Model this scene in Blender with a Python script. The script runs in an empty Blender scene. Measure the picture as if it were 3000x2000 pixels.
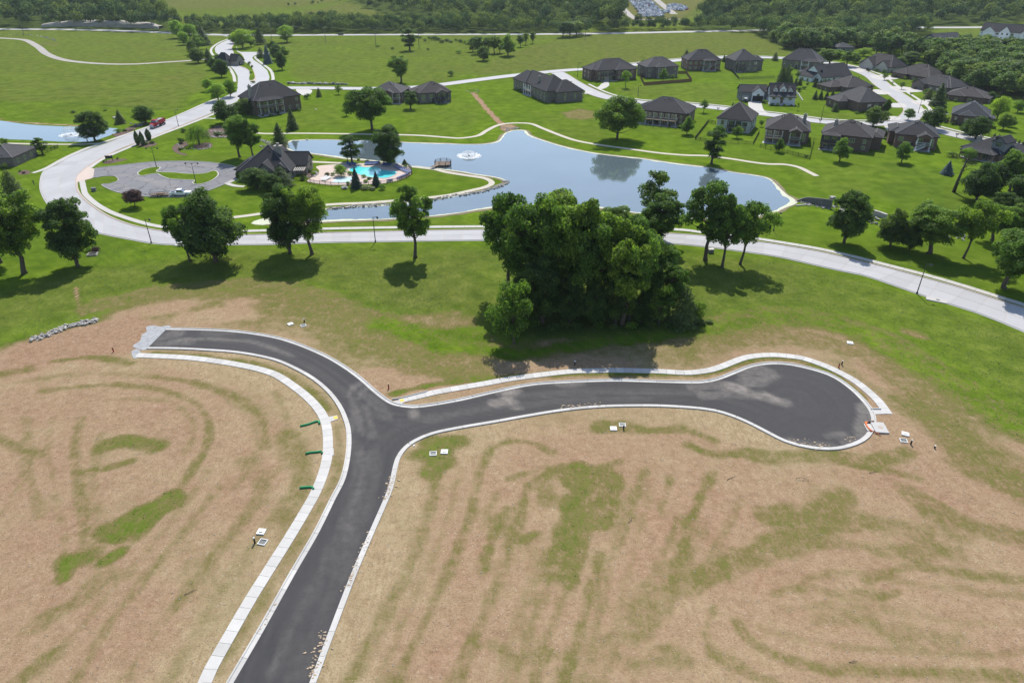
import bpy, bmesh, math, random
import numpy as np
from mathutils import Vector, Matrix
from mathutils.geometry import delaunay_2d_cdt
R_ = math.radians
S = bpy.context.scene
COL = S.collection
rng = np.random.default_rng(7)
random.seed(7)

# ------------------------------------------------------------------ camera, world, sun, exposure
CAMH, PITCH, FPX = 65.0, R_(30.0), 2000.0
SP, CP = math.sin(PITCH), math.cos(PITCH)
cam = bpy.data.cameras.new("camera"); cam.lens = 24.0; cam.sensor_width = 36.0
cam.clip_start = 0.5; cam.clip_end = 12000.0
cam_o = bpy.data.objects.new("camera", cam); COL.objects.link(cam_o)
cam_o.location = (0, 0, CAMH); cam_o.rotation_euler = (R_(90.0) - PITCH, 0, 0)
S.camera = cam_o

SUN_EL, SUN_AZ = R_(50.0), R_(5.0)       # azimuth measured from +Y towards +X
W = bpy.data.worlds.new("World"); S.world = W; W.use_nodes = True
wn = W.node_tree; bg = wn.nodes["Background"]
sky = wn.nodes.new("ShaderNodeTexSky"); sky.sky_type = 'NISHITA'; sky.sun_disc = False
sky.sun_elevation = SUN_EL; sky.sun_rotation = SUN_AZ
sky.air_density = 1.0; sky.dust_density = 0.6; sky.ozone_density = 1.0
wn.links.new(sky.outputs[0], bg.inputs[0]); bg.inputs[1].default_value = 0.15
sun = bpy.data.lights.new("sun", 'SUN'); sun.energy = 4.7; sun.angle = R_(0.55); sun.color = (1.0, 0.955, 0.88)
sun_o = bpy.data.objects.new("sun", sun); COL.objects.link(sun_o)
sd = Vector((math.sin(SUN_AZ) * math.cos(SUN_EL), math.cos(SUN_AZ) * math.cos(SUN_EL), math.sin(SUN_EL)))
sun_o.rotation_euler = sd.to_track_quat('Z', 'Y').to_euler(); sun_o.location = (0, 200, 300)
S.view_settings.view_transform = 'Standard'; S.view_settings.look = 'None'
S.view_settings.exposure = 0.44; S.view_settings.gamma = 1.0; S.view_settings.use_curve_mapping = False
S.render.engine = 'CYCLES'
S.cycles.max_bounces = 6; S.cycles.transparent_max_bounces = 8; S.cycles.volume_bounces = 0
S.cycles.diffuse_bounces = 3; S.cycles.glossy_bounces = 3
S.cycles.use_denoising = True

# ------------------------------------------------------------------ terrain and pixel -> ground
def sstep(a, b, x):
    t = np.clip((np.asarray(x, float) - a) / (b - a), 0, 1); return t * t * (3 - 2 * t)
def hgt(x, y):
    x = np.asarray(x, float); y = np.asarray(y, float)
    near = 1 - sstep(120, 160, y); far = sstep(300, 350, y)
    h = near * (0.5 * np.sin(x / 31 + .6) * np.cos(y / 37 + .2) + 0.35 * np.sin(x / 19 + y / 23))
    h = h + far * (1.1 * np.sin(x / 85 + .7) * np.cos(y / 110 + .3) + .5 * np.sin(x / 52 + y / 61))
    return h + 14.0 * sstep(640, 1200, y)          # the land climbs towards the far woods
def G(x, y): return float(hgt(x, y))
def PA(pts):                     # photo pixels (3000 x 2000) -> points where those rays meet the ground
    p = np.asarray(pts, float).reshape(-1, 2)
    u = (p[:, 0] - 1500) / FPX; v = (p[:, 1] - 1000) / FPX
    dn = SP + v * CP; fw = CP - v * SP
    z = np.zeros(len(p))
    for _ in range(40):
        t = (CAMH - z) / dn; z = hgt(u * t, fw * t)
    t = (CAMH - z) / dn
    return np.stack([u * t, fw * t, z], 1)
def P(px, py): return PA([(px, py)])[0]
def depth(p): return p[1] * CP + (CAMH - p[2]) * SP
def top_h(p, py):                # height above base p of a point that shows at photo row py
    v = (py - 1000) / FPX
    return CAMH - p[1] * (SP + v * CP) / (CP - v * SP) - p[2]
def mpx(p): return depth(p) / FPX    # metres per photo pixel at p

def crom(pts, step=1.5, closed=False):
    p = np.asarray(pts, float)
    n = len(p); out = []
    rngi = range(n) if closed else range(n - 1)
    for i in rngi:
        if closed: a, b, c, d = p[(i - 1) % n], p[i], p[(i + 1) % n], p[(i + 2) % n]
        else: a, b, c, d = p[max(i - 1, 0)], p[i], p[i + 1], p[min(i + 2, n - 1)]
        k = max(2, int(np.linalg.norm(c - b) / step))
        t = np.linspace(0, 1, k, endpoint=False)[:, None]
        out.append(.5 * ((2 * b) + (-a + c) * t + (2 * a - 5 * b + 4 * c - d) * t ** 2 + (-a + 3 * b - 3 * c + d) * t ** 3))
    out = np.concatenate(out)
    if not closed: out = np.concatenate([out, p[-1:]])
    return out
def resample(p, step=None, n=None):
    d = np.r_[0, np.cumsum(np.linalg.norm(np.diff(p, axis=0), axis=1))]
    if n is None: n = max(2, int(round(d[-1] / step)) + 1)
    t = np.linspace(0, d[-1], n)
    return np.stack([np.interp(t, d, p[:, k]) for k in range(p.shape[1])], 1)
def gpath(px, step=1.5): return crom(PA(px)[:, :2], step)
def normals2(p, closed=False):
    if closed: t = np.roll(p, -1, 0) - np.roll(p, 1, 0)
    else: t = np.gradient(p, axis=0)
    t = t / np.maximum(np.linalg.norm(t, axis=1, keepdims=True), 1e-9)
    return np.stack([-t[:, 1], t[:, 0]], 1)

# ------------------------------------------------------------------ object helpers
def tag(o, label=None, cat=None, group=None, kind=None):
    if label: o["label"] = label
    if cat: o["category"] = cat
    if group: o["group"] = group
    if kind: o["kind"] = kind
    return o
def mesh(name, v, f, mats=None, smooth=False, midx=None):
    me = bpy.data.meshes.new(name)
    me.from_pydata([tuple(map(float, q)) for q in v], [], [tuple(map(int, q)) for q in f])
    for m in (mats if isinstance(mats, (list, tuple)) else [mats] if mats else []): me.materials.append(m)
    if midx is not None: me.polygons.foreach_set("material_index", np.asarray(midx, np.int32))
    if smooth: me.polygons.foreach_set("use_smooth", np.ones(len(me.polygons), bool))
    me.update(); return me
def obj(name, me, parent=None, loc=None, rot=None, scale=None):
    o = bpy.data.objects.new(name, me); COL.objects.link(o)
    if parent is not None: o.parent = parent
    if loc is not None: o.location = loc
    if rot is not None: o.rotation_euler = rot if hasattr(rot, '__len__') else (0, 0, rot)
    if scale is not None: o.scale = scale
    return o
def thing(name, label, cat, loc=(0, 0, 0), rz=0.0, group=None):
    o = obj(name, None, None, loc, rz); o.empty_display_size = .2
    return tag(o, label, cat, group)
def quads_mesh(name, v, mats, attrs=None):     # v: (N,4,3) separate quads, fast
    n = len(v); me = bpy.data.meshes.new(name)
    me.vertices.add(n * 4); me.vertices.foreach_set("co", np.ascontiguousarray(v, np.float32).ravel())
    me.loops.add(n * 4); me.loops.foreach_set("vertex_index", np.arange(n * 4, dtype=np.int32))
    me.polygons.add(n); me.polygons.foreach_set("loop_start", np.arange(0, n * 4, 4, dtype=np.int32))
    me.polygons.foreach_set("loop_total", np.full(n, 4, np.int32))
    for m in (mats if isinstance(mats, (list, tuple)) else [mats]): me.materials.append(m)
    if attrs:
        for k, a in attrs.items():
            at = me.attributes.new(k, 'FLOAT', 'FACE'); at.data.foreach_set("value", np.asarray(a, np.float32))
    me.update(calc_edges=True); return me
class MB:                                       # collects boxes, tubes, prisms into one mesh
    def __init__(s): s.v = []; s.f = []; s.m = []
    def add(s, v, f, m=0):
        o = len(s.v); s.v += [tuple(map(float, q)) for q in v]; s.f += [tuple(int(i) + o for i in q) for q in f]; s.m += [m] * len(f); return s
    def box(s, x0, x1, y0, y1, z0, z1, m=0, rz=0.0, c=None):
        v = [(x0, y0, z0), (x1, y0, z0), (x1, y1, z0), (x0, y1, z0), (x0, y0, z1), (x1, y0, z1), (x1, y1, z1), (x0, y1, z1)]
        if rz:
            cx, cy = c or ((x0 + x1) / 2, (y0 + y1) / 2); a, b = math.cos(rz), math.sin(rz)
            v = [(cx + (x - cx) * a - (y - cy) * b, cy + (x - cx) * b + (y - cy) * a, z) for x, y, z in v]
        return s.add(v, [(0, 3, 2, 1), (4, 5, 6, 7), (0, 1, 5, 4), (1, 2, 6, 5), (2, 3, 7, 6), (3, 0, 4, 7)], m)
    def tube(s, pts, rad, n=6, m=0, cap=True):
        pts = np.asarray(pts, float); rad = np.broadcast_to(np.asarray(rad, float), (len(pts),))
        t = np.gradient(pts, axis=0); v = []
        for i in range(len(pts)):
            d = Vector(t[i]).normalized(); a = d.orthogonal().normalized() if abs(d.z) < .95 else Vector((1, 0, 0)).cross(d).normalized()
            if i and abs(d.z) >= .95: pass
            b = d.cross(a)
            for k in range(n):
                an = 2 * math.pi * k / n
                v.append(tuple(Vector(pts[i]) + (a * math.cos(an) + b * math.sin(an)) * rad[i]))
        f = [(i * n + k, i * n + (k + 1) % n, (i + 1) * n + (k + 1) % n, (i + 1) * n + k) for i in range(len(pts) - 1) for k in range(n)]
        if cap: f += [tuple(range(n))[::-1], tuple((len(pts) - 1) * n + k for k in range(n))]
        return s.add(v, f, m)
    def bar(s, a, b, w, m=0):
        return s.tube([a, b], w / 2 * 1.25, 4, m)
    def prism(s, prof, x0, x1, axis='x', m=0):   # profile polygon extruded along an axis; profile in the other two axes
        n = len(prof); v = []
        for e in (x0, x1):
            for a, b in prof: v.append((e, a, b) if axis == 'x' else (a, e, b) if axis == 'y' else (a, b, e))
        return s.add(v, [tuple(range(n))[::-1], tuple(range(n, 2 * n))] + [(i, (i + 1) % n, n + (i + 1) % n, n + i) for i in range(n)], m)
    def me(s, name, mats, smooth=False): return mesh(name, s.v, s.f, mats, smooth, s.m if isinstance(mats, (list, tuple)) else None)
    def build(s, name, mats, parent=None, loc=None, rot=None, smooth=False): return obj(name, s.me(name, mats, smooth), parent, loc, rot)

def copy_tree(o, parent=None):
    c = o.copy(); COL.objects.link(c); c.parent = parent
    for ch in [k for k in bpy.data.objects if k.parent is o] if False else list(o.children): copy_tree(ch, c)
    return c

# ------------------------------------------------------------------ materials
def lin(r, g, b):
    f = lambda c: (c / 255 / 12.92) if c / 255 <= .04045 else ((c / 255 + .055) / 1.055) ** 2.4
    return (f(r), f(g), f(b), 1)
class NT:
    def __init__(s, name):
        s.m = bpy.data.materials.new(name); s.m.use_nodes = True; s.t = s.m.node_tree
        s.b = s.t.nodes["Principled BSDF"]; s.out = s.t.nodes["Material Output"]
        s.b.inputs["Specular IOR Level"].default_value = .25
    def n(s, k, **kw):
        o = s.t.nodes.new(k)
        for a, b in kw.items(): setattr(o, a, b)
        return o
    def l(s, a, b): s.t.links.new(a, b); return s
    def pos(s): return s.n("ShaderNodeNewGeometry").outputs["Position"]
    def noise(s, scale, detail=3, rough=.55, vec=None, dist=0.0):
        o = s.n("ShaderNodeTexNoise"); o.inputs["Scale"].default_value = scale; o.inputs["Detail"].default_value = detail
        o.inputs["Roughness"].default_value = rough; o.inputs["Distortion"].default_value = dist
        s.l(vec if vec is not None else s.pos(), o.inputs["Vector"]); return o.outputs["Fac"]
    def ramp(s, fac, stops, interp='LINEAR'):
        o = s.n("ShaderNodeValToRGB"); o.color_ramp.interpolation = interp; e = o.color_ramp.elements
        while len(e) < len(stops): e.new(.5)
        for el, (p, c) in zip(e, stops): el.position = p; el.color = c if hasattr(c, '__len__') else (c, c, c, 1)
        s.l(fac, o.inputs[0]); return o.outputs[0]
    def mix(s, fac, a, b, mode='MIX'):
        o = s.n("ShaderNodeMix", data_type='RGBA', blend_type=mode)
        for i, q in ((0, fac), (6, a), (7, b)):
            if hasattr(q, 'is_linked'): s.l(q, o.inputs[i])
            else: o.inputs[i].default_value = q if not (i and not hasattr(q, '__len__')) else (q, q, q, 1)
        return o.outputs[2]
    def math(s, op, a, b=0.0, clamp=False):
        o = s.n("ShaderNodeMath", operation=op, use_clamp=clamp)
        for i, q in ((0, a), (1, b)):
            if hasattr(q, 'is_linked'): s.l(q, o.inputs[i])
            else: o.inputs[i].default_value = q
        return o.outputs[0]
    def attr(s, name): o = s.n("ShaderNodeAttribute", attribute_name=name); return o.outputs["Fac"]
    def rnd(s): return s.n("ShaderNodeObjectInfo").outputs["Random"]
    def island(s): return s.n("ShaderNodeNewGeometry").outputs["Random Per Island"]
    def bump(s, h, strength=.3, dist=.1):
        o = s.n("ShaderNodeBump"); o.inputs["Strength"].default_value = strength; o.inputs["Distance"].default_value = dist
        s.l(h, o.inputs["Height"]); s.l(o.outputs[0], s.b.inputs["Normal"]); return o
    def base(s, c, rough=.85):
        if hasattr(c, 'is_linked'): s.l(c, s.b.inputs["Base Color"])
        else: s.b.inputs["Base Color"].default_value = c
        s.b.inputs["Roughness"].default_value = rough; return s.m
def scl(c, k): return (min(c[0] * k, 1), min(c[1] * k, 1), min(c[2] * k, 1), 1)
def pmat(name, c, var=.15, scale=1.2, rough=.85, fine=8.0, bump=0.0, perobj=0.0):
    """base colour with two sizes of mottling, optional relief"""
    t = NT(name); c = tuple(c)[:3] + (1,)
    n1 = t.noise(scale, 3); col = t.ramp(n1, [(.3, scl(c, 1 - var)), (.7, scl(c, 1 + var))])
    n2 = t.noise(fine, 2); col = t.mix(.5, col, t.ramp(n2, [(.25, scl(c, 1 - var)), (.75, scl(c, 1 + var))]))
    if perobj:
        k = t.ramp(t.rnd(), [(0, 1 - perobj), (1, 1 + perobj * .5)]); col = t.mix(1.0, col, k, 'MULTIPLY')
    if bump: t.bump(n2, bump, .03)
    return t.base(col, rough)
M = {}
M['concrete'] = pmat('concrete', (.40, .39, .365), .07, .35, .85, 5.0, 0, .12)
M['concrete_new'] = pmat('concrete_new', (.455, .44, .415), .09, .5, .85, 3.0, 0, .12)
M['path'] = pmat('path', (.42, .38, .31), .10, .5, .9, 6.0)
M['street'] = pmat('street', (.35, .345, .345), .07, .15, .85, 3.0, 0, .08)
M['drive'] = pmat('drive', (.40, .38, .35), .06, .3, .85, 4.0)
M['pink'] = pmat('pink', (.46, .37, .315), .08, .5, .85, 6.0)
M['gravel'] = pmat('gravel', (.30, .275, .245), .25, .6, .95, 9.0)
M['greygravel'] = pmat('greygravel', (.29, .295, .30), .35, 1.2, .95, 7.0, .4)
M['mulch'] = pmat('mulch', (.10, .065, .05), .3, 1.0, .95, 8.0)
M['kerb_old'] = pmat('kerb_old', (.38, .31, .26), .12, .5, .85, 4.0)
M['white'] = pmat('white', (.64, .64, .62), .04, .6, .6)
M['black'] = pmat('black', (.02, .021, .022), .2, 1.0, .5)
M['metal'] = pmat('metal', (.13, .135, .13), .15, 2.0, .5)
M['dark_metal'] = pmat('dark_metal', (.04, .045, .045), .15, 2.0, .5)
M['wood'] = pmat('wood', (.20, .125, .075), .25, 1.5, .8)
M['deckwood'] = pmat('deckwood', (.17, .12, .085), .2, 1.2, .8)
M['cedar_fence'] = pmat('cedar_fence', (.19, .10, .055), .2, 1.5, .85)
M['pole_wood'] = pmat('pole_wood', (.17, .145, .12), .2, 1.5, .9)
M['bark'] = pmat('bark', (.085, .068, .052), .35, 2.5, .95, 9.0, .6)
M['stone'] = pmat('stone', (.33, .31, .28), .3, 1.3, .9, 5.0, .4, .3)
M['pale_stone'] = pmat('pale_stone', (.37, .345, .31), .2, 1.3, .9, 5.0, .4, .25)
M['rubber'] = pmat('rubber', (.018, .018, .018), .2, 2.0, .8)
M['chrome'] = pmat('chrome', (.45, .45, .46), .1, 2.0, .3)
M['glass'] = NT('glass').base((.05, .062, .07, 1), .08); M['glass'].node_tree.nodes["Principled BSDF"].inputs["Specular IOR Level"].default_value = 1.0; M['glass'].node_tree.nodes["Principled BSDF"].inputs["IOR"].default_value = 1.9
M['frame'] = pmat('frame', (.40, .37, .33), .06, 1.0, .6)
M['red'] = pmat('red', (.33, .018, .022), .12, 1.2, .35)
M['orange'] = pmat('orange', (.62, .16, .05), .15, 1.5, .6)
M['green_sock'] = pmat('green_sock', (.02, .22, .085), .25, 2.5, .8)
M['yellow'] = pmat('yellow', (.66, .45, .08), .1, 3.0, .8)
M['blue_cloth'] = pmat('blue_cloth', (.05, .09, .24), .15, 2.0, .8)
M['foam'] = NT('foam').base((.80, .83, .84, 1), .5)
# ------------------------------------------------------------------ layout traced from the photograph (3000 x 2000 pixels)
NEW_RIGHT = [(490,962),(600,964),(700,970),(800,985),(870,1005),(950,1038),(1010,1072),(1060,1108),(1100,1143),(1125,1163),(1145,1176),(1168,1184),(1210,1189),(1260,1184),(1350,1168),(1450,1145),(1550,1125),(1650,1117),(1800,1112),(1950,1116),(2050,1117),(2100,1108),(2150,1089),(2200,1070),(2260,1062),(2320,1066),(2400,1085),(2450,1105),(2500,1140),(2540,1180),(2560,1210),(2565,1240),(2555,1268),(2530,1293),(2480,1312),(2430,1318),(2370,1313),(2300,1295),(2230,1260),(2180,1235),(2120,1212),(2060,1200),(1950,1192),(1850,1191),(1750,1194),(1650,1204),(1550,1220),(1450,1238),(1350,1255),(1270,1272),(1220,1293),(1190,1315),(1170,1345),(1160,1385),(1150,1430),(1130,1480),(1095,1560),(1040,1690),(972,1870),(924,2000),(890,2085)]
NEW_LEFT = [(430,1022),(520,1023),(600,1027),(700,1035),(800,1055),(870,1085),(920,1115),(960,1150),(990,1190),(1008,1230),(1017,1270),(1015,1330),(1000,1400),(970,1460),(920,1560),(850,1680),(760,1840),(666,2000),(618,2085)]
WALK_L = [(400,1041),(480,1044),(560,1049),(640,1059),(700,1069),(760,1082),(812,1100),(872,1140),(913,1175),(941,1209),(954,1238),(960,1272),(960,1330),(947,1387),(924,1444),(895,1496),(850,1571),(792,1663),(735,1754),(672,1863),(620,1955),(600,2000),(555,2085)]
WALK_R = [(1170,1174),(1221,1162),(1272,1150),(1298,1145),(1361,1134),(1425,1123),(1489,1111),(1553,1102),(1617,1094),(1680,1088),(1744,1086),(1808,1085),(1872,1086),(1935,1088),(2000,1092),(2043,1090),(2085,1083),(2119,1072),(2149,1060),(2183,1048),(2221,1042),(2264,1040),(2306,1043),(2349,1049),(2391,1062),(2434,1079),(2476,1100),(2514,1123),(2548,1151),(2574,1176),(2595,1204),(2601,1213)]
MAIN = [((3100,1014),(3100,936)),((3000,971),(3000,903)),((2880,922),(2914,876)),((2761,884),(2812,843)),((2686,859),(2710,815)),((2540,809),(2608,787)),((2472,795),(2506,762)),((2370,772),(2404,738)),((2285,753),(2305,721)),((2200,740),(2200,706)),((2000,716),(2010,687)),((1800,708),(1800,677)),((1600,705),(1600,674)),((1412,704),(1412,673)),((1098,708),(1098,679)),((930,711),(930,683)),((800,716),(800,687)),((689,717),(680,688)),((520,717),(504,680)),((444,712),(415,667)),((383,701),(367,654)),((325,690),(319,635)),((272,677),(281,612)),((200,645),(249,587)),((155,612),(230,565)),((128,574),(223,542)),((120,540),(228,514)),((131,501),(255,490)),((166,485),(274,477)),((207,459),(306,459)),((255,440),(351,437)),((319,418),(402,418)),((380,393),(446,402)),((443,371),(510,376)),((510,345),(574,351)),((606,304),(638,324))]
BOULEV = [(606,304),(650,287),(694,268),(697,239),(696,223),(686,206),(675,195),(664,188),(656,176),(645,163),(632,155),(629,144),(633,136),(648,126),(667,118),(675,113),(668,108),(650,106),(706,106),(690,118),(692,133),(696,150),(706,153),(759,153),(790,154),(790,160),(759,160),(745,164),(739,169),(743,176),(764,190),(783,207),(790,227),(784,246),(753,267),(742,274),(686,302),(638,324)]
MEDIAN = [(740,242),(732,238),(735,215),(724,204),(710,198),(689,190),(686,176),(683,152),(678,141),(682,132),(690,131),(694,150),(704,156),(714,168),(718,182),(732,192),(743,207),(750,228),(748,238)]
ST_A = [(772,260),(850,258),(950,258.5),(1060,260),(1177,258),(1240,254),(1305,247),(1388,236),(1500,222),(1608,211),(1679,205),(1739,202),(1851,191),(1991,177),(2115,169),(2233,169),(2330,174),(2420,184),(2490,198)]
ST_B = [(1625,209),(1648,222),(1679,242),(1723,265),(1774,284),(1850,298),(1930,304),(2010,308),(2122,319),(2217,332),(2300,342),(2358,350),(2403,356),(2480,362),(2560,363),(2630,362),(2690,368),(2747,382),(2824,401),(2900,416),(2964,428),(3060,450)]
ST_C = [(2470,190),(2505,204),(2553,223),(2585,249),(2617,271),(2649,293),(2671,313),(2677,328),(2664,345),(2640,360)]
HWY = [(-300,88),(0,86),(250,88),(462,95),(560,100),(670,103),(779,104),(941,103),(1177,102),(1483,101),(1659,100),(1850,97),(2100,92),(2400,86),(2640,82),(2830,81),(2960,79),(3300,75)]
TRACK = [(-40,110),(0,112),(50,115),(80,120),(112,138),(137,158),(179,174),(239,183),(319,188),(399,188),(478,183),(570,177),(640,170)]
POND = [(841,434),(845,415),(880,411),(937,410),(1017,412),(1065,412),(1112,415),(1192,418),(1288,421),(1400,424),(1457,415),(1480,392),(1505,383),(1537,383),(1552,397),(1591,412),(1655,431),(1719,445),(1783,455),(1862,463),(1926,472),(2006,483),(2070,491),(2150,506),(2210,514),(2250,523),(2269,538),(2291,560),(2307,574),(2326,587),(2305,605),(2268,622),(2220,634),(2150,640),(2000,640),(1900,628),(1828,619),(1733,607),(1600,600),(1500,604),(1412,613),(1336,625),(1259,634),(1137,642),(1068,645),(968,649),(870,654),(800,657),(760,652),(790,640),(860,624),(920,616),(969,611),(1033,606),(1128,600),(1256,587),(1320,575),(1400,563),(1445,551),(1480,537),(1482,531),(1464,523),(1432,517),(1400,513),(1352,504),(1304,498),(1275,493),(1192,485),(1150,478),(1112,474),(1065,469),(1017,466),(953,456),(889,447),(857,442)]
POND_L = [(-60,350),(0,354),(80,365),(160,370),(249,373),(351,378),(338,391),(300,405),(265,415),(190,416),(95,411),(0,408),(-60,404)]
PATH_N = [(733,380),(746,388),(778,392),(873,391),(969,392),(1096,394),(1224,397),(1320,404),(1352,405),(1400,398),(1426,383),(1457,368),(1489,362),(1528,361),(1559,364),(1591,377),(1639,396),(1687,412),(1751,424),(1846,437),(1926,448),(2006,455),(2070,457),(2150,467),(2200,475),(2250,481),(2298,482),(2339,490),(2371,505),(2393,516)]
PATH_I = [(905,474),(969,477),(1060,481),(1150,484),(1202,488),(1272,496),(1304,504),(1352,512),(1400,519),(1425,524),(1440,533),(1437,542),(1416,550),(1400,554),(1320,571),(1249,580),(1160,588),(1065,595),(962,600),(860,614),(778,624),(740,630),(660,640)]
WALK_MS = [(240,528),(246,555),(252,571),(281,597),(319,619),(360,635),(415,652),(469,664),(560,674),(650,678),(800,675),(972,670),(1200,666),(1412,664),(1700,664),(1970,672),(2066,682),(2200,697),(2305,713),(2404,730),(2506,753),(2608,779),(2710,805),(2812,834),(2914,866),(3000,893),(3090,922)]
WALK_NE = [(262,492),(287,474),(319,457),(402,422),(462,398),(510,380),(590,349),(638,329),(690,306),(745,278)]
WALK_NW = [(96,507),(134,494),(191,463),(249,437),(319,412),(440,370),(542,330),(609,300),(640,288)]
WALK_BE = [(797,245),(800,228),(793,207),(772,190),(752,174),(748,166)]
WALK_BW = [(688,240),(684,220),(672,200),(660,191)]
WALK_BN = [(625,163),(618,150),(624,138),(645,124),(668,115)]
WALK_PL = [(-40,419),(0,420),(143,423),(236,423),(290,420)]
LOT = [(274,496),(300,491),(351,485),(446,475),(542,473),(622,477),(686,488),(694,504),(688,523),(663,538),(622,555),(580,570),(558,577),(446,577),(383,571),(335,561),(297,542),(319,539),(338,534),(347,528),(342,520),(332,516),(300,517),(271,521)]
APRON = [(221,536),(228,514),(255,490),(277,495),(273,522),(240,531)]
ISLE = [(402,510),(415,499),(446,491),(468,490),(471,494),(462,504),(510,506),(558,510),(596,509),(622,502),(636,503),(641,514),(622,530),(590,541),(568,541),(563,535),(569,530),(530,528),(494,525),(472,517),(456,510),(415,517)]
DECK = [(927,488),(969,483),(1017,482),(1060,479),(1096,477),(1150,479),(1190,486),(1204,498),(1203,512),(1176,526),(1128,537),(1060,541),(969,542),(921,537),(898,531),(915,520),(932,510),(935,500)]
POOL = [(1023,497),(1035,490),(1049,487),(1071,491),(1100,489),(1112,493),(1125,500),(1157,502),(1163,508),(1150,517),(1125,523),(1085,520),(1060,515),(1040,508),(1026,503)]
WADE = [(972,533),(985,525),(1001,521),(1033,519),(1036,530),(1005,536)]
DRIVES = [ # driveways and aprons
 [(868,262),(905,262),(915,268),(905,278),(890,280),(878,276)], [(1170,262),(1212,259),(1214,266),(1178,267)],
 [(1645,232),(1660,232),(1672,242),(1650,244)], [(1676,268),(1700,262),(1740,272),(1715,276),(1678,280)],
 [(1763,246),(1780,240),(1784,252),(1763,262),(1745,259),(1755,254)], [(2193,299),(2226,296),(2236,320),(2250,336),(2205,331)],
 [(2556,265),(2575,263),(2612,275),(2575,277)], [(2598,305),(2640,303),(2655,315),(2600,314)],
 [(2495,193),(2540,203),(2520,212),(2500,208)], [(2550,222),(2605,222),(2632,231),(2575,234)], [(2605,254),(2660,256),(2705,268),(2640,270)],
 [(2672,296),(2730,294),(2770,304),(2690,307)], [(2700,320),(2770,330),(2772,336),(2690,331)], [(2890,117),(2935,114),(2950,125),(3010,146),(3010,152),(2960,142),(2905,128)],
 [(2010,312),(2035,309),(2027,328),(2016,330)], [(2575,348),(2620,341),(2640,350),(2580,356)], [(2590,368),(2604,366),(2608,380),(2600,384)]]
DIRT = [(-80,1012),(0,1006),(90,998),(200,962),(290,935),(350,898),(450,862),(600,832),(720,812),(800,824),(865,833),(953,864),(1000,892),(1060,912),(1120,926),(1221,921),(1336,905),(1397,935),(1430,980),(1480,1010),(1700,995),(1900,985),(2040,970),(2080,935),(2180,905),(2268,905),(2380,905),(2472,920),(2560,945),(2642,980),(2700,1030),(2765,1078),(2850,1126),(2935,1190),(3000,1238),(3150,1300),(3200,2150),(-200,2150)]

# ------------------------------------------------------------------ fields painted on the ground (what grows or lies where)
def seg_dist(X, Y, line):
    d = np.full(X.shape, 1e9)
    for a, b in zip(line[:-1], line[1:]):
        ab = b - a; L2 = max(float(ab @ ab), 1e-9)
        t = np.clip(((X - a[0]) * ab[0] + (Y - a[1]) * ab[1]) / L2, 0, 1)
        d = np.minimum(d, np.hypot(X - a[0] - t * ab[0], Y - a[1] - t * ab[1]))
    return d
def inside(X, Y, poly):
    r = np.zeros(X.shape, bool); n = len(poly); j = n - 1
    for i in range(n):
        xi, yi = poly[i]; xj, yj = poly[j]
        if yi != yj:
            c = ((yi > Y) != (yj > Y)) & (X < (xj - xi) * (Y - yi) / (yj - yi) + xi); r ^= c
        j = i
    return r
def wob(X, Y, s):                # smooth wobble, -1..1
    return (np.sin(X / s + 1.7 * np.sin(Y / (s * 1.3))) + np.sin(Y / (s * .8) + 1.3 * np.sin(X / (s * .9) + 2)) + np.sin((X + Y) / (s * .45) + .5)) / 3
class Field:
    def __init__(s, X, Y, names): s.X, s.Y = X, Y; s.a = {n: np.zeros(X.shape) for n in names}
    def sub(s, pts, m):
        lo = pts.min(0) - m; hi = pts.max(0) + m
        return np.nonzero((s.X > lo[0]) & (s.X < hi[0]) & (s.Y > lo[1]) & (s.Y < hi[1]))[0]
    def put(s, k, idx, w, val):
        s.a[k][idx] = s.a[k][idx] * (1 - w) + val * w
    def area(s, px, soft=2.0, wobble=0.0, ws=6.0, world=None, **vals):
        poly = PA(px)[:, :2] if world is None else world
        i = s.sub(poly, soft + wobble + 1); X, Y = s.X[i], s.Y[i]
        cl = np.concatenate([poly, poly[:1]])
        d = seg_dist(X, Y, cl); d = np.where(inside(X, Y, poly), d, -d) + wobble * wob(X, Y, ws)
        w = sstep(-soft, soft, d)
        for k, v in vals.items(): s.put(k, i, w, v)
    def stroke(s, px, width, soft=1.0, wobble=0.3, amt=1.0, world=None, **vals):
        line = crom(PA(px)[:, :2], 2.0) if world is None else world
        i = s.sub(line, width + soft + wobble + 1); X, Y = s.X[i], s.Y[i]
        d = seg_dist(X, Y, line) + wobble * wob(X, Y, 2.3)
        w = (1 - sstep(width / 2, width / 2 + soft, d)) * amt
        for k, v in vals.items(): s.put(k, i, w, v)
K = 3000 / 2352.0
def k2(l): return [(x * K, y * K) for x, y in l]

def axis_x():
    a = np.r_[np.arange(0, 66, .6), np.arange(66, 112, .9)]; s, x, out = .9, a[-1], []
    while x < 3600: s *= 1.045; x += s; out.append(x)
    h = np.r_[a, out]; return np.r_[-h[:0:-1], h]
def axis_y():
    out = list(np.arange(-90, 30, 5.0)) + list(np.arange(30, 38, 1.0)) + list(np.arange(38, 98, .6)) + list(np.arange(98, 160, .8)) + list(np.arange(160, 330, 1.5)); s, y = 1.5, out[-1]
    while y < 6500: s *= 1.022; y += s; out.append(y)
    return np.array(out)
gx, gy = axis_x(), axis_y()
XX, YY = np.meshgrid(gx, gy); XX = XX.ravel(); YY = YY.ravel()
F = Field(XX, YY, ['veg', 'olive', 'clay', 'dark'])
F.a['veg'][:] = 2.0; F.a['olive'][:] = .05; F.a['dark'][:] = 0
far = sstep(480, 620, YY); F.a['olive'] = np.maximum(F.a['olive'], .55 * far)
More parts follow.
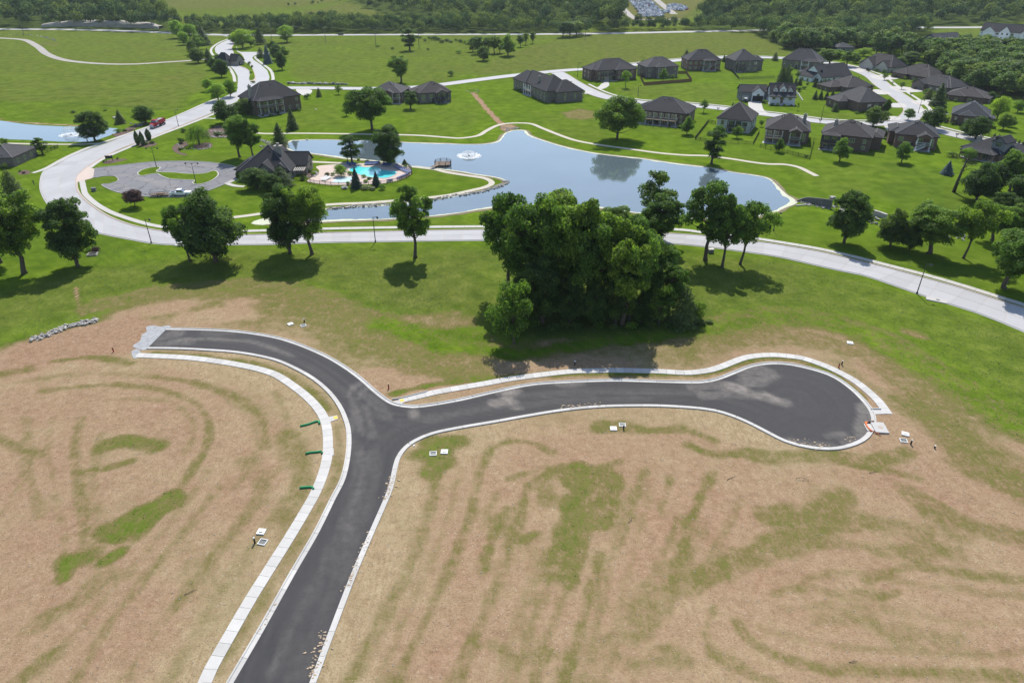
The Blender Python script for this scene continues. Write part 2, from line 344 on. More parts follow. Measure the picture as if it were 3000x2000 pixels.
# meadows
F.area([(-200,84),(462,96),(520,105),(560,140),(600,185),(615,230),(590,265),(510,322),(400,318),(240,312),(100,302),(-200,282)], 3, 3, 15, olive=.62)
F.area([(770,140),(850,112),(1180,108),(1400,125),(1500,150),(1480,190),(1380,222),(1250,240),(1060,247),(860,245),(830,215),(860,190)], 4, 4, 18, olive=.55)
F.area([(1380,225),(1500,150),(1660,112),(1900,92),(2150,88),(2260,115),(2330,165),(2250,162),(2100,162),(1850,185),(1650,203),(1500,213)], 4, 3, 18, olive=.82)
F.area([(470,30),(840,22),(1010,2),(1010,-25),(430,-25)], 8, 4, 30, olive=1.0, veg=1.0)
F.area([(870,60),(880,38),(1020,5),(1100,32),(1200,55),(1130,68)], 8, 4, 30, olive=1.0, veg=1.2)
F.area([(1740,-25),(1800,20),(1830,60),(1990,66),(2040,30),(2140,25),(2100,-25)], 8, 3, 30, olive=.9, veg=.75, clay=.3)
F.area([(-100,850),(0,835),(250,790),(500,765),(800,730),(1300,725),(1500,735),(2000,745),(2300,770),(2600,850),(3100,1000),(3200,1320),(2935,1190),(2765,1078),(2642,980),(2472,920),(2268,905),(1900,985),(1480,1010),(1397,935),(1221,921),(1000,892),(800,824),(600,832),(350,898),(0,1006),(-100,1010)], 5, 3, 14, olive=.55)
F.area([(880,760),(1350,760),(1400,860),(1380,900),(1150,905),(960,850)], 6, 3, 12, olive=.72)
F.area([(300,790),(560,785),(620,810),(350,860),(60,940),(-60,940),(-60,880)], 6, 3, 12, olive=.62)
F.area([(2150,800),(2500,840),(2800,930),(3000,1020),(3100,1120),(2800,1020),(2500,900),(2200,870)], 6, 3, 12, olive=.55)
# forest floors
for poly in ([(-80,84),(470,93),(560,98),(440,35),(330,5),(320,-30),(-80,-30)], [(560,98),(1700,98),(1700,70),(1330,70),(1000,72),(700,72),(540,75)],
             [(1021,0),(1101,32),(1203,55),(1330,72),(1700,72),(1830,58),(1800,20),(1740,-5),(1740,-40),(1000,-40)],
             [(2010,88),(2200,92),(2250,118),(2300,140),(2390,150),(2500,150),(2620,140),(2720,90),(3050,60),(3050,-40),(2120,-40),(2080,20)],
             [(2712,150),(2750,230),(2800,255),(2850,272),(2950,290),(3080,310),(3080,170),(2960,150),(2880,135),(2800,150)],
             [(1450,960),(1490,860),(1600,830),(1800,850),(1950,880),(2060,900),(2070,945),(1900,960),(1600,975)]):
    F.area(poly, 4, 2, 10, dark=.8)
# lots mown at different times
for poly, ol_, dk in (([(1800,260),(1860,250),(2000,246),(2110,240),(2130,262),(2120,312),(2000,304),(1870,296)],.38,0),([(2600,470),(2760,500),(2860,600),(2700,640),(2560,560)],.1,.28),([(1200,430),(1400,380),(1420,300),(1300,290),(1180,330)],.22,0),([(920,560),(1200,545),(1400,545),(1380,558),(1200,580),(960,596)],.0,.12),([(1560,330),(1760,345),(1760,420),(1650,400)],.28,0),([(2330,500),(2480,480),(2640,500),(2560,560),(2420,570)],.25,0),([(2350,340),(2480,330),(2560,350),(2400,350)],.3,0),
    ([(240,300),(400,330),(420,345),(200,350),(0,340),(0,300)],.2,0),([(380,440),(540,450),(640,465),(420,468)],.12,0),([(1430,640),(1000,655),(1000,668),(1430,660)],.3,0),([(2080,680),(2450,720),(2600,760),(2480,720),(2300,660)],.2,0),([(0,690),(140,640),(270,680),(420,712),(300,760),(0,820)],.0,.22),([(820,300),(1000,310),(1000,360),(860,370)],.25,0),([(2150,215),(2270,225),(2260,245),(2160,240)],.0,.15)):
    F.area(poly, 3, 3, 9, olive=ol_, dark=dk)
# rough strip and hillside details
F.area([(1640,330),(1700,318),(1745,325),(1748,345),(1700,352),(1655,347)], 2, 1, 6, olive=1, veg=.55)
F.stroke([(1385,272),(1410,300),(1440,335),(1470,365),(1490,378)], 2.2, 1.2, .6, veg=.1, clay=.9)
F.area([(1462,366),(1500,364),(1525,372),(1500,384),(1478,388),(1462,380)], 1.5, .8, 4, veg=.05, clay=.8)
F.stroke([(-40,348),(80,360),(160,365),(260,370)], 2.0, 1.5, 1.0, veg=.2, clay=.1)
F.stroke([(2260,545),(2285,562),(2312,582)], 1.0, .6, .3, veg=.2, clay=.6)
F.stroke([(200,302),(330,311),(470,320),(540,312),(590,290)], 1.2, 1.0, .4, dark=.5)
F.stroke([(480,229),(530,229)], 3, 3, 1, veg=.55, clay=1)
F.stroke([(130,126),(150,132)], 8, 6, 2, veg=.6, clay=.6)
F.stroke([(1775,175),(1780,150)], .8, .6, .2, veg=.75, olive=1.0)
F.stroke([(1787,175),(1790,150)], .8, .6, .2, veg=.75, olive=1.0)
# graded ground in front
F.area(DIRT, 3.0, 2.0, 7, veg=.16, olive=.55, clay=.56)
F.area([(-80,1012),(200,962),(290,935),(350,898),(450,862),(600,832),(720,812),(865,833),(953,864),(1060,912),(1221,921),(1336,905),(1480,1010),(1900,985),(2080,935),(2268,905),(2472,920),(2642,980),(2765,1078),(2935,1190),(3100,1260),(2900,1330),(2640,1230),(2560,1120),(2400,1030),(2200,1020),(2050,1080),(1700,1080),(1300,1135),(1150,1160),(950,1030),(800,975),(480,950),(280,960),(0,1060)], 5, 3, 8, veg=.42, olive=.45, clay=.25)
for px in (NEW_RIGHT[37:], NEW_LEFT, WALK_L): F.stroke(px, 5.0, 6.0, .5, .8, clay=.0, veg=.2)
i_ = inside(XX, YY, PA(DIRT)[:, :2]); F.a['veg'] += np.where(i_, .09 * wob(XX, YY, 5.5) + .06 * wob(XX + 40, YY * .6, 2.1), 0); F.a['clay'] += np.where(i_, .3 * wob(XX + 9, YY * .8, 9.0), 0)
GRN = []
def grn(px, w, v=.62, soft=1.3, amt=1.0, ol=.5, wb=.5): GRN.append((px, w, v, soft, amt, ol, wb))   # laid down after the bare patches
def bare(px, w, c=.8, soft=2.5, amt=1.0, v=.12): F.stroke(k2(px), w * .6, soft * 1.3, 1.0, amt * .75, veg=v * .5, clay=c)
# yellow-green belt along the upper edge of the graded ground
grn([(230,700),(400,665),(560,660),(700,680),(800,720),(900,765),(1010,790),(1090,790)], 9, .60, 5, ol=.35)
grn([(640,700),(760,725),(860,780),(980,835),(1080,850)], 7, .55, 4, ol=.35)
grn([(880,745),(1000,770),(1090,765)], 5, .95, 3, ol=.05)
grn([(1010,795),(1100,800)], 4, 1.0, 2, ol=0)
grn([(1090,800),(1180,815),(1350,790),(1560,765),(1640,745)], 3.4, 1.0, 1.4, ol=0)
grn([(1640,760),(1760,730),(1880,735),(1990,770),(2100,830),(2230,900),(2352,980)], 7, .85, 4, ol=.15)
grn([(1650,790),(1800,770),(1950,800),(2080,880),(2200,980),(2352,1090)], 5, .55, 3)
grn([(2100,930),(2180,990),(2260,1080),(2352,1120)], 7, .62, 3)
for px, w, c in (([(300,720),(420,700)],5,.7),([(430,735),(560,720)],6,.5),([(680,690),(760,705)],5,.6),([(560,690),(640,685)],4,.8),([(860,865),(990,880)],6,.75),([(860,900),(960,885)],5,.8),([(1000,850),(1090,835)],5,.6),
                 ([(1160,850),(1300,840),(1420,835)],4,.7),([(1680,775),(1760,765)],6,.9),([(1880,880),(1960,930)],7,.7),([(1850,765),(1950,790),(2020,840)],5,.9),([(2050,980),(2110,1030)],6,.7),([(1990,830),(2080,900)],5,.8),([(2090,760),(2110,770)],2,1)):
    bare(px, w, c)
# verge between kerb and walk
grn([(900,905),(960,890),(1100,870),(1300,858),(1500,858),(1620,858),(1690,835),(1760,822),(1840,830),(1920,860),(1980,915)], 1.6, .75, .8, ol=.3)
grn([(350,812),(520,825),(620,845),(700,890),(750,940)], 1.6, .6, .8, ol=.4)
grn([(775,980),(778,1060),(760,1120),(700,1220),(600,1380),(500,1540)], 1.5, .42, .8)
# right-hand field streaks
for px, w, v in (([(965,1040),(1000,1010),(1040,1015)],4,.8),([(985,1030),(1010,1060),(1000,1085)],4.5,.75),([(1000,1090),(985,1180),(940,1300),(890,1400),(840,1500),(800,1568)],2.6,.50),([(1110,1070),(1130,1030),(1180,1012),(1230,1020),(1270,1040)],1.8,.52),
    ([(1100,1085),(1080,1180),(1040,1290),(990,1400),(940,1500),(905,1568)],2.0,.46),([(1165,1170),(1130,1230),(1110,1310)],2.6,.52),([(1230,1100),(1290,1070),(1350,1080),(1420,1060)],2.0,.50),([(1170,1100),(1230,1080)],1.6,.45),
    ([(1330,1085),(1320,1170),(1300,1250),(1270,1310)],5.0,.72),([(1310,1100),(1400,1100)],6.0,.62),([(1400,1090),(1400,1140),(1385,1190)],4.0,.66),([(1260,1085),(1250,1150)],3,.55),([(1380,1270),(1350,1390),(1320,1480),(1290,1568)],2.2,.50),
    ([(1285,1270),(1240,1390),(1200,1500),(1170,1568)],1.8,.42),([(1480,1080),(1450,1160),(1430,1240)],2.0,.45),([(1640,1085),(1600,1160),(1575,1240),(1560,1300)],2.4,.56),([(1540,1100),(1520,1180)],2.0,.46),
    ([(1560,1300),(1520,1380),(1460,1440),(1390,1480)],3.0,.46),([(1940,1135),(1860,1190),(1760,1250),(1660,1300),(1560,1350)],4.0,.60),([(1700,1300),(1810,1260),(1900,1240),(2040,1270),(2200,1260)],3.0,.50),([(1760,1190),(1800,1170)],5,.6),([(1840,1240),(1900,1205),(1990,1200)],5,.56),
    ([(1690,1430),(1720,1470),(1790,1510),(1900,1535),(2050,1540),(2352,1555)],2.4,.50),([(1780,1360),(1860,1350),(1950,1370),(2060,1360)],1.8,.42),([(1990,1330),(2110,1300),(2230,1320),(2352,1330)],2.2,.48),([(2080,1130),(2200,1200),(2352,1240)],4.5,.55),([(1880,1420),(2000,1430),(2120,1470),(2200,1460)],3.0,.44),
    ([(1430,970),(1490,990),(1560,985),(1640,1010)],2.6,.55),([(1380,985),(1430,980),(1470,990)],3,.7),([(1580,1020),(1640,1045),(1700,1040)],2.2,.6),([(1730,1040),(1800,1050),(1900,1045),(2010,1060),(2080,1040)],3.2,.62),([(1940,1060),(2040,1080),(2110,1100)],2.6,.5),
    ([(1500,1360),(1490,1430)],3,.42),([(1100,1430),(1080,1500),(1040,1568)],2.4,.42),([(1130,1480),(1200,1510),(1260,1500)],2.6,.42),([(1460,1520),(1560,1500)],3,.44),([(1640,1500),(1700,1530)],2.4,.46),([(1200,1240),(1230,1225)],1.6,.7)):
    grn(px, w, v)
for px, w, c in (([(1140,1110),(1190,1070)],5,.8),([(1330,1010),(1390,1020)],4,.7),([(1480,1250),(1560,1210)],6,1),([(1590,1140),(1700,1180)],7,1),([(1770,1310),(1900,1290),(2050,1320)],6,.8),([(1590,1420),(1700,1380),(1850,1400)],7,.7),([(2000,1100),(2100,1130),(2220,1190),(2352,1260)],4,1),
                 ([(1000,1480),(1080,1450)],5,1),([(1700,1490),(1780,1540)],5,.6),([(1900,1470),(2100,1500),(2352,1450)],8,.7),([(2200,1380),(2352,1400)],6,.6),([(1250,1440),(1330,1440)],4,.7),([(1050,1240),(1070,1330)],3,.8),([(1420,1340),(1500,1310)],5,.8)):
    bare(px, w, c, 3.5, .8)
for px, w, v in (([(1050,1100),(1030,1190),(990,1290),(930,1420),(870,1568)],1.3,.34),([(1200,1180),(1170,1270),(1120,1390),(1070,1500),(1050,1568)],1.4,.40),([(1250,1280),(1215,1370),(1180,1450),(1140,1568)],1.3,.36),([(1320,1300),(1290,1380),(1250,1480),(1225,1568)],1.6,.46),([(1440,1180),(1410,1270),(1390,1340),(1370,1440),(1350,1568)],1.4,.38),([(1500,1120),(1470,1220),(1440,1330),(1410,1450),(1390,1568)],1.2,.33),
    ([(1560,1180),(1530,1260),(1490,1330),(1450,1400)],1.5,.40),([(1620,1200),(1590,1280),(1560,1360),(1500,1440),(1450,1480)],1.3,.36),([(1700,1150),(1660,1230),(1620,1290)],1.3,.34),([(1790,1400),(1900,1390),(2050,1400),(2200,1430),(2352,1430)],1.3,.34),([(1750,1440),(1850,1470),(2000,1490),(2200,1500),(2352,1500)],1.3,.36),([(1640,1400),(1620,1450),(1640,1500),(1700,1540),(1780,1568)],1.6,.42),([(1850,1330),(1960,1310),(2100,1340),(2352,1370)],1.3,.36),([(2000,1200),(2100,1215),(2220,1240)],3,.46),
    ([(1010,1120),(960,1250),(900,1380),(830,1540)],1.3,.36),([(1140,1130),(1110,1210)],1.3,.40),([(1360,1150),(1340,1250),(1310,1340)],1.8,.55),([(1215,1110),(1190,1190),(1165,1260)],1.6,.5)):
    grn(px, w, v)
for px, w, v in (([(30,880),(160,860),(320,862),(450,880),(540,925),(590,990),(580,1060),(540,1120)],1.3,.36),([(240,920),(340,915),(420,940),(445,985),(430,1040)],1.2,.34),([(630,900),(660,960),(655,1040),(610,1120),(540,1210),(450,1330),(360,1450),(280,1568)],1.3,.36),([(690,960),(700,1040),(670,1120),(590,1240),(500,1370),(420,1500),(390,1568)],1.3,.34),([(120,960),(110,1050),(130,1150),(150,1240),(120,1340)],1.2,.34),([(230,1000),(215,1100),(230,1180),(250,1230)],1.2,.36),([(480,1080),(400,1190),(300,1310),(200,1420),(100,1540)],1.2,.34),([(0,1180),(40,1120),(60,1040)],1.3,.36)):
    grn(px, w, v)
# left-hand field
for px, w, v in (([(90,900),(220,885),(340,890),(430,915),(475,955),(480,1010),(455,1060)],2.0,.50),([(455,1060),(420,1110),(370,1170),(310,1240)],2.2,.56),([(360,865),(470,885),(560,920),(605,970),(610,1025)],2.0,.50),([(190,960),(172,1010),(178,1100),(192,1190),(190,1270)],2.0,.48),
    ([(-20,1005),(40,1025),(90,1045)],2.6,.56),([(250,1020),(320,1010),(360,1025)],3.4,.72),([(200,1085),(260,1070),(300,1060)],2.6,.62),([(260,1215),(320,1185),(385,1150)],4.0,.80),([(290,1225),(340,1190)],3.0,.92),([(150,1290),(200,1280)],3.2,.75),([(145,1330),(155,1290)],2.4,.9),([(235,1290),(280,1265)],2.6,.78),
    ([(60,1450),(150,1400),(230,1330)],3.0,.46),([(40,1568),(110,1500)],2.4,.5),([(500,1120),(440,1200),(340,1320),(260,1420),(170,1568)],2.0,.40),([(580,1170),(480,1290),(400,1400)],2.2,.40),([(650,1000),(690,1050),(690,1130),(660,1190)],3.0,.50),([(700,900),(640,860),(560,840)],2.4,.48),([(10,860),(60,850)],3,.6),
    ([(120,830),(220,820),(300,835)],2.6,.62),([(560,1060),(600,1090),(590,1150)],3,.42),([(60,960),(70,1080),(90,1180)],1.6,.42)):
    grn(px, w, v)
for px, w, c in (([(0,940),(120,930),(220,950),(320,950)],7,.9),([(20,1120),(90,1090),(130,1050)],7,1),([(40,1300),(100,1220)],7,.9),([(300,760),(200,780),(80,800),(0,830)],6,1),([(270,1100),(340,1090),(410,1040)],5,.6),([(250,1480),(340,1420)],6,.9),([(520,1060),(560,1000),(520,950)],6,.35),([(0,1480),(80,1380)],6,.8),([(230,900),(350,930)],4,.7),([(330,960),(420,970),(430,1010)],5,.85)):
    bare(px, w, c, 4, .85)
F.area([(60,1010),(200,968),(290,948),(400,940),(440,955),(420,1000),(395,1030),(300,1040),(180,1050),(0,1090)], 3, 2, 5, veg=.04, clay=1.4)
bare([(235,770),(270,755),(310,770)], 8, .95); bare([(150,795),(210,790),(280,800)], 5, 1)
bare([(2005,945),(2040,950)], 2.4, .6, 1.0); bare([(2060,1105),(2120,1130)], 3, 1, 1.5)
F.stroke(k2([(1010,1030),(1015,1045)]), 1.6, .8, .2, veg=1, olive=.1)
for px in ([(2085,1115),(2180,1180),(2260,1210),(2352,1250)], [(2110,1120),(2220,1165)], [(175,660),(180,700),(190,730)]):
    F.stroke(k2(px), .5, .5, .4, 1, veg=0, clay=1)

for px, w, v, soft, amt, ol, wb in GRN: F.stroke(k2(px), w * (.2 if w < 3 else .5), soft * 1.2 if w >= 3 else 1.15, wb * (1.6 if w >= 3 else .7), amt * (1.0 if v > .7 or ol < .5 else .82), veg=v * (.88 if w >= 3 and ol >= .5 else 1.0), olive=ol)
v3 = np.stack([XX, YY, hgt(XX, YY)], 1).astype(np.float32); nx, ny = len(gx), len(gy)
me = bpy.data.meshes.new('ground'); me.vertices.add(nx * ny); me.vertices.foreach_set('co', v3.ravel())
ii = np.arange((ny - 1) * (nx - 1)); a = (ii // (nx - 1)) * nx + ii % (nx - 1)
fc = np.stack([a, a + 1, a + nx + 1, a + nx], 1).astype(np.int32); nf = len(fc)
me.loops.add(nf * 4); me.loops.foreach_set('vertex_index', fc.ravel()); me.polygons.add(nf)
me.polygons.foreach_set('loop_start', np.arange(0, nf * 4, 4, dtype=np.int32)); me.polygons.foreach_set('loop_total', np.full(nf, 4, np.int32))
me.polygons.foreach_set('use_smooth', np.ones(nf, bool))
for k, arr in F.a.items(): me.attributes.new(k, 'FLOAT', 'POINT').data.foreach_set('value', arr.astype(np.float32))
me.update(calc_edges=True)
def ground_mat():
    t = NT('ground'); ps = t.pos()
    nb, nm, nf_, nx_ = t.noise(.03, 3), t.noise(.22, 4, .6), t.noise(1.1, 4, .65), t.noise(4.2, 3, .7)
    st = t.n("ShaderNodeVectorMath", operation='MULTIPLY'); t.l(ps, st.inputs[0]); st.inputs[1].default_value = (1.0, .35, 1.0)
    nst = t.noise(2.2, 4, .7, st.outputs[0])
    lawn = t.ramp(nm, [(.32, (.070, .120, .008, 1)), (.5, (.110, .172, .013, 1)), (.68, (.155, .220, .020, 1))])
    lawn = t.mix(t.ramp(nb, [(.35, 0), (.7, .55)]), lawn, (.066, .112, .010, 1))
    lawn = t.mix(t.ramp(nx_, [(.38, .0), (.66, .42)]), lawn, (.036, .072, .006, 1))
    mw = t.n('ShaderNodeTexWave', wave_type='BANDS', bands_direction='DIAGONAL'); mw.inputs['Scale'].default_value = .22; mw.inputs['Distortion'].default_value = 3.0; mw.inputs['Detail'].default_value = 1.0; mw.inputs['Detail Scale'].default_value = .25; t.l(ps, mw.inputs['Vector'])
    lawn = t.mix(t.ramp(mw.outputs['Fac'], [(.3, .0), (.7, .22)]), lawn, (.058, .104, .010, 1))
    ol = t.ramp(nm, [(.28, (.070, .088, .016, 1)), (.5, (.115, .128, .028, 1)), (.74, (.170, .168, .050, 1))])
    ol = t.mix(t.ramp(nst, [(.38, .0), (.64, .6)]), ol, (.050, .072, .020, 1))
    ol = t.mix(t.ramp(t.noise(.5, 5, .7), [(.62, .0), (.74, .35)]), ol, (.24, .24, .13, 1))
    of = t.math('ADD', t.attr('olive'), t.math('MULTIPLY', t.math('SUBTRACT', nb, .5), .7), True)
    grass = t.mix(of, lawn, ol)
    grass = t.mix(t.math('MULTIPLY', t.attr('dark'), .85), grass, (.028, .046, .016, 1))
    straw = t.ramp(nst, [(.28, (.225, .165, .092, 1)), (.5, (.295, .225, .132, 1)), (.74, (.37, .295, .185, 1))])
    clay = t.ramp(nf_, [(.28, (.208, .127, .076, 1)), (.5, (.262, .168, .106, 1)), (.76, (.322, .218, .146, 1))])
    cf = t.math('ADD', t.attr('clay'), t.math('MULTIPLY', t.math('SUBTRACT', nm, .5), 1.3), True)
    dirt = t.mix(cf, straw, clay)
    dirt = t.mix(t.ramp(t.noise(.65, 4, .7), [(.50, .0), (.68, .35)]), dirt, (.170, .115, .068, 1))
    dirt = t.mix(t.ramp(nx_, [(.34, .5), (.46, .0)]), dirt, (.125, .088, .048, 1))
    dirt = t.mix(t.ramp(t.noise(2.6, 2, .5), [(.66, .0), (.72, .4)]), dirt, (.42, .36, .27, 1))
    dirt = t.mix(t.ramp(nx_, [(.60, .0), (.72, .4)]), dirt, (.42, .33, .23, 1))
    k = t.math('ADD', t.math('MULTIPLY', t.math('SUBTRACT', nst, .5), 1.5), t.math('MULTIPLY', t.math('SUBTRACT', t.noise(.45, 5, .72), .5), 1.9))
    k = t.math('ADD', k, t.math('MULTIPLY', t.math('SUBTRACT', nx_, .5), 1.6))
    ve = t.math('MULTIPLY', t.attr('veg'), t.math('ADD', k, 1.0))
    thin = t.mix(nf_, (.090, .083, .022, 1), (.146, .132, .044, 1))
    c1 = t.mix(t.ramp(ve, [(.20, .0), (.50, .85)]), dirt, thin)
    c2 = t.mix(t.ramp(ve, [(.50, .0), (.95, 1.0)]), c1, grass)
    t.bump(t.math('ADD', nf_, t.math('MULTIPLY', nx_, .6)), .55, .22)
    t.b.inputs["Specular IOR Level"].default_value = .0
    return t.base(c2, .95)
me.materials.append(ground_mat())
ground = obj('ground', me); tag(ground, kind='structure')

# ------------------------------------------------------------------ draped sheets, ribbons, slabs
def fill(poly, step):
    n = len(poly); lo = poly.min(0); hi = poly.max(0)
    g = np.stack(np.meshgrid(np.arange(lo[0], hi[0], step), np.arange(lo[1], hi[1], step)), -1).reshape(-1, 2)
    if len(g):
        d = seg_dist(g[:, 0], g[:, 1], np.concatenate([poly, poly[:1]])); g = g[inside(g[:, 0], g[:, 1], poly) & (d > step * .4)]
    pts = np.concatenate([poly, g]) if len(g) else poly
    r = delaunay_2d_cdt([Vector(p) for p in pts], [], [list(range(n))], 1, 1e-4)
    return np.array([tuple(p) for p in r[0]]), [tuple(f) for f in r[2]]
def up(v2, f):
    f2 = []
    for q in f:
        a, b, c = v2[q[0]], v2[q[1]], v2[q[2]]
        f2.append(q if (b[0]-a[0])*(c[1]-a[1]) - (b[1]-a[1])*(c[0]-a[0]) > 0 else q[::-1])
    return f2
def sheet(name, px, mat, dz=.05, step=6.0, closed_spline=True, world=None, flat=None, kind='structure', thick=0.0, parent=None):
    poly = world if world is not None else (crom(PA(px)[:, :2], 1.6, True) if closed_spline else PA(px)[:, :2])
    v, f = fill(poly, step); f = up(v, f)
    z = (hgt(v[:, 0], v[:, 1]) if flat is None else np.full(len(v), flat)) + dz
    vv = np.c_[v, z]
    if thick:
        n0 = len(poly); b = len(vv); lowv = np.c_[vv[:n0, :2], vv[:n0, 2] - thick]; vv = np.concatenate([vv, lowv])
        area = np.sum(poly[:, 0] * np.roll(poly[:, 1], -1) - np.roll(poly[:, 0], -1) * poly[:, 1])
        for i in range(n0):
            j = (i + 1) % n0; q = (i, b + i, b + j, j); f.append(q if area > 0 else q[::-1])
    o = obj(name, mesh(name, vv, f, mat), parent)
    if parent is None: tag(o, kind=kind)
    return o
def sweep(name, path, prof, mat, closed=False, kind='structure', parent=None, cap=True):
    """prof: list of (offset to the left of the path, height) from one side to the other"""
    n = normals2(path, closed); N, m = len(path), len(prof); v = []
    for k in range(N):
        for o, z in prof:
            q = path[k] + n[k] * o; v.append((q[0], q[1], G(q[0], q[1]) + z))
    f = []
    for k in range(N if closed else N - 1):
        j = (k + 1) % N
        for i in range(m - 1): f.append((k * m + i, k * m + i + 1, j * m + i + 1, j * m + i))
    if cap and not closed: f += [tuple(range(m))[::-1], tuple((N - 1) * m + i for i in range(m))]
    f = [q[::-1] for q in f]
    o = obj(name, mesh(name, v, f, mat), parent)
    if parent is None and kind: tag(o, kind=kind)
    return o
def strip(w, z=.05, c=0): return [(-w / 2 + c, z - .25), (-w / 2 + c, z), (c, z + .004), (w / 2 + c, z), (w / 2 + c, z - .25)]
def pieces(parent, name, path, prof, mat, L, gap=.03, ztilt=0.0):
    tot = np.sum(np.linalg.norm(np.diff(path, axis=0), axis=1)); n = max(1, int(round(tot / L)))
    fine = resample(path, n=n * 6 + 1); out = []
    for i in range(n):
        seg = fine[i * 6:i * 6 + 7].copy()
        d0 = seg[1] - seg[0]; d1 = seg[-2] - seg[-1]
        seg[0] += d0 / np.linalg.norm(d0) * gap / 2; seg[-1] += d1 / np.linalg.norm(d1) * gap / 2
        pz = [(o, z + random.uniform(-ztilt, ztilt)) for o, z in prof] if ztilt else prof
        out.append(sweep(name, seg[::2] if False else seg, pz, mat, parent=parent))
    return out

# new asphalt street with its kerbs
eR = crom(PA(NEW_RIGHT)[:, :2], 1.2); eL = crom(PA(NEW_LEFT)[:, :2], 1.2)
loop = np.concatenate([eR, eL[::-1]])
def asphalt_mat(name, dark, light, streak=True):
    t = NT(name); ps = t.pos()
    n1, n2, n3 = t.noise(.12, 4, .6), t.noise(2.5, 3, .6), t.noise(.8, 5, .75)
    c = t.ramp(n1, [(.2, dark), (.85, light)])
    c = t.mix(t.ramp(n2, [(.35, .0), (.7, .3)]), c, scl(light, 1.2))
    du = t.math('MULTIPLY', t.attr('dust'), t.ramp(n3, [(.30, .25), (.65, 1.0)]))
    c = t.mix(du, c, (.27, .24, .21, 1))
    if streak:
        vo = t.n("ShaderNodeTexVoronoi", feature='DISTANCE_TO_EDGE'); vo.inputs["Scale"].default_value = .16
        ad = t.n("ShaderNodeVectorMath", operation='ADD'); t.l(ps, ad.inputs[0]); nv = t.n("ShaderNodeTexNoise"); nv.inputs["Scale"].default_value = .5; t.l(ps, nv.inputs["Vector"]); sc_ = t.n("ShaderNodeVectorMath", operation='SCALE'); sc_.inputs["Scale"].default_value = 2.2; t.l(nv.outputs["Color"], sc_.inputs[0]); t.l(sc_.outputs[0], ad.inputs[1]); t.l(ad.outputs[0], vo.inputs["Vector"])
        c = t.mix(t.ramp(vo.outputs["Distance"], [(.008, .7), (.03, .0)]), c, scl(dark, .45))
    t.bump(t.noise(9, 2), .25, .02)
    return t.base(c, .88)
M['asphalt'] = asphalt_mat('asphalt', (.034, .033, .034, 1), (.044, .0425, .0435, 1), False)
M['old_asphalt'] = asphalt_mat('old_asphalt', (.13, .128, .134, 1), (.175, .172, .178, 1))
v2, f2 = fill(loop, .6); f2 = up(v2, f2)
mr = mesh('road', np.c_[v2, hgt(v2[:, 0], v2[:, 1]) + .045], f2, M['asphalt'])
FA = Field(v2[:, 0], v2[:, 1], ['dust'])
def dust(px, w, a, soft=.8): FA.stroke(px, w * .8, soft, .4, a * .6, dust=1.0)
d_ = seg_dist(v2[:, 0], v2[:, 1], eR[::2]); FA.a['dust'] = np.clip(.04 + (.05 * np.sin(d_ * 3.1 + 2 * wob(v2[:, 0], v2[:, 1], 14)) + .04 * np.sin(d_ * 5.3 + 1 + 2 * wob(v2[:, 0], v2[:, 1], 9)) + .04 * np.sin(d_ * 1.3 + 2)) * (.45 + .55 * wob(v2[:, 0], v2[:, 1], 6)) * (1 - .6 * sstep(40, 46, v2[:, 0])), 0, 1)
for px, w, a in (([(1022,1160),(1035,1135),(1060,1122)],.5,.55),([(1050,1165),(1065,1145),(1085,1135)],.7,.5),([(1030,1170),(1045,1210),(1060,1270)],.5,.45),([(1070,1190),(1085,1230),(1090,1280)],.4,.35),([(1080,1160),(1110,1190),(1130,1220)],1.6,.25),([(1015,1240),(1025,1260)],1.6,.35),([(1208,1205),(1214,1220)],.7,.8),
    ([(1450,1180),(1480,1175),(1500,1178)],1.6,1.0),([(1480,1165),(1505,1150)],1.5,1.0),([(1460,1150),(1520,1145)],1.2,.7),([(1508,1195),(1520,1195)],.5,.9),([(1640,1125),(1700,1122)],1.6,.5),
    ([(2030,1135),(2100,1128),(2160,1138)],2.2,.45),([(2060,1160),(2150,1155),(2240,1160)],2.0,.5),([(2150,1130),(2200,1150),(2250,1165),(2300,1180)],1.8,.6),([(2180,1090),(2230,1085),(2255,1100),(2220,1120),(2190,1120)],2.8,.55),([(2140,1130),(2180,1137)],1.2,.9),([(2240,1150),(2280,1175)],.7,.9),
    ([(2545,1195),(2540,1240),(2530,1270)],2.6,.8),([(2520,1290),(2480,1300)],1.4,.5),([(2420,1280),(2470,1270)],.6,.5),([(2310,1290),(2370,1302),(2440,1305)],1.0,.35),([(430,1000),(470,990),(520,975)],2.5,.45),([(500,1000),(600,992),(750,1005),(860,1045)],.35,.55),([(470,1010),(560,1003)],1.2,.4),([(600,975),(680,978)],1.0,.25),
    ([(1500,1160),(1700,1150),(1900,1148),(2050,1150)],1.4,.18),([(1500,1190),(1700,1172),(1900,1168)],1.2,.15),([(1250,1230),(1350,1210),(1500,1180)],1.2,.22),([(1040,1300),(1045,1400),(1000,1560),(900,1760),(800,1960)],1.1,.16),([(1100,1330),(1090,1430),(1030,1600),(950,1790),(860,1990)],1.0,.16),([(1060,1330),(1060,1420),(1010,1580)],.5,.2),([(1550,1112),(1640,1108)],.6,.0)):
    dust(px, w, a)
mr.attributes.new('dust', 'FLOAT', 'POINT').data.foreach_set('value', FA.a['dust'].astype(np.float32))
tag(obj('asphalt_road', mr), kind='structure')
KERB = [(0.10, -.2), (.10, .17), (-.06, .175), (-.12, .06), (-.62, .065), (-.62, .0)]
kb = obj('kerb', None); tag(kb, kind='structure')
def flip(prof): return [(-o, z) for o, z in prof][::-1]
pieces(kb, 'kerb_segment', eR, KERB, M['concrete_new'], 3.0, .035)
pieces(kb, 'kerb_segment', eL, flip(KERB), M['concrete_new'], 3.0, .035)
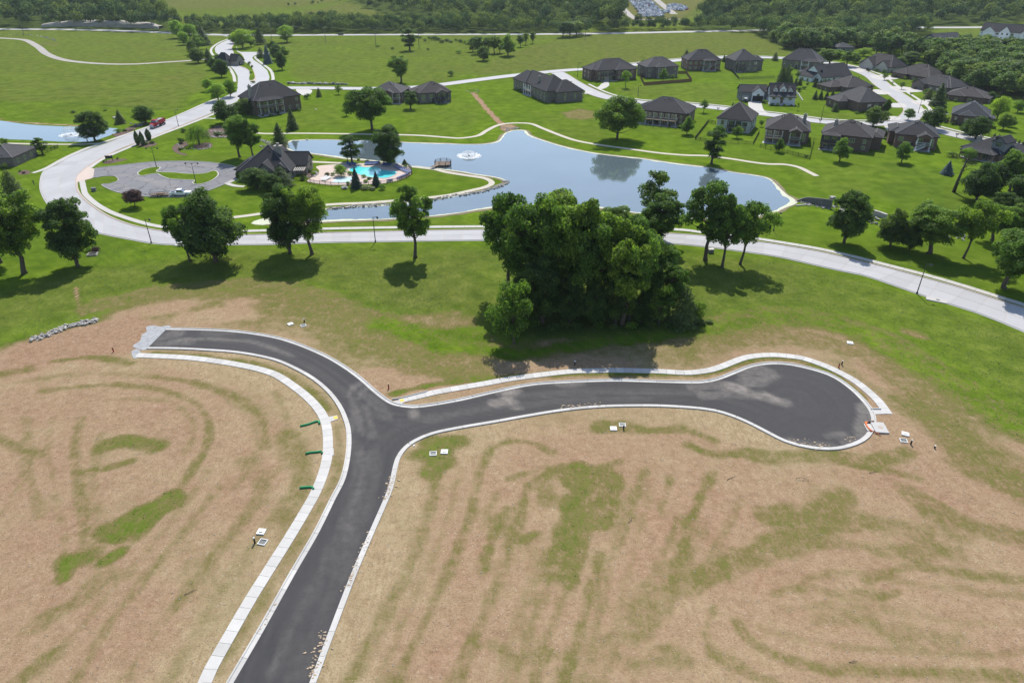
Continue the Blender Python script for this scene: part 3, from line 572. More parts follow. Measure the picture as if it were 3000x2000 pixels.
for nm, px in (('west', WALK_L), ('loop', WALK_R)):
    wk = obj('sidewalk', None); tag(wk, kind='structure')
    pieces(wk, 'slab', crom(PA(px)[:, :2], 1.0), strip(1.45, .09), M['concrete_new'], 1.5, .035, .003)
    if nm == 'west': sheet('slab', [(966,1315),(978,1315),(978,1334),(966,1334)], M['concrete_new'], .088, 3, False, parent=wk, thick=.2)
    else:
        sheet('slab', [(2548,1200),(2581,1200),(2591,1213),(2560,1214)], M['concrete_new'], .087, 3, False, parent=wk, thick=.2)
        o = obj('low_kerb', None, wk)
        sweep('low_kerb', resample(PA([(2551,1199),(2580,1199)])[:, :2], .5), [(-.08, -.1), (-.08, .26), (.08, .26), (.08, -.1)], M['concrete_new'], parent=wk)
        bpy.data.objects.remove(o)
        sweep('low_kerb', resample(PA([(1148,1171),(1180,1166),(1252,1147)])[:, :2], .5), [(-.06, -.1), (-.06, .24), (.06, .24), (.06, -.1)], M['concrete_new'], parent=wk)
        sheet('slab', [(1150,1177),(1185,1168),(1190,1176),(1175,1184)], M['concrete_new'], .088, 3, False, parent=wk, thick=.2)
ramp_ = sheet('ramp', [(957,1223),(988,1217),(991,1228),(962,1238)], M['concrete_new'], .086, 3, False, thick=.2)
tp = sheet('tactile_pad', [(977,1221),(988,1219),(990,1227),(979,1229)], M['yellow'], .105, 3, False, kind='thing', thick=.03)
tag(tp, 'yellow tactile pad on the kerb ramp between sidewalk and road bend', 'tactile pad')
tp = sheet('tactile_pad', [(1171,1171),(1181,1169),(1184,1176),(1174,1178)], M['yellow'], .105, 3, False, kind='thing', thick=.03)
tag(tp, 'yellow tactile pad at the start of the cul-de-sac sidewalk', 'tactile pad')
sheet('gravel_patch', [(388,1014),(402,1004),(412,996),(416,980),(430,972),(428,958),(448,953),(470,957),(496,953),(500,962),(494,966),(440,1012),(436,1021),(420,1026),(404,1022)], M['greygravel'], .03, 2.0)
sheet('gravel_patch', [(385,1030),(400,1022),(412,1030),(408,1046),(392,1050)], M['greygravel'], .028, 2.0)

# main concrete road, panel by panel
near_e = crom(PA([m[0] for m in MAIN])[:, :2], 1.0); far_e = crom(PA([m[1] for m in MAIN])[:, :2], 1.0)
cl = [(np.array(a) + np.array(b)) / 2 for a, b in zip(PA([m[0] for m in MAIN])[:, :2], PA([m[1] for m in MAIN])[:, :2])]
aw = PA([m[0] for m in MAIN])[:, :2]; bw = PA([m[1] for m in MAIN])[:, :2]
both = crom(np.concatenate([aw, bw], 1), 2.0); mid = (both[:, :2] + both[:, 2:]) / 2
dl = np.r_[0, np.cumsum(np.linalg.norm(np.diff(mid, axis=0), axis=1))]; nP = int(dl[-1] / 4.8)
tt = np.linspace(0, dl[-1], nP * 2 + 1); bb = np.stack([np.interp(tt, dl, both[:, k]) for k in range(4)], 1)
road = sheet('main_road', None, M['kerb_old'], .035, 5.0, world=np.concatenate([bb[:, :2], bb[::-1, 2:]]))
for i in range(nP):
    s3 = bb[i * 2:i * 2 + 3]
    for l0, l1 in ((0.0, .5), (.5, 1.0)):
        g = .035; v = []
        for j, q in enumerate(s3):
            a, b = q[:2], q[2:]; wd = np.linalg.norm(b - a); e = g / wd
            pa, pb = a + (b - a) * (l0 + e), a + (b - a) * (l1 - e)
            if j != 1:
                o = s3[1]; mm = ((o[:2] + o[2:]) / 2 - (a + b) / 2); mm = mm / np.linalg.norm(mm) * g; pa = pa + mm; pb = pb + mm
            v += [(*pa, G(*pa) + .06), (*pb, G(*pb) + .06)]
        fl = [(0, 1, 3, 2), (2, 3, 5, 4)]
        obj('panel', mesh('panel', v, up(np.array(v)[:, :2], fl), M['street']), road)
OKERB = [(-.14, -.1), (-.14, .16), (.03, .17), (.10, .06), (.45, .064), (.45, 0)]
sweep('kerb', resample(bb[:, 2:], 2.0), flip(OKERB) if True else OKERB, M['kerb_old'])
sweep('kerb', resample(bb[:, :2], 2.0), OKERB, M['concrete'])
sheet('boulevard', BOULEV, M['street'], .055, 6.0, False)
sheet('median', MEDIAN, M['kerb_old'], .18, 6.0, thick=.3)
mg = crom(PA(MEDIAN)[:, :2], 1.5, True); ctr = mg.mean(0)
sheet('median_grass', None, None, .2, 6.0, world=mg - normals2(mg, True) * -.5 if False else ctr + (mg - ctr) * .93).data.materials.append(None)
def ribbon(name, px, w, mat, z=.05, step=2.0, kerb=None, path=None):
    p = gpath(px, step) if path is None else path
    o = sweep(name, p, strip(w, z), mat)
    if kerb:
        for s in (1, -1): sweep('kerb', p + normals2(p) * s * (w / 2), (lambda q: q if s > 0 else flip(q))([(.10, -.1), (.10, .15), (-.04, .155), (-.10, z + .01), (-.35, z + .012), (-.35, z - .1)]), kerb)
    return o
ribbon('residential_street', ST_A, 8.4, M['street'], .05, 3.0, M['kerb_old'])
ribbon('residential_street', ST_B, 8.4, M['street'], .056, 3.0, M['kerb_old'])
ribbon('residential_street', ST_C, 8.6, M['street'], .062, 3.0, M['kerb_old'])
ribbon('highway', HWY, 11.0, M['gravel'], .03, 8.0)
ribbon('highway_lane', HWY, 8.0, M['street'], .06, 8.0)
ribbon('gravel_track', TRACK, 5.0, M['gravel'], .04, 3.0)
for nm, px, w in (('walking_path', PATH_N, 1.9), ('walking_path', PATH_I, 1.9), ('footway', WALK_NE, 1.7), ('footway', WALK_NW, 1.7), ('footway', WALK_BE, 1.7), ('footway', WALK_BW, 1.7), ('footway', WALK_BN, 1.7), ('walking_path', WALK_PL, 1.6)):
    ribbon(nm, px, w, M['path'] if w != 1.7 else M['drive'], .055, 1.5)
fw = obj('footway', None); tag(fw, kind='structure')
pieces(fw, 'slab', gpath(WALK_MS, 1.5), strip(1.6, .07), M['drive'], 3.0, .05)
pA = gpath(ST_A, 3.0); ribbon('footway', None, 1.5, M['drive'], .06, path=(pA + normals2(pA) * 6.8)[60:])
pC = gpath(ST_C, 3.0); ribbon('footway', None, 1.5, M['drive'], .06, path=(pC + normals2(pC) * 7.2)[8:48])
pB = gpath(ST_B, 3.0); ribbon('footway', None, 1.5, M['drive'], .06, path=(pB + normals2(pB) * 6.8)[14:])
ribbon('footway', [(590,348),(610,347),(632,348)], 1.2, M['drive'], .05, 1.0)
ribbon('footway', [(664,538),(690,526),(715,520)], 1.6, M['drive'], .075, 1.0); ribbon('footway', [(664,538),(690,545),(716,547)], 1.6, M['drive'], .085, 1.0)
for d in DRIVES: sheet('driveway', d, M['drive'], .075, 6.0)
sheet('drive_apron', APRON, M['pink'], .085, 4.0, False)
lot = sheet('parking_lot', LOT, M['old_asphalt'], .06, 2.5)
FL = Field(np.array([v.co.x for v in lot.data.vertices]), np.array([v.co.y for v in lot.data.vertices]), ['dust'])
for px in ([(300,500),(400,490),(520,480),(650,490)], [(320,512),(380,515),(430,528),(520,540)], [(420,525),(500,550),(560,560)], [(500,480),(560,500)], [(330,540),(400,560)]): FL.stroke(px, 1.2, 1, .4, .35, dust=1)
lot.data.attributes.new('dust', 'FLOAT', 'POINT').data.foreach_set('value', FL.a['dust'].astype(np.float32))
lp = crom(PA(LOT)[:, :2], 1.5, True); il = crom(PA(ISLE)[:, :2], 1.0, True)
sweep('kerb', lp, [(-.1, -.1), (-.1, .17), (.08, .17), (.08, -.1)], M['drive'], True)
sheet('parking_island', None, M['drive'], .19, 4.0, world=il, thick=.25)
il_in = il + normals2(il, True) * (.35 if np.sum(il[:, 0] * np.roll(il[:, 1], -1) - np.roll(il[:, 0], -1) * il[:, 1]) > 0 else -.35)
isle_g = sheet('island_lawn', None, me.materials[0], .22, 4.0, world=il_in)
for o_ in [isle_g] + [o for o in bpy.data.objects if o.name.startswith('median_grass')]:
    d = o_.data
    if not d.materials or d.materials[0] is None: d.materials.clear(); d.materials.append(me.materials[0])
    for k, val in (('veg', 2.0), ('olive', .1), ('clay', 0.0), ('dark', 0.0)): d.attributes.new(k, 'FLOAT', 'POINT').data.foreach_set('value', np.full(len(d.vertices), val, np.float32))
sheet('pool_deck', DECK, M['pink'], .05, 3.0)

# water
def water_mat(name, c, rough, bump):
    t = NT(name); b = t.b
    b.inputs["IOR"].default_value = 1.62; b.inputs["Specular IOR Level"].default_value = .9
    w = t.n("ShaderNodeVectorMath", operation='MULTIPLY'); t.l(t.pos(), w.inputs[0]); w.inputs[1].default_value = (1, .6, 1)
    h = t.math('ADD', t.noise(1.6, 3, .6, w.outputs[0]), t.math('MULTIPLY', t.noise(.25, 2), .6))
    t.bump(h, bump, .05)
    return t.base(t.ramp(t.noise(.05, 3), [(.3, scl(c, .88)), (.7, scl(c, 1.1))]), rough)
M['water'] = water_mat('water', (.084, .112, .126), .045, .10)
M['pool_water'] = water_mat('pool_water', (.10, .62, .62), .05, .12)
M['wade_water'] = water_mat('wade_water', (.55, .70, .72), .05, .12)
M['scum'] = pmat('scum', (.44, .45, .33), .25, .8, .8, 3.0)
def blobby(path, base, amp, s): return base + amp * (.5 + .5 * np.array([wob(np.array([q[0]]), np.array([q[1]]), s)[0] for q in path]))
for nm, px in (('pond', POND), ('pond', POND_L)):
    wl = crom(PA(px)[:, :2], 1.2, True); o = sheet(nm, None, M['water'], .05, 12.0, world=wl, flat=0.0)
    if px is POND:
        ar = np.sum(wl[:, 0] * np.roll(wl[:, 1], -1) - np.roll(wl[:, 0], -1) * wl[:, 1]); sg = 1 if ar > 0 else -1
        nn = normals2(wl, True) * sg
        wi = blobby(wl, .0, .9, 1.1) + blobby(wl, -.6, 1.5, 9.0); wi = np.maximum(wi, .12)
        mudw = blobby(wl, .5, 1.0, 3.0)
        inn = wl + nn * wi[:, None]; out = wl - nn * .25; v = np.concatenate([np.c_[out, np.full(len(wl), .075)], np.c_[inn, np.full(len(wl), .068)]]); N = len(wl)
        f = [(i, (i + 1) % N, N + (i + 1) % N, N + i) for i in range(N)]
        tag(obj('pond_scum', mesh('pond_scum', v, up(v[:, :2], f), M['scum'])), 'pale algae scum along the pond shore', 'scum', kind='stuff')
        o2 = wl - nn * (mudw + .3)[:, None]; v = np.concatenate([np.c_[o2, np.full(N, .03)], np.c_[wl - nn * .2, np.full(N, .06)]])
        M['mud'] = pmat('mud', (.16, .13, .075), .3, .6, .95)
        tag(obj('pond_bank', mesh('pond_bank', v, up(v[:, :2], f), M['mud'])), kind='structure')
sheet('pond_scum', [(735,655),(760,643),(800,640),(815,650),(770,660)], M['scum'], .07, 4.0, kind='stuff')
sheet('pond_scum', [(2309,574),(2329,586),(2334,596),(2300,610),(2270,624),(2280,612),(2303,600),(2316,588)], M['scum'], .09, 4.0, kind='stuff')
sheet('swimming_pool', POOL, M['pool_water'], .11, 3.0); pp = crom(PA(POOL)[:, :2], .8, True)
sweep('pool_coping', pp, [(-.25, 0), (-.25, .15), (.2, .15), (.2, 0)], M['drive'], True)
sheet('wading_pool', WADE, M['wade_water'], .1, 3.0)
# planting beds
for b in ([(505,432),(520,420),(545,415),(552,425),(540,432),(525,445),(548,452),(540,456),(512,446)], [(300,478),(320,468),(352,466),(375,467),(350,474),(320,480)], [(405,425),(425,415),(450,416),(460,424),(440,430),(415,431)], [(52,508),(72,498),(90,504),(84,510),(62,512)],
          [(565,428),(600,418),(620,420),(620,432),(590,438)], [(590,395),(640,368),(690,392),(660,402),(610,402)], [(898,515),(915,500),(934,505),(928,516),(905,522)], [(985,514),(1010,508),(1050,512),(1070,525),(1040,520),(1000,520)], [(365,378),(420,362),(440,360),(400,375),(380,384)], [(330,395),(385,380),(398,378),(350,400)]):
    sheet('planting_bed', b, M['mulch'], .045, 3.0)
# ------------------------------------------------------------------ vegetation
def leaf_mat(name, dark, mid, light, trans=.46, hue=.3):
    t = NT(name)
    c = t.ramp(t.island(), [(0, dark + (1,)), (.5, mid + (1,)), (1, light + (1,))])
    k = t.ramp(t.rnd(), [(0, (1 - hue, 1 - hue * .8, 1 - hue, 1)), (.5, (1, 1, 1, 1)), (1, (1 + hue, 1 + hue * .45, 1 - hue * .2, 1))])
    c = t.mix(1.0, c, k, 'MULTIPLY')
    c = t.mix(1.0, c, t.ramp(t.attr('clump'), [(0, (.62, .66, .66, 1)), (.5, (1, 1, 1, 1)), (1, (1.32, 1.24, 1.05, 1))]), 'MULTIPLY')
    tr = t.n("ShaderNodeBsdfTranslucent"); t.l(t.mix(1.0, c, (1.5, 1.7, .7, 1), 'MULTIPLY'), tr.inputs[0])
    mx = t.n("ShaderNodeMixShader"); mx.inputs[0].default_value = trans
    t.base(c, .6); t.b.inputs["Specular IOR Level"].default_value = .12
    t.l(t.b.outputs[0], mx.inputs[1]); t.l(tr.outputs[0], mx.inputs[2]); t.l(mx.outputs[0], t.out.inputs[0])
    return t.m
L_ = {'oak': leaf_mat('leaf_oak', (0.059, 0.114, 0.022), (0.107, 0.188, 0.034), (0.181, 0.280, 0.051)),
      'dark': leaf_mat('leaf_dark', (0.042, 0.079, 0.022), (0.069, 0.122, 0.034), (0.116, 0.188, 0.047)),
      'bright': leaf_mat('leaf_bright', (0.104, 0.186, 0.026), (0.172, 0.280, 0.040), (0.265, 0.383, 0.064)),
      'spruce': leaf_mat('leaf_spruce', (0.025, 0.049, 0.038), (0.042, 0.077, 0.060), (0.070, 0.116, 0.088), .12, .15),
      'cedar': leaf_mat('leaf_cedar', (0.046, 0.075, 0.026), (0.074, 0.114, 0.037), (0.120, 0.163, 0.055), .12),
      'blue': leaf_mat('leaf_blue', (0.052, 0.091, 0.102), (0.084, 0.133, 0.147), (0.131, 0.189, 0.201), .1, .1),
      'purple': leaf_mat('leaf_purple', (0.038, 0.021, 0.025), (0.067, 0.035, 0.038), (0.105, 0.060, 0.060), .15, .1),
      'grass': leaf_mat('leaf_grass', (.05, .09, .02), (.085, .13, .035), (.13, .17, .05), .25, .2),
      'yellow': leaf_mat('leaf_yellow', (.25, .22, .03), (.38, .34, .05), (.48, .44, .09), .25, .1),
      'white': leaf_mat('leaf_white', (.05, .08, .02), (.08, .12, .04), (.5, .5, .42), .25, .1),
      'wood': leaf_mat('leaf_wood', (0.055, 0.101, 0.029), (0.098, 0.163, 0.040), (0.153, 0.231, 0.055), .3, .38)}
def leaf_quads(pos, nrm, size, r, aspect=.62):
    n = len(pos); up_ = r.normal(size=(n, 3)); a = np.cross(nrm, up_); a /= np.maximum(np.linalg.norm(a, axis=1, keepdims=True), 1e-6)
    b = np.cross(nrm, a); sz = np.asarray(size)[:, None]
    bend = nrm * sz * .18
    return np.stack([pos - a * sz * .5, pos - b * sz * aspect * .5 - bend, pos + a * sz * .5, pos + b * sz * aspect * .5 - bend], 1)
def unit(r, n):
    d = r.normal(size=(n, 3)); return d / np.linalg.norm(d, axis=1, keepdims=True)
def lobes_crown(lobes, n, size, r, inner=.2, rough=.65):
    lobes = np.asarray(lobes); w = lobes[:, 3] ** 2; k = r.choice(len(lobes), n, p=w / w.sum())
    d = unit(r, n); d[:, 2] = np.where(d[:, 2] < -.55, -d[:, 2] * r.random(n), d[:, 2])
    rad = np.where(r.random(n) < inner, r.uniform(.25, .75, n), r.uniform(.74, 1.10, n) + np.abs(r.normal(size=n)) * .08)
    pos = lobes[k, :3] + d * (lobes[k, 3] * rad)[:, None] * np.array([1, 1, .85])
    global LAST_TONE
    LAST_TONE = r.random(len(lobes))[k]
    nr = d + r.normal(size=(n, 3)) * rough + np.array([0, 0, .35]); nr /= np.linalg.norm(nr, axis=1, keepdims=True)
    return leaf_quads(pos, nr, size * r.uniform(.65, 1.35, n), r)
def limb(mb, a, b, r0, r1, r, n=6, seg=5, sag=.12):
    a = np.array(a, float); b = np.array(b, float); L = np.linalg.norm(b - a); t = np.linspace(0, 1, seg)
    p = a + (b - a) * t[:, None]; off = r.normal(size=3) * L * sag * .5
    p = p + np.sin(t * math.pi)[:, None] * (off + np.array([0, 0, L * sag * .4]))
    mb.tube(p, r0 + (r1 - r0) * t, n); return p
def broadleaf(seed, H, Rr, clear, form='oval', nl=34, leaves=6500, size=.62, lobe=.34, lean=0.0, gap=.0, tr=.022, sides=7, twigs=True, leafm=None):
    """trunk with limbs and a crown of leaf clumps; returns (trunk mesh, crown mesh)"""
    r = np.random.default_rng(seed); zc = H * (clear + (1 - clear) * .5); rz = H * (1 - clear) * .5
    lob = []
    ntry = 0
    while len(lob) < nl and ntry < 4000:
        ntry += 1
        d = unit(r, 1)[0]; u = r.uniform(.50, .86)
        zrel = d[2] * u
        if form == 'oval': wid = 1.0
        elif form == 'round': wid = 1.0
        elif form == 'spread': wid = .72 + .45 * (zrel + .3)
        elif form == 'pyr': wid = 1.0 - .55 * (zrel + .1)
        else: wid = 1.0
        az = math.atan2(d[1], d[0]); irr = 1 + .16 * math.sin(az * 2 + seed) + .12 * math.sin(az * 3 + 2 * seed)
        c = np.array([d[0] * u * Rr * wid * irr, d[1] * u * Rr * wid * irr, zc + zrel * rz])
        rad = Rr * lobe * r.uniform(.62, 1.15)
        if any(np.linalg.norm(c - q[:3]) < (.46 + gap) * (rad + q[3]) for q in lob): continue
        c[0] += lean * c[2]; lob.append([*c, rad])
    lob.append([lean * zc, 0, zc, Rr * lobe * 1.1]); lob.append([lean * H * .9, 0, zc + rz * .55, Rr * lobe])
    lob = np.array(lob); top = zc + rz * .9; lob[:, 2] = np.minimum(lob[:, 2], H - lob[:, 3] * .85)
    mb = MB(); tz = np.array([0, .06, .25, .5, .75, 1.0]) * (zc + rz * .35)
    tp = np.stack([lean * tz + r.normal(size=6) * .012 * H * (tz > 0), r.normal(size=6) * .010 * H * (tz > 0), tz], 1); tp[0, 2] = -.5
    trr = H * tr * np.array([1.75, 1.15, .95, .75, .5, .22]); mb.tube(tp, trr, sides + 2)
    for q in lob:
        zs = max(H * clear * r.uniform(.75, 1.1), min(q[2] - Rr * .35, zc + rz * .3)); zs = min(zs, tz[-1] * .97)
        s = np.array([np.interp(zs, tp[:, 2], tp[:, k]) for k in range(3)]); rs = np.interp(zs, tp[:, 2], trr)
        p = limb(mb, s, q[:3], rs * .5, .035, r, 5, 5)
        if twigs:
            for _ in range(2): limb(mb, p[3], q[:3] + unit(r, 1)[0] * q[3] * .8, .05, .015, r, 4, 3)
    qd = lobes_crown(lob, leaves, size, r)
    keep = qd[:, :, 2].min(1) > H * clear * .6
    return mb.me('trunk', M['bark'], True), quads_mesh('crown', qd[keep], leafm or L_['oak'], {'clump': LAST_TONE[keep]})
def conifer(seed, H, Rr, leaves=4200, size=.5, droop=.35, clear=.04, power=.9, leafm=None, ragged=.18, tiers=None):
    r = np.random.default_rng(seed); t = r.random(leaves) ** .72; t = 1 - t if False else t
    z = H * (clear + (1 - clear) * (1 - np.sqrt(r.random(leaves)))) ; f = 1 - (z / H - clear) / (1 - clear)
    az = r.random(leaves) * 2 * math.pi
    irr = 1 + ragged * (np.sin(az * 5 + z * 1.9 * 12 / H) + .6 * np.sin(az * 3 - z * 3.1 * 12 / H + seed)) * .8
    rad = Rr * np.maximum(f, .02) ** power * irr * np.where(r.random(leaves) < .3, r.uniform(.3, .85, leaves), r.uniform(.85, 1.06, leaves))
    if tiers: rad *= .82 + .25 * np.abs(np.sin(z / H * tiers * math.pi))
    pos = np.stack([np.cos(az) * rad, np.sin(az) * rad, z - droop * rad * .25], 1); pos[:, 2] = np.maximum(pos[:, 2], .1)
    nr = np.stack([np.cos(az), np.sin(az), np.full(leaves, .75)], 1) + r.normal(size=(leaves, 3)) * .45; nr /= np.linalg.norm(nr, axis=1, keepdims=True)
    mb = MB(); mb.tube([(0, 0, -.3), (0, 0, H * .5), (0, 0, H * .96)], [H * .02, H * .012, .02], 7)
    for i in range(18):
        zz = H * r.uniform(.1, .85); a = r.random() * 6.28; rr = Rr * (1 - zz / H) * .8
        mb.tube([(0, 0, zz), (math.cos(a) * rr, math.sin(a) * rr, zz - rr * .1)], [.05, .015], 4)
    return mb.me('trunk', M['bark'], True), quads_mesh('crown', leaf_quads(pos, nr, size * r.uniform(.6, 1.3, leaves), r, .45), leafm or L_['spruce'], {'clump': r.random(leaves)})
def column(seed, H, Rr, leaves=1500, size=.4, leafm=None):
    r = np.random.default_rng(seed); z = H * r.random(leaves); f = np.sin(np.clip(z / H * .92 + .08, 0, 1) * math.pi) ** .45 * np.where(z / H > .6, 1 - .5 * ((z / H - .6) / .4) ** 1.5, 1)
    az = r.random(leaves) * 6.283; rad = Rr * f * r.uniform(.8, 1.08, leaves)
    pos = np.stack([np.cos(az) * rad, np.sin(az) * rad, z + .05], 1); nr = np.stack([np.cos(az), np.sin(az), np.full(leaves, .4)], 1) + r.normal(size=(leaves, 3)) * .4; nr /= np.linalg.norm(nr, axis=1, keepdims=True)
    mb = MB(); mb.tube([(0, 0, -.2), (0, 0, H * .8)], [H * .02, .02], 6)
    return mb.me('trunk', M['bark'], True), quads_mesh('crown', leaf_quads(pos, nr, size * r.uniform(.7, 1.3, leaves), r), leafm or L_['cedar'], {'clump': r.random(leaves)})
def shrub_mesh(seed, leaves=420, size=.22, leafm=None, flat=1.0, nl=7):
    """unit shrub: radius 1, height about 1.4"""
    r = np.random.default_rng(seed); lob = []
    for i in range(nl):
        a = r.random() * 6.28; q = r.uniform(.25, .55); lob.append([math.cos(a) * q, math.sin(a) * q, r.uniform(.4, .8) * flat, r.uniform(.38, .52)])
    lob.append([0, 0, .75 * flat, .55]); qd = lobes_crown(lob, leaves, size, r, .15); qd[:, :, 2] = np.maximum(qd[:, :, 2], .03)
    mb = MB()
    for i in range(5): mb.tube([(0, 0, -.05), (r.normal() * .3, r.normal() * .3, .7 * flat)], [.05, .02], 4)
    return mb.me('stem', M['bark']), quads_mesh('foliage', qd, leafm or L_['dark'], {'clump': LAST_TONE})
def willow(seed, H, Rr):
    r = np.random.default_rng(seed); mb = MB(); mb.tube([(0, 0, -.4), (.1, 0, H * .35), (0, .1, H * .6)], [H * .05, H * .035, H * .02], 8); pos = []; nrm = []
    for i in range(230):
        a = r.random() * 6.28; q = Rr * math.sqrt(r.random()); zt = H * (1 - .35 * (q / Rr) ** 2) * r.uniform(.9, 1); L = zt * r.uniform(.45, .85)
        m = int(L / .16); zz = zt - np.linspace(0, L, m); qq = q + (np.linspace(0, 1, m) ** 2) * .4
        pos.append(np.stack([np.cos(a) * qq, np.sin(a) * qq, zz], 1) + r.normal(size=(m, 3)) * .08); nrm.append(np.tile([math.cos(a), math.sin(a), .3], (m, 1)))
    for i in range(12):
        a = i * .52; limb(mb, (0, 0, H * .45), (math.cos(a) * Rr * .7, math.sin(a) * Rr * .7, H * .85), .1, .02, r)
    pos = np.concatenate(pos); nrm = np.concatenate(nrm) + r.normal(size=pos.shape) * .4; nrm /= np.linalg.norm(nrm, axis=1, keepdims=True)
    return mb.me('trunk', M['bark'], True), quads_mesh('crown', leaf_quads(pos, nrm, .34 * r.uniform(.7, 1.3, len(pos)), r, .4), L_['oak'], {'clump': r.random(len(pos))})
def bare_tree(seed, H):
    r = np.random.default_rng(seed); mb = MB(); tp = np.array([(0, 0, -.5), (.1, 0, H * .3), (.5, .1, H * .6), (.9, 0, H)]); mb.tube(tp, [.55, .4, .28, .06], 8)
    ends = []
    for i in range(16):
        t = r.uniform(.45, .95); s = np.array([np.interp(t, [0, .3, .6, 1], tp[:, k]) for k in range(3)]); e = s + np.array([r.normal() * 2.0, r.normal() * 2.0, r.uniform(.5, 2.5)]); p = limb(mb, s, e, .12, .02, r)
        ends += [e, p[3]]
        for _ in range(3): limb(mb, p[3], e + r.normal(size=3) * 1.0, .04, .012, r, 4, 3)
    ends = np.array(ends); k = r.choice(len(ends), 260); pos = ends[k] + r.normal(size=(260, 3)) * .5
    return mb.me('trunk', M['bark'], True), quads_mesh('crown', leaf_quads(pos, unit(r, 260), .28 * r.uniform(.7, 1.3, 260), r), L_['cedar'], {'clump': r.random(260)})
TV = {}   # variant -> (trunk, crown, nominal height, nominal radius)
def tv(k, fn, seed, H, Rr, *a, **kw): TV[k] = fn(seed, H, Rr, *a, **kw) + (H, Rr)
tv('tallA', broadleaf, 11, 20, 6.5, .24, 'oval', 54, 15950, 0.52, 0.224, gap=.03); tv('tallB', broadleaf, 12, 20, 6.0, .20, 'oval', 48, 14500, 0.52, 0.274, gap=.05)
tv('tallC', broadleaf, 13, 21, 6.8, .14, 'spread', 59, 17400, 0.52, 0.255); tv('spread', broadleaf, 14, 17, 8.5, .20, 'spread', 59, 17400, 0.53, 0.215)
tv('leanL', broadleaf, 15, 15, 7.5, .30, 'spread', 40, 12325, 0.50, 0.224, lean=.16, gap=.05); tv('round', broadleaf, 16, 16, 8.0, .15, 'round', 81, 21750, 0.50, 0.206)
tv('low', broadleaf, 17, 16, 6.5, .02, 'pyr', 70, 18850, 0.50, 0.255, leafm=L_['dark']); tv('lowB', broadleaf, 18, 17, 6.0, .03, 'oval', 64, 17400, 0.50, 0.255, leafm=L_['dark'])
tv('maple', broadleaf, 19, 9, 3.4, .06, 'pyr', 30, 5200, .42, .36); tv('mapleB', broadleaf, 20, 9, 3.3, .09, 'oval', 26, 4800, .42, .38); tv('mapleC', broadleaf, 21, 10, 4.0, .01, 'round', 46, 6800, .46, .34, leafm=L_['dark'])
tv('brightA', broadleaf, 22, 11, 4.8, .05, 'round', 30, 5600, .48, .36, leafm=L_['bright']); tv('sparse', broadleaf, 23, 18, 4.6, .07, 'oval', 24, 6000, .52, .33, gap=.16, leafm=L_['dark'])
tv('narrow', broadleaf, 24, 14, 2.6, .07, 'oval', 22, 5000, .45, .48, leafm=L_['dark']); tv('small', broadleaf, 25, 5, 1.9, .22, 'oval', 14, 1500, .30, .42); tv('smallB', broadleaf, 26, 4, 1.4, .26, 'round', 10, 900, .28, .46, leafm=L_['bright'])
tv('purple', broadleaf, 27, 6, 3.2, .16, 'round', 24, 4200, .36, .34, leafm=L_['purple']); tv('scrub', broadleaf, 28, 11, 4.6, .08, 'oval', 26, 6000, .42, .32, gap=.10, lean=.04)
tv('spruce', conifer, 31, 8, 2.4, 4600, .42, tiers=9); tv('cedar', conifer, 32, 9, 3.0, 4600, .42, .2, .03, .6, L_['cedar'], .3); tv('pine', conifer, 33, 11, 3.0, 3600, .55, .3, .08, .75, L_['cedar'], .4, 7)
tv('bluespruce', conifer, 34, 6, 1.7, 3000, .36, leafm=L_['blue'], tiers=8); tv('arbor', column, 35, 5, .9); tv('cone', conifer, 36, 4, 1.1, 1400, .32, .2, .02, .8, L_['cedar'])
tv('willow', willow, 37, 8, 4.2); TV['bare'] = bare_tree(38, 14) + (14, 4)
for i in range(5): tv('wood%d' % i, broadleaf, 50 + i, 15, 5.2 + .4 * (i % 3), (.12, .2, .08, .16, .1)[i], ('oval', 'round', 'pyr', 'spread', 'oval')[i], 26, 1500, 1.05, .36, twigs=False, sides=5, leafm=L_['wood'])
SHR = {k: shrub_mesh(60 + i, 420, .22, L_[m], fl) for i, (k, m, fl) in enumerate((('dark', 'dark', 1), ('oak', 'oak', 1), ('bright', 'bright', .8), ('grass', 'grass', .7), ('yellow', 'yellow', .6), ('white', 'white', .8), ('cedar', 'cedar', 1), ('purple', 'purple', .8)))}
def tree_at(p, kind, H, Rr, name, label, group=None, rz=None, cat='tree'):
    t_, c_, H0, R0 = TV[kind]
    o = thing(name, label, cat, (p[0], p[1], p[2]), random.random() * 6.28 if rz is None else rz, group)
    o.scale = (Rr / R0, Rr / R0, H / H0)
    obj('trunk', t_, o); obj('crown', c_, o); return o
def tree(px, py, ytop, hw, kind, label, name='tree', group=None, rz=None):
    p = P(px, py); H = max(top_h(p, ytop), 1.0); Rr = hw * mpx(p)
    return tree_at(p, kind, H, Rr, name, label, group, rz)
def shrub(px, py, r, kind, label, name='shrub', group=None, h=1.0):
    p = P(px, py); s = r * mpx(p)
    o = thing(name, label, 'shrub', tuple(p), random.random() * 6.28, group); o.scale = (s, s, s * h)
    obj('stem', SHR[kind][0], o); obj('foliage', SHR[kind][1], o); return o

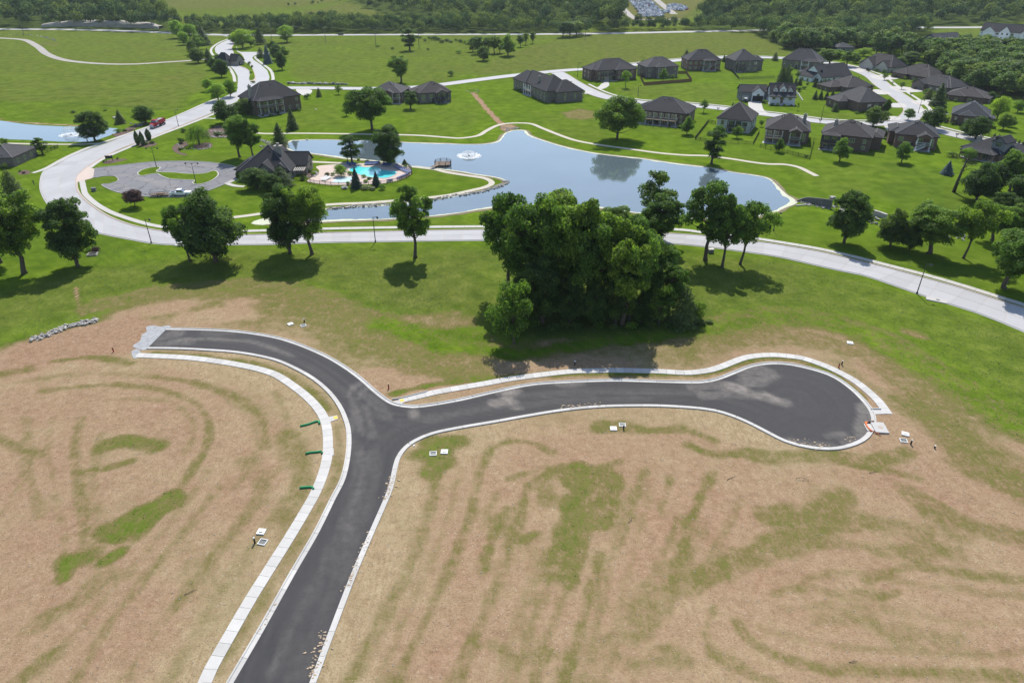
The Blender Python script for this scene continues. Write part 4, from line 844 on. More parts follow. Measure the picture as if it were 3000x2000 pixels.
# --- trees beside the main road and in the meadow
tree(72,800,545,90,'tallC','big oak over long grass at the meadow corner, shadow running left','oak_tree',rz=.4)
tree(0,770,575,75,'tallA','oak half hidden behind the big meadow-corner oak','oak_tree')
tree(231,780,572,68,'lowB','slender oak with feathery crown beside the boxed utility vault','oak_tree')
tree(558,765,598,62,'leanL','oak with a bare leaning trunk next to the dense dark oak','oak_tree',rz=2.6)
tree(632,768,538,96,'low','dense dark oak with foliage almost to the ground by the road bend','oak_tree',rz=1.0)
tree(850,742,530,66,'lowB','dark full oak across from the pool lawn beside its grey-green twin','oak_tree')
tree(914,746,528,62,'tallC','grey-green oak touching the dark full oak across from the pool lawn','oak_tree')
tree(1217,754,534,64,'tallA','lone oak with clear trunk standing in the meadow before the channel','oak_tree',rz=.8)
# --- the grove
for px, py, yt, hw, k, lb in ((1505,1008,815,60,'scrub','small scrubby tree leaning out at the ragged end of the grove'),(1560,905,560,95,'tallC','tall broad oak at the bushy end of the grove'),(1490,860,552,70,'tallB','oak rising behind the scrubby tree of the grove'),
    (1640,900,556,100,'tallC','largest oak in the middle of the grove'),(1720,915,568,92,'tallA','oak in the grove beside the largest one'),(1640,850,545,95,'tallB','oak at the pond-facing back of the grove'),(1740,935,640,70,'tallB','grove oak with pale thin twin trunks'),
    (1825,950,640,85,'tallA','grove oak with forked trunk at the thinning end'),(1840,940,660,80,'leanL','leaning oak beside the forked grove oak'),(1900,900,690,70,'tallB','oak at the thin open end of the grove'),(1700,860,600,80,'tallA','inner grove oak between the two tallest'),
    (1590,945,740,70,'lowB','low dark tree filling the front of the grove'),(1665,945,790,52,'low','low dark tree under the middle of the grove'),(1530,950,780,55,'low','low bushy tree behind the scrubby one'),
    (2000,955,835,40,'cedar','dark cedar at the thin end of the grove'),(1930,950,830,42,'scrub','scrub tree between the cedar and the forked oak'),(1880,945,850,36,'mapleC','short dark tree at the foot of the forked oak'),(1850,880,620,70,'tallB','oak at the far corner of the grove'),(1785,890,640,72,'tallC','oak in the hollow of the grove'),(1805,952,790,48,'lowB','low dark tree in front of the forked grove oak'),(1738,955,815,44,'low','low dark bush-tree at the foot of the twin trunks'),(1955,930,770,52,'tallB','oak leaning out of the thin end of the grove'),(2035,945,880,30,'scrub','low scrub beyond the cedar of the grove')):
    tree(px, py, yt, hw, k, lb, 'grove_tree')
for px, py, r, k, h in ((1560,960,22,'oak',.9),(1620,968,22,'dark',.8),(1690,965,20,'dark',.8),(1750,962,20,'oak',.8),(1850,960,24,'bright',.7),(1905,958,22,'dark',.8),(1960,960,20,'dark',.7),(2050,950,24,'grass',.6),(2075,945,16,'grass',.6),(1500,975,18,'oak',.8),(1800,962,18,'grass',.7),(1655,960,20,'dark',1)):
    shrub(px, py, r, k, 'undergrowth bush at the foot of the grove', 'undergrowth_bush', 'undergrowth of the grove', h)
# --- pond side
tree(1918,690,470,48,'sparse','tall dark tree standing over the pond behind the grove','tree')
tree(1930,725,568,62,'tallB','light green oak at the roadside behind the grove','oak_tree')
tree(1800,715,600,55,'tallB','oak crown showing between grove and pond','oak_tree')
tree(2067,762,520,68,'tallB','straight oak beside a small green utility box','oak_tree')
tree(2115,782,560,52,'tallA','oak in the middle of the roadside three','oak_tree')
tree(2168,775,588,75,'leanL','crooked oak with heavy leaning limbs by the road','oak_tree',rz=.2)
tree(1807,408,278,72,'round','big round oak mirrored in the pond','oak_tree')
tree(1090,381,256,78,'spread','wide spreading oak before the half-hidden house','oak_tree')
tree(2085,481,369,27,'narrow','tall narrow tree on the pond shore','tree')
tree(1033,476,386,32,'sparse','dark crooked tree between pool and pond','tree'); tree(1142,481,361,52,'lowB','large dark tree leaning over the pool corner','tree')
tree(1018,472,440,16,'small','low tree at the foot of the crooked pool tree','tree')
tree(2473,712,550,58,'lowB','dark oak by the spillway creek','oak_tree'); tree(2608,722,602,50,'low','bushy oak in the row along the creek, slim','oak_tree'); tree(2720,742,592,82,'tallC','broad oak in the row along the creek','oak_tree')
tree(2822,757,585,66,'leanL','oak on a long leaning trunk by the creek','oak_tree',rz=.1); tree(2943,845,665,85,'tallC','oak shading the footway at the creek end','oak_tree'); tree(3040,800,640,70,'tallA','oak at the edge of the creek row','oak_tree')
tree(2905,705,590,58,'tallC','broad oak behind the leaning-trunk creek oak','oak_tree'); tree(2990,700,560,62,'low','dense dark tree closing the creek row','tree'); tree(2985,615,500,55,'lowB','dark tree on the shaded slope','tree'); tree(2905,562,475,40,'mapleC','rounded tree between slope and dormer house','tree'); tree(2663,735,645,34,'low','small dense tree filling the creek row','tree')
tree(2860,588,465,55,'low','dark tree mass below the dormer house','tree'); tree(2955,560,433,45,'tallC','olive tree leaning over the dormer house','tree'); tree(2930,640,560,40,'lowB','dark low tree in the shade under the slope','tree')
tree(2794,563,455,40,'bare','dead bare tree with dark leaning trunk on the slope','dead_tree',rz=0)
tree(2773,511,470,17,'bluespruce','blue spruce on the lawn below the stairs house','blue_spruce')
# --- clubhouse, pool and parking
tree(704,461,330,42,'tallC','tree with thick trunk beside the clubhouse lawn','tree'); tree(741,462,345,34,'tallA','tree on a slim dark trunk by the rocky inlet','tree')
tree(584,424,366,34,'willow','weeping willow over its mulch ring','willow_tree'); tree(660,362,292,32,'mapleC','dark round tree in the garden by the boulevard','tree'); tree(728,335,288,24,'mapleC','dark tree tucked against the corner house','tree')
tree(397,606,555,32,'purple','purple-leaved tree on the parking verge','plum_tree')
tree(46,585,496,32,'cedar','dark cedar at the street corner','cedar_tree'); tree(8,640,530,40,'low','dark tree behind the corner cedar','tree')
tree(405,424,384,7,'arbor','columnar arborvitae of the roadside bed set closest to the road','arborvitae'); tree(420,426,386,7,'arbor','columnar arborvitae touching its partner in the roadside bed','arborvitae'); tree(437,410,378,8,'arbor','columnar arborvitae standing alone in the roadside bed','arborvitae')
tree(1044,551,488,17,'spruce','taller blue-green spruce by the pool fence','spruce_tree'); tree(1103,545,501,14,'spruce','shorter blue-green spruce by the pool fence','spruce_tree')
tree(755,552,492,42,'mapleC','broad dark tree in front of the clubhouse roof','tree'); tree(825,545,487,34,'cedar','dark evergreen between clubhouse and pool terrace','evergreen_tree'); tree(800,560,510,30,'mapleC','low dark tree by the clubhouse patio','tree')
tree(702,524,499,9,'arbor','clipped arborvitae at the clubhouse corner','arborvitae'); tree(1000,516,481,20,'brightA','rounded tree planted beside the pool','tree'); tree(822,432,359,22,'pine','thin tall pine behind the clubhouse','pine_tree')
tree(858,380,318,18,'cone','conical green tree on the slope above the path','tree'); tree(1186,482,466,9,'cone','small cone shrub by the pool terrace end','evergreen_shrub')
tree(280,412,321,42,'lowB','large dark maple at the pond end by the road','maple_tree'); tree(256,414,385,20,'small','small tree under the dark pond maple','tree')
tree(354,362,321,15,'cone','conical tree with a pale rock beside it','tree'); tree(428,362,308,28,'mapleC','dark rounded tree behind the red truck','tree')
tree(126,452,396,19,'sparse','thin light tree inside the fenced yard','tree'); tree(19,432,404,14,'small','small tree behind the fenced-yard roof','tree')
# --- boulevard trees
for px, py, yt, hw, k, lb in ((524,112,54,22,'brightA','bright round tree nearest the highway in the boulevard row'),(558,122,65,23,'brightA','bright round tree second from the highway in the boulevard row'),(598,133,74,20,'cone','dark conical tree in the boulevard row'),(582,146,96,22,'maple','grey-green tree in the boulevard row'),
    (581,185,140,23,'mapleC','rounded tree where the gravel track meets the boulevard'),(613,183,140,12,'cedar','narrow dark tree where the gravel track meets the boulevard'),(650,226,172,22,'mapleC','dark tree on the inside of the boulevard bend'),(641,178,160,14,'mapleC','low dark tree beside the gatehouse lane'),
    (640,296,240,26,'brightA','light tree casting shade across the boulevard'),(676,284,228,22,'brightA','light tree leaning over the boulevard kerb'),(712,142,80,30,'brightA','broad bright tree at the highway junction'),(735,138,98,14,'maple','small tree behind the broad junction tree'),(764,130,76,15,'pine','grey pine by the highway'),
    (786,187,128,13,'bluespruce','blue-grey spruce beside the footway bend'),(765,170,138,12,'cedar','dark evergreen behind the blue-grey spruce'),(812,176,128,18,'mapleC','dark round tree in the boulevard cluster'),(827,205,150,16,'mapleC','dark tree on a thin trunk in the boulevard cluster'),(834,168,132,14,'maple','light tree at the edge of the boulevard cluster'),
    (540,132,88,18,'brightA','bright tree behind the dark conical boulevard tree'),(566,160,118,16,'mapleC','dark tree low in the boulevard row'),(625,205,170,14,'mapleC','tree beside the narrow footway bend'),(690,128,96,16,'mapleC','dark tree by the junction verge'),(752,118,86,14,'brightA','light tree beside the grey highway pine'),(800,150,118,14,'mapleC','tree at the back of the boulevard cluster'),(612,268,228,16,'brightA','light tree on the mown boulevard bank'),(700,330,300,14,'mapleC','low dark tree by the corner house drive'),
    (841,124,70,26,'brightA','round bright tree beside the highway'),(1200,148,74,20,'narrow','tall tree in the meadow by the highway'),(1174,243,158,37,'tallC','dark oak behind the half-hidden house'),(1487,164,95,25,'maple','tree at the edge of the meadow thicket'),
    (1416,178,136,20,'mapleC','round bush-like tree in the meadow gully'),(992,277,250,12,'small','small round tree on the lawn by the street'),(935,284,256,8,'cedar','small dark evergreen by the driveway'),(1015,340,314,13,'small','small tree beneath the spreading oak'),(1204,320,259,24,'sparse','light tree between two brick houses')):
    tree(px, py, yt, hw, k, lb)
# --- trees around the houses
for px, py, yt, hw, k, lb in ((1832,257,205,14,'smallB','pale young tree behind the walkout house'),(1943,238,198,13,'maple','tree inside the wooden fence'),(1970,236,219,7,'small','tiny tree in the wooden-fence corner'),(1887,189,175,9,'small','dark little tree between two far houses'),(2010,172,145,10,'cedar','conical tree beside the brick house with stairs'),
    (2061,330,291,14,'small','young tree on the lawn between street houses'),(2013,394,337,20,'maple','silvery young maple below the long dark house'),(2104,410,366,17,'mapleB','tree in front of the pale painted house'),(2158,404,370,14,'mapleB','smaller tree in front of the pale painted house'),(1709,284,263,5,'smallB','dark ball tree by the red car'),
    (2282,446,403,15,'maple','tree inside the black yard fence'),(2458,473,398,26,'maple','large leafy tree behind the pergola house'),(2640,476,416,24,'mapleB','two-tiered tree before the white stairs'),(2557,371,311,30,'mapleC','dark tree at the street bend corner'),(2732,378,312,32,'mapleC','tall tree opposite the stairs house'),
    (2857,408,340,36,'mapleC','round dense tree across from the dormer house'),(2826,392,358,16,'mapleC','dark bush tree beside the round dense tree'),(2920,350,276,24,'brightA','bright tree at the end of the curving street'),(2937,381,328,22,'maple','tree by the patio of the bluish-roof house'),(2745,310,243,23,'cone','tall dark conical tree on the street lawn'),
    (2720,290,258,14,'cedar','dark evergreen against the grey gable house'),(2446,327,302,10,'cedar','small dark pine on the open lawn'),(2336,324,300,4,'smallB','spindly sapling by the white farmhouse lawn'),(2288,244,188,14,'cedar','dark evergreen in the clump above the farmhouse'),(2302,246,186,13,'cedar','second dark evergreen in the clump above the farmhouse'),(2315,216,196,9,'small','small tree beyond the evergreen clump'),
    (2336,232,208,9,'small','small leafy tree by the white garden shed'),(2270,178,152,9,'cedar','small pine on the far lawn'),(2832,470,430,22,'brightA','bush-like tree against the dormer house'),(2430,190,140,38,'tallC','large tree behind the street-end house'),(2480,195,148,28,'tallA','tree crowding the street-end house'),(2530,165,138,20,'brightA','light tree at the street end'),
    (2665,190,150,32,'mapleC','dark tree between the gabled houses'),(2632,205,165,20,'mapleC','tree against the arched-front house'),(2850,262,234,16,'mapleC','tree behind the last brown roof'),(2900,295,268,14,'mapleC','bush tree at the wood edge'),(2595,330,290,10,'mapleC','dark shrubby tree at the house corner'),(2120,182,160,6,'cone','small dark cone at the far street')):
    tree(px, py, yt, hw, k, lb)
for px, py in ((2387,292),(2403,292),(2420,293),(2437,290)): tree(px, py, py - 28, 8, 'cone', 'dark cone evergreen in the row of four on the lawn', 'evergreen_shrub', 'row of four cone evergreens')
for px, py in ((2387,256),(2402,256),(2415,254),(2316,244),(2330,252),(2342,250)): tree(px, py, py - 24, 8, 'cone', 'dark cone evergreen hedging the white house garden', 'evergreen_shrub', 'garden hedge of cone evergreens')
for i in range(12):
    px = 2912 + i * 12; tree(px, 404 + i * 3.2, 396 + i * 3.2 - 7, 4, 'cone', 'small cone evergreen in the row beside the street', 'evergreen_shrub', 'street-side row of cone evergreens')
for i in range(3): tree(2372 + i * 16, 236 + i * 5, 222 + i * 5, 5, 'cone', 'clipped cone on the farmhouse lawn', 'evergreen_shrub', 'clipped cones')
# --- shrubs
for px, py, r, k, lb, h in ((34,482,14,'oak','round grey-green shrub at the house corner',1),(60,470,15,'oak','bigger round grey-green shrub by the yard fence',1),(17,495,12,'dark','dark shrub under the eave of the grey-roofed house',1.2),(427,425,13,'grass','ornamental grass mound in the roadside bed',.7),(448,420,11,'grass','second ornamental grass mound in the roadside bed',.7),
    (304,476,5,'dark','clipped ball by the entrance sign, on its road side',1),(345,467,5,'dark','clipped ball by the entrance sign, on its lawn side',1),(532,420,14,'dark','dark dome shrub in the willow bed',.9),(527,440,9,'grass','yellow-tipped shrub in the willow bed',.9),(538,388,11,'dark','dark shrub above the willow bed',.8),(622,375,9,'oak','pale shrub under the garden tree',.8),(640,395,20,'grass','grassy mound by the garden pond',.45),
    (215,330,10,'oak','low bush by the mown bank',.6),(308,325,7,'oak','low bush on the mown bank',.5),(345,388,12,'oak','shrub at the pond inlet wall',.7),(365,385,10,'grass','shrub beside the inlet wall',.7),(332,396,6,'yellow','yellow flowering mound by the road',.6),(398,350,7,'purple','reddish shrub in the rock bed',.7),
    (1321,223,13,'dark','dark bush beside the street',1),(1345,158,11,'oak','pale bush in the meadow',.8),(1254,148,5,'dark','tiny bush in the meadow',1),(1150,145,8,'dark','low weeds under the meadow tree',.6),(1105,138,9,'oak','weeds around the utility pole',.5),(900,290,12,'dark','shrub at the corner house wall',1),(780,330,14,'dark','shrub bed under the corner house deck',.8),(840,322,12,'oak','lower shrub under the corner house deck',.8),
    (880,470,12,'yellow','yellow flowering shrub at the clubhouse gable',.6),(893,478,10,'dark','dark shrub beside the yellow flowers',.8),(905,505,12,'grass','grass clump on the pool terrace',.8),(920,512,10,'oak','shrub at the terrace rocks',.8),(888,528,14,'dark','dark shrubs below the pergola',.7),(960,514,10,'grass','feathery clump by the pool lawn',.9),(976,514,8,'oak','round bush beside the feathery clump',.9),(1026,512,12,'bright','light shrub between tree and pool',.8),
    (1065,520,9,'oak','shrub at the pool rim',.8),(1080,526,11,'grass','grass clump at the pool rim',.7),(1072,535,9,'bright','bush between the spruces',1),(1020,541,9,'bright','bush at the pool fence, foot of the taller spruce',1),(1070,556,16,'white','white flowering hedge between the spruces',.7),(1092,556,14,'white','white flowering hedge by the shorter spruce',.7),(1118,556,13,'oak','round pale dome shrub behind the shorter spruce',1),
    (1140,482,22,'oak','broad shrub under the leaning pool tree',.7),(1075,476,8,'dark','low shrub on the pool border',.8),(1110,480,8,'bright','low shrub on the far pool border',.7),(1050,470,7,'bright','small shrub at the dark crooked tree',.9),(1190,490,8,'oak','shrub by the pool corner cone',.7),
    (2362,462,7,'dark','round bush in the fence corner',1),(2520,383,9,'dark','bush beside the pergola house',.9),(2790,460,18,'oak','bush against the dormer house porch',.7),(2770,360,12,'purple','reddish bush at the brick wall',.9),(2240,303,9,'oak','garden shrub at the garage door',.9),(2228,298,6,'purple','brown bark shrub at the garage',.5),(2365,250,7,'dark','round garden bush by the evergreens',.9),(2340,268,12,'dark','dark garden bush below the shed',.8),(2355,262,9,'dark','dark bush next to the garden curve',.8),
    (282,738,17,'purple','dead brown brush behind the open vault',.9),(262,735,14,'oak','green brush behind the open vault',.7),(742,244,8,'dark','low hedge at the median tip',.7),(736,216,6,'oak','bush on the median',.9),(739,200,5,'dark','slim bush on the median',1.4),(731,192,6,'dark','rounded bush on the median',1.5),(70,508,7,'purple','reddish bush in the corner bed',.7),(60,503,6,'oak','green bush in the corner bed',.8),(190,735,6,'grass','tuft beside the slender oak',.8)):
    shrub(px, py, r, k, lb, 'shrub', None, h)
for px, py, r, k, h in [(x, 118 + (x - 1240) * .06 + random.uniform(-5, 8), random.uniform(7, 12), random.choice(['oak', 'grass', 'dark']), .8) for x in range(1180, 1500, 13)]:
    shrub(px, py, r, k, 'bush of the overgrown strip below the highway', 'thicket_bush', 'overgrown strip below the highway', h)
for px, py, yt, hw in ((1385,152,110,18),(1400,158,104,20),(1425,156,108,20),(1448,157,102,20),(1465,156,112,16),(1525,138,100,14),(1540,132,96,10),(1560,128,94,10)):
    tree(px, py, yt, hw, 'wood%d' % random.randrange(5), 'tree of the dense thicket below the highway', 'thicket_tree', 'dense thicket below the highway')

for lb, pts_ in (('foundation shrub against the grey-brown bend house', [(2508,333),(2530,332),(2552,331),(2578,330),(2600,322)]), ('foundation shrub at the stepped-hip brick house', [(2622,228),(2650,233),(2680,238),(2712,243)]), ('foundation shrub at the grey gabled house', [(2680,262),(2706,268),(2735,272),(2766,277)]),
    ('foundation shrub at the bluish-roof house', [(2790,366),(2820,369),(2850,372),(2882,376),(2776,352)]), ('foundation shrub at the arched stucco front', [(2540,206),(2566,210),(2590,215),(2612,214)]), ('foundation shrub at the brown-roofed wood-edge house', [(2775,297),(2800,299),(2836,303),(2870,306)]), ('shrub along the wall of the two-wing house', [(1520,268),(1560,288),(1620,299),(1660,294)]),
    ('shrub along the back of the pergola house', [(2405,437),(2480,445),(2520,450)]), ('shrub along the back of the long dark house', [(1905,366),(1960,373),(1990,376)]), ('shrub at the farmhouse porch', [(2262,310),(2278,311),(2300,312),(2318,312)]), ('shrub under the boulevard corner house', [(770,342),(795,341),(815,336),(850,332),(878,326)])):
    for px, py in pts_: shrub(px, py, random.uniform(5, 9), random.choice(['dark', 'oak', 'dark', 'bright', 'purple']), lb, 'foundation_shrub', lb.replace('shrub', 'shrubs', 1), random.uniform(.7, 1.1))
for px, py, yt, hw, k, lb in ((2660,352,318,14,'mapleB','young street tree on the bend island lawn'),(2480,250,226,9,'small','small tree between the white and terrace houses'),(2590,236,214,9,'small','slim street tree by the long pale drive'),(2640,262,240,9,'small','slim street tree between two drives'),(2712,284,258,11,'maple','street tree before the gabled house'),(2560,300,276,10,'small','young tree beside the bend drive'),(2960,372,338,14,'maple','lawn tree beyond the round dense tree'),(2980,330,292,18,'brightA','bright lawn tree at the field edge'),
    (2505,392,372,10,'cedar','dark evergreen between two brown-roofed houses'),(2590,405,380,10,'mapleC','dark tree at the driveway strip'),(2230,372,352,8,'small','young tree between pale house and fence'),(2420,222,196,14,'mapleC','dark tree behind the white-sided house'),(2505,185,160,16,'mapleC','tree shading the street-end lawn'),(2760,250,226,14,'mapleC','tree behind the grey gabled house'),(2700,225,198,14,'mapleC','tree behind the stepped-hip house'),(2368,190,168,12,'mapleC','tree beside the meadow-end house'),(2405,178,150,18,'mapleC','dark tree at the corner of the meadow-end house')):
    tree(px, py, yt, hw, k, lb)
# --- woods
WOODS = [([(-80,85),(470,93),(560,98),(440,35),(330,5),(320,-30),(-80,-30)], 11.5, 12, 22), ([(560,98),(1700,98),(1700,76),(1330,70),(1000,74),(700,74),(540,78)], 7.5, 8, 13),
    ([(1021,0),(1101,32),(1203,55),(1330,72),(1700,74),(1826,60),(1800,20),(1745,16),(1610,16),(1600,-45),(1000,-45)], 11.5, 12, 22), ([(2035,92),(2200,95),(2250,120),(2300,143),(2390,155),(2480,142),(2600,150),(2640,115),(2720,104),(2720,84),(2400,90),(2190,86),(2060,80)], 8.0, 10, 15),
    ([(2040,70),(2200,78),(2400,80),(2640,72),(2850,74),(3060,70),(3060,-45),(2130,-45),(2060,25)], 12.0, 12, 23), ([(2712,165),(2735,225),(2800,250),(2850,268),(2950,285),(3080,306),(3080,175),(2990,168),(2900,150),(2800,160)], 7.0, 10, 14),
    ([(1640,112),(1720,106),(1740,96),(1660,98)], 7.0, 10, 12), ([(1755,98),(1850,92),(2030,88),(2030,80),(1840,82),(1755,90)], 6.5, 5, 10), ([(2560,160),(2640,150),(2712,165),(2720,190),(2640,170)], 8, 9, 13), ([(840,24),(1010,6),(1015,2),(840,20)], 9, 4, 6), ([(1735,60),(1828,66),(1832,92),(1740,96)], 8.0, 18, 22)]
pts = []
WL_ = ['tree of the wood above the rock cutting', 'tree of the belt lining the far side of the highway', 'tree of the wood before the car yard', 'tree of the wood climbing behind the hill meadow', 'tree of the far wood beyond the white van', 'tree of the wood behind the curving street', 'tree of the dark clump where the highway dips', 'low tree of the scrub below the car yard', 'tree of the copse behind the cream gabled house', 'bush of the hedge between the two far fields', 'tall tree of the stand beside the car yard track']
for ri, (poly, sp, h0, h1) in enumerate(WOODS):
    w = PA(poly)[:, :2]; lo, hi = w.min(0), w.max(0)
    y = lo[1]
    while y < hi[1]:
        s = sp * (1 + max(0, y - 700) / 900)
        for x in np.arange(lo[0], hi[0], s):
            q = np.array([x, y]) + rng.uniform(-.42, .42, 2) * s
            if inside(q[:1], q[1:], w)[0]:
                hh = rng.uniform(h0, h1) * rng.choice([.75, 1, 1, 1.1]) * (1 + .12 * math.sin(q[0] / 23) * math.cos(q[1] / 31)); pts.append((q[0], q[1], ri, hh, rng.uniform(.34, .56) * min(hh, 14.5)))
        y += s * .9
pts = np.array(pts)
vis = (np.abs(pts[:, 0]) < .83 * pts[:, 1]) & (pts[:, 1] > 50); pts = pts[vis]
order = np.argsort(np.hypot(pts[:, 0], pts[:, 1])); pts = pts[order]
print('woodland trees', len(pts))
NI = 300
for x, y, ri, hh, rr in pts[:NI]:
    tree_at((x, y, G(x, y)), 'wood%d' % random.randrange(5), hh, rr, 'woodland_tree', WL_[int(ri)], 'trees: ' + WL_[int(ri)].split(' of ', 1)[1])
far_q, far_a = [], []
protos = []
for i in range(6):
    r = np.random.default_rng(80 + i); lob = [[*(unit(r, 1)[0] * np.array([.62, .62, .34]) * r.uniform(.5, 1.0) + np.array([0, 0, .64])), r.uniform(.34, .5)] for _ in range(7)] + [[0, 0, .72, .62]]
    protos.append((lobes_crown(lob, 300, .20, r, .03, .28), lobes_crown(lob, 170, .27, r, .03, .25)))
for x, y, ri, hh, rr in pts[NI:]:
    q = protos[random.randrange(6)][0 if math.hypot(x, y) < 760 else 1]; a = random.random() * 6.28; c, s = math.cos(a), math.sin(a)
    v = np.empty_like(q); v[..., 0] = (q[..., 0] * c - q[..., 1] * s) * rr + x; v[..., 1] = (q[..., 0] * s + q[..., 1] * c) * rr + y; v[..., 2] = np.maximum(hh - rr * .8 + (q[..., 2] - .64) * rr * 1.25, .3) + G(x, y)
    far_q.append(v); far_a.append(np.full(len(q), random.random()))
def far_leaf():
    t = NT('leaf_far'); c = t.ramp(t.island(), [(0, (.052, .092, .032, 1)), (.5, (.092, .150, .046, 1)), (1, (.142, .21, .064, 1))])
    c = t.mix(1.0, c, t.ramp(t.attr('tone'), [(0, (.42, .54, .60, 1)), (.5, (.95, .95, .95, 1)), (1, (1.8, 1.5, .95, 1))]), 'MULTIPLY')
    tr = t.n("ShaderNodeBsdfTranslucent"); t.l(c, tr.inputs[0]); mx = t.n("ShaderNodeMixShader"); mx.inputs[0].default_value = .3
    t.base(c, .7); t.b.inputs["Specular IOR Level"].default_value = .0; t.l(t.b.outputs[0], mx.inputs[1]); t.l(tr.outputs[0], mx.inputs[2]); t.l(mx.outputs[0], t.out.inputs[0]); return t.m
tag(obj('woodland', quads_mesh('woodland', np.concatenate(far_q), far_leaf(), {'tone': np.concatenate(far_a)})), 'distant woodland canopy beyond the highway and houses', 'woodland', kind='stuff')
# ------------------------------------------------------------------ houses
def shingle(name, c):
    t = NT(name); n1 = t.noise(.5, 3); n2 = t.noise(3.0, 3, .7)
    w = t.n("ShaderNodeTexWave", wave_type='BANDS', bands_direction='Z'); w.inputs["Scale"].default_value = 3.2; w.inputs["Distortion"].default_value = 1.5
    t.l(t.pos(), w.inputs["Vector"])
    col = t.ramp(n1, [(.3, scl(c, .82)), (.7, scl(c, 1.18))]); col = t.mix(t.ramp(n2, [(.35, .0), (.7, .45)]), col, scl(c, 1.45))
    col = t.mix(t.ramp(w.outputs["Fac"], [(.0, .3), (.35, .0)]), col, scl(c, .5))
    return t.base(col, .9)
RF = {'charcoal': shingle('roof_charcoal', (.026, .026, .029)), 'grey': shingle('roof_grey', (.047, .045, .047)), 'brown': shingle('roof_brown', (.037, .033, .033)), 'slate': shingle('roof_slate', (.034, .037, .042))}
CAP = {k: pmat('cap_' + k, c, .1, 1, .9) for k, c in (('charcoal', (.12, .12, .125)), ('grey', (.16, .156, .154)), ('brown', (.15, .138, .13)), ('slate', (.15, .155, .16)))}
def brick(name, a, b, mo):
    t = NT(name); br = t.n("ShaderNodeTexBrick"); br.inputs["Scale"].default_value = 1.0
    br.inputs["Color1"].default_value = a + (1,); br.inputs["Color2"].default_value = b + (1,); br.inputs["Mortar"].default_value = mo + (1,)
    br.inputs["Brick Width"].default_value = .42; br.inputs["Row Height"].default_value = .16; br.inputs["Mortar Size"].default_value = .016
    g = t.n("ShaderNodeTexCoord"); m = t.n("ShaderNodeSeparateXYZ"); t.l(g.outputs["Object"], m.inputs[0]); cb = t.n("ShaderNodeCombineXYZ")
    t.l(t.math('ADD', m.outputs[0], m.outputs[1]), cb.inputs[0]); t.l(m.outputs[2], cb.inputs[1]); t.l(cb.outputs[0], br.inputs["Vector"])
    c = t.mix(t.ramp(t.noise(.6, 3), [(.3, .0), (.7, .4)]), br.outputs["Color"], scl(a, .7)); return t.base(c, .9)
WL = {'brown': brick('brick_brown', (0.122, 0.076, 0.052), (0.155, 0.100, 0.070), (0.160, 0.144, 0.128)), 'grey': brick('brick_grey', (0.150, 0.122, 0.098), (0.190, 0.160, 0.130), (0.192, 0.184, 0.168)), 'red': brick('brick_red', (.17, .085, .065), (.21, .11, .085), (.20, .17, .15)),
      'pale': brick('brick_pale', (.42, .42, .39), (.47, .46, .43), (.45, .44, .42)), 'white': pmat('siding_white', (.70, .71, .71), .03, .5, .7), 'stone': pmat('wall_stone', (.26, .235, .205), .3, .8, .9, 3.0, .3), 'greysiding': pmat('siding_grey', (.17, .175, .18), .06, .5, .8), 'stucco': pmat('stucco', (.44, .41, .36), .08, .6, .9)}
def ring(w):
    mb = MB(); mb.box(-.5, .5, -.06, .06, -.5, -.5 + w); mb.box(-.5, .5, -.06, .06, .5 - w, .5); mb.box(-.5, -.5 + w, -.055, .055, -.5 + w, .5 - w); mb.box(.5 - w, .5, -.055, .055, -.5 + w, .5 - w)
    mb.box(-.02, .02, -.05, .05, -.5 + w, .5 - w); return mb
FRM = {k: ring(.08).me('window', m) for k, m in (('tan', M['frame']), ('white', M['white']), ('black', M['black']))}
PANE = MB().box(-.44, .44, -.035, .035, -.44, .44).me('pane', M['glass'])
DOORM = {k: MB().box(-.5, .5, -.05, .05, 0, 1).me('door', m) for k, m in (('wood', M['wood']), ('white', M['white']), ('dark', M['dark_metal']))}
def window(par, x, y, z, w, h, rz=0.0, fr='tan'):
    o = obj('window', FRM[fr], par, (x, y, z), rz, (w, 1, h)); obj('pane', PANE, o); return o
def garage_door(par, x, y, z, w, h, rz=0.0, mat=None):
    mb = MB(); n = 4
    for i in range(n): mb.box(-w / 2, w / 2, -.05, .05, h * i / n + .02, h * (i + 1) / n - .02)
    mb.box(-w / 2 + .02, w / 2 - .02, -.02, .03, 0, h)
    return mb.build('garage_door', mat or M['frame'], par, (x, y, z), rz)
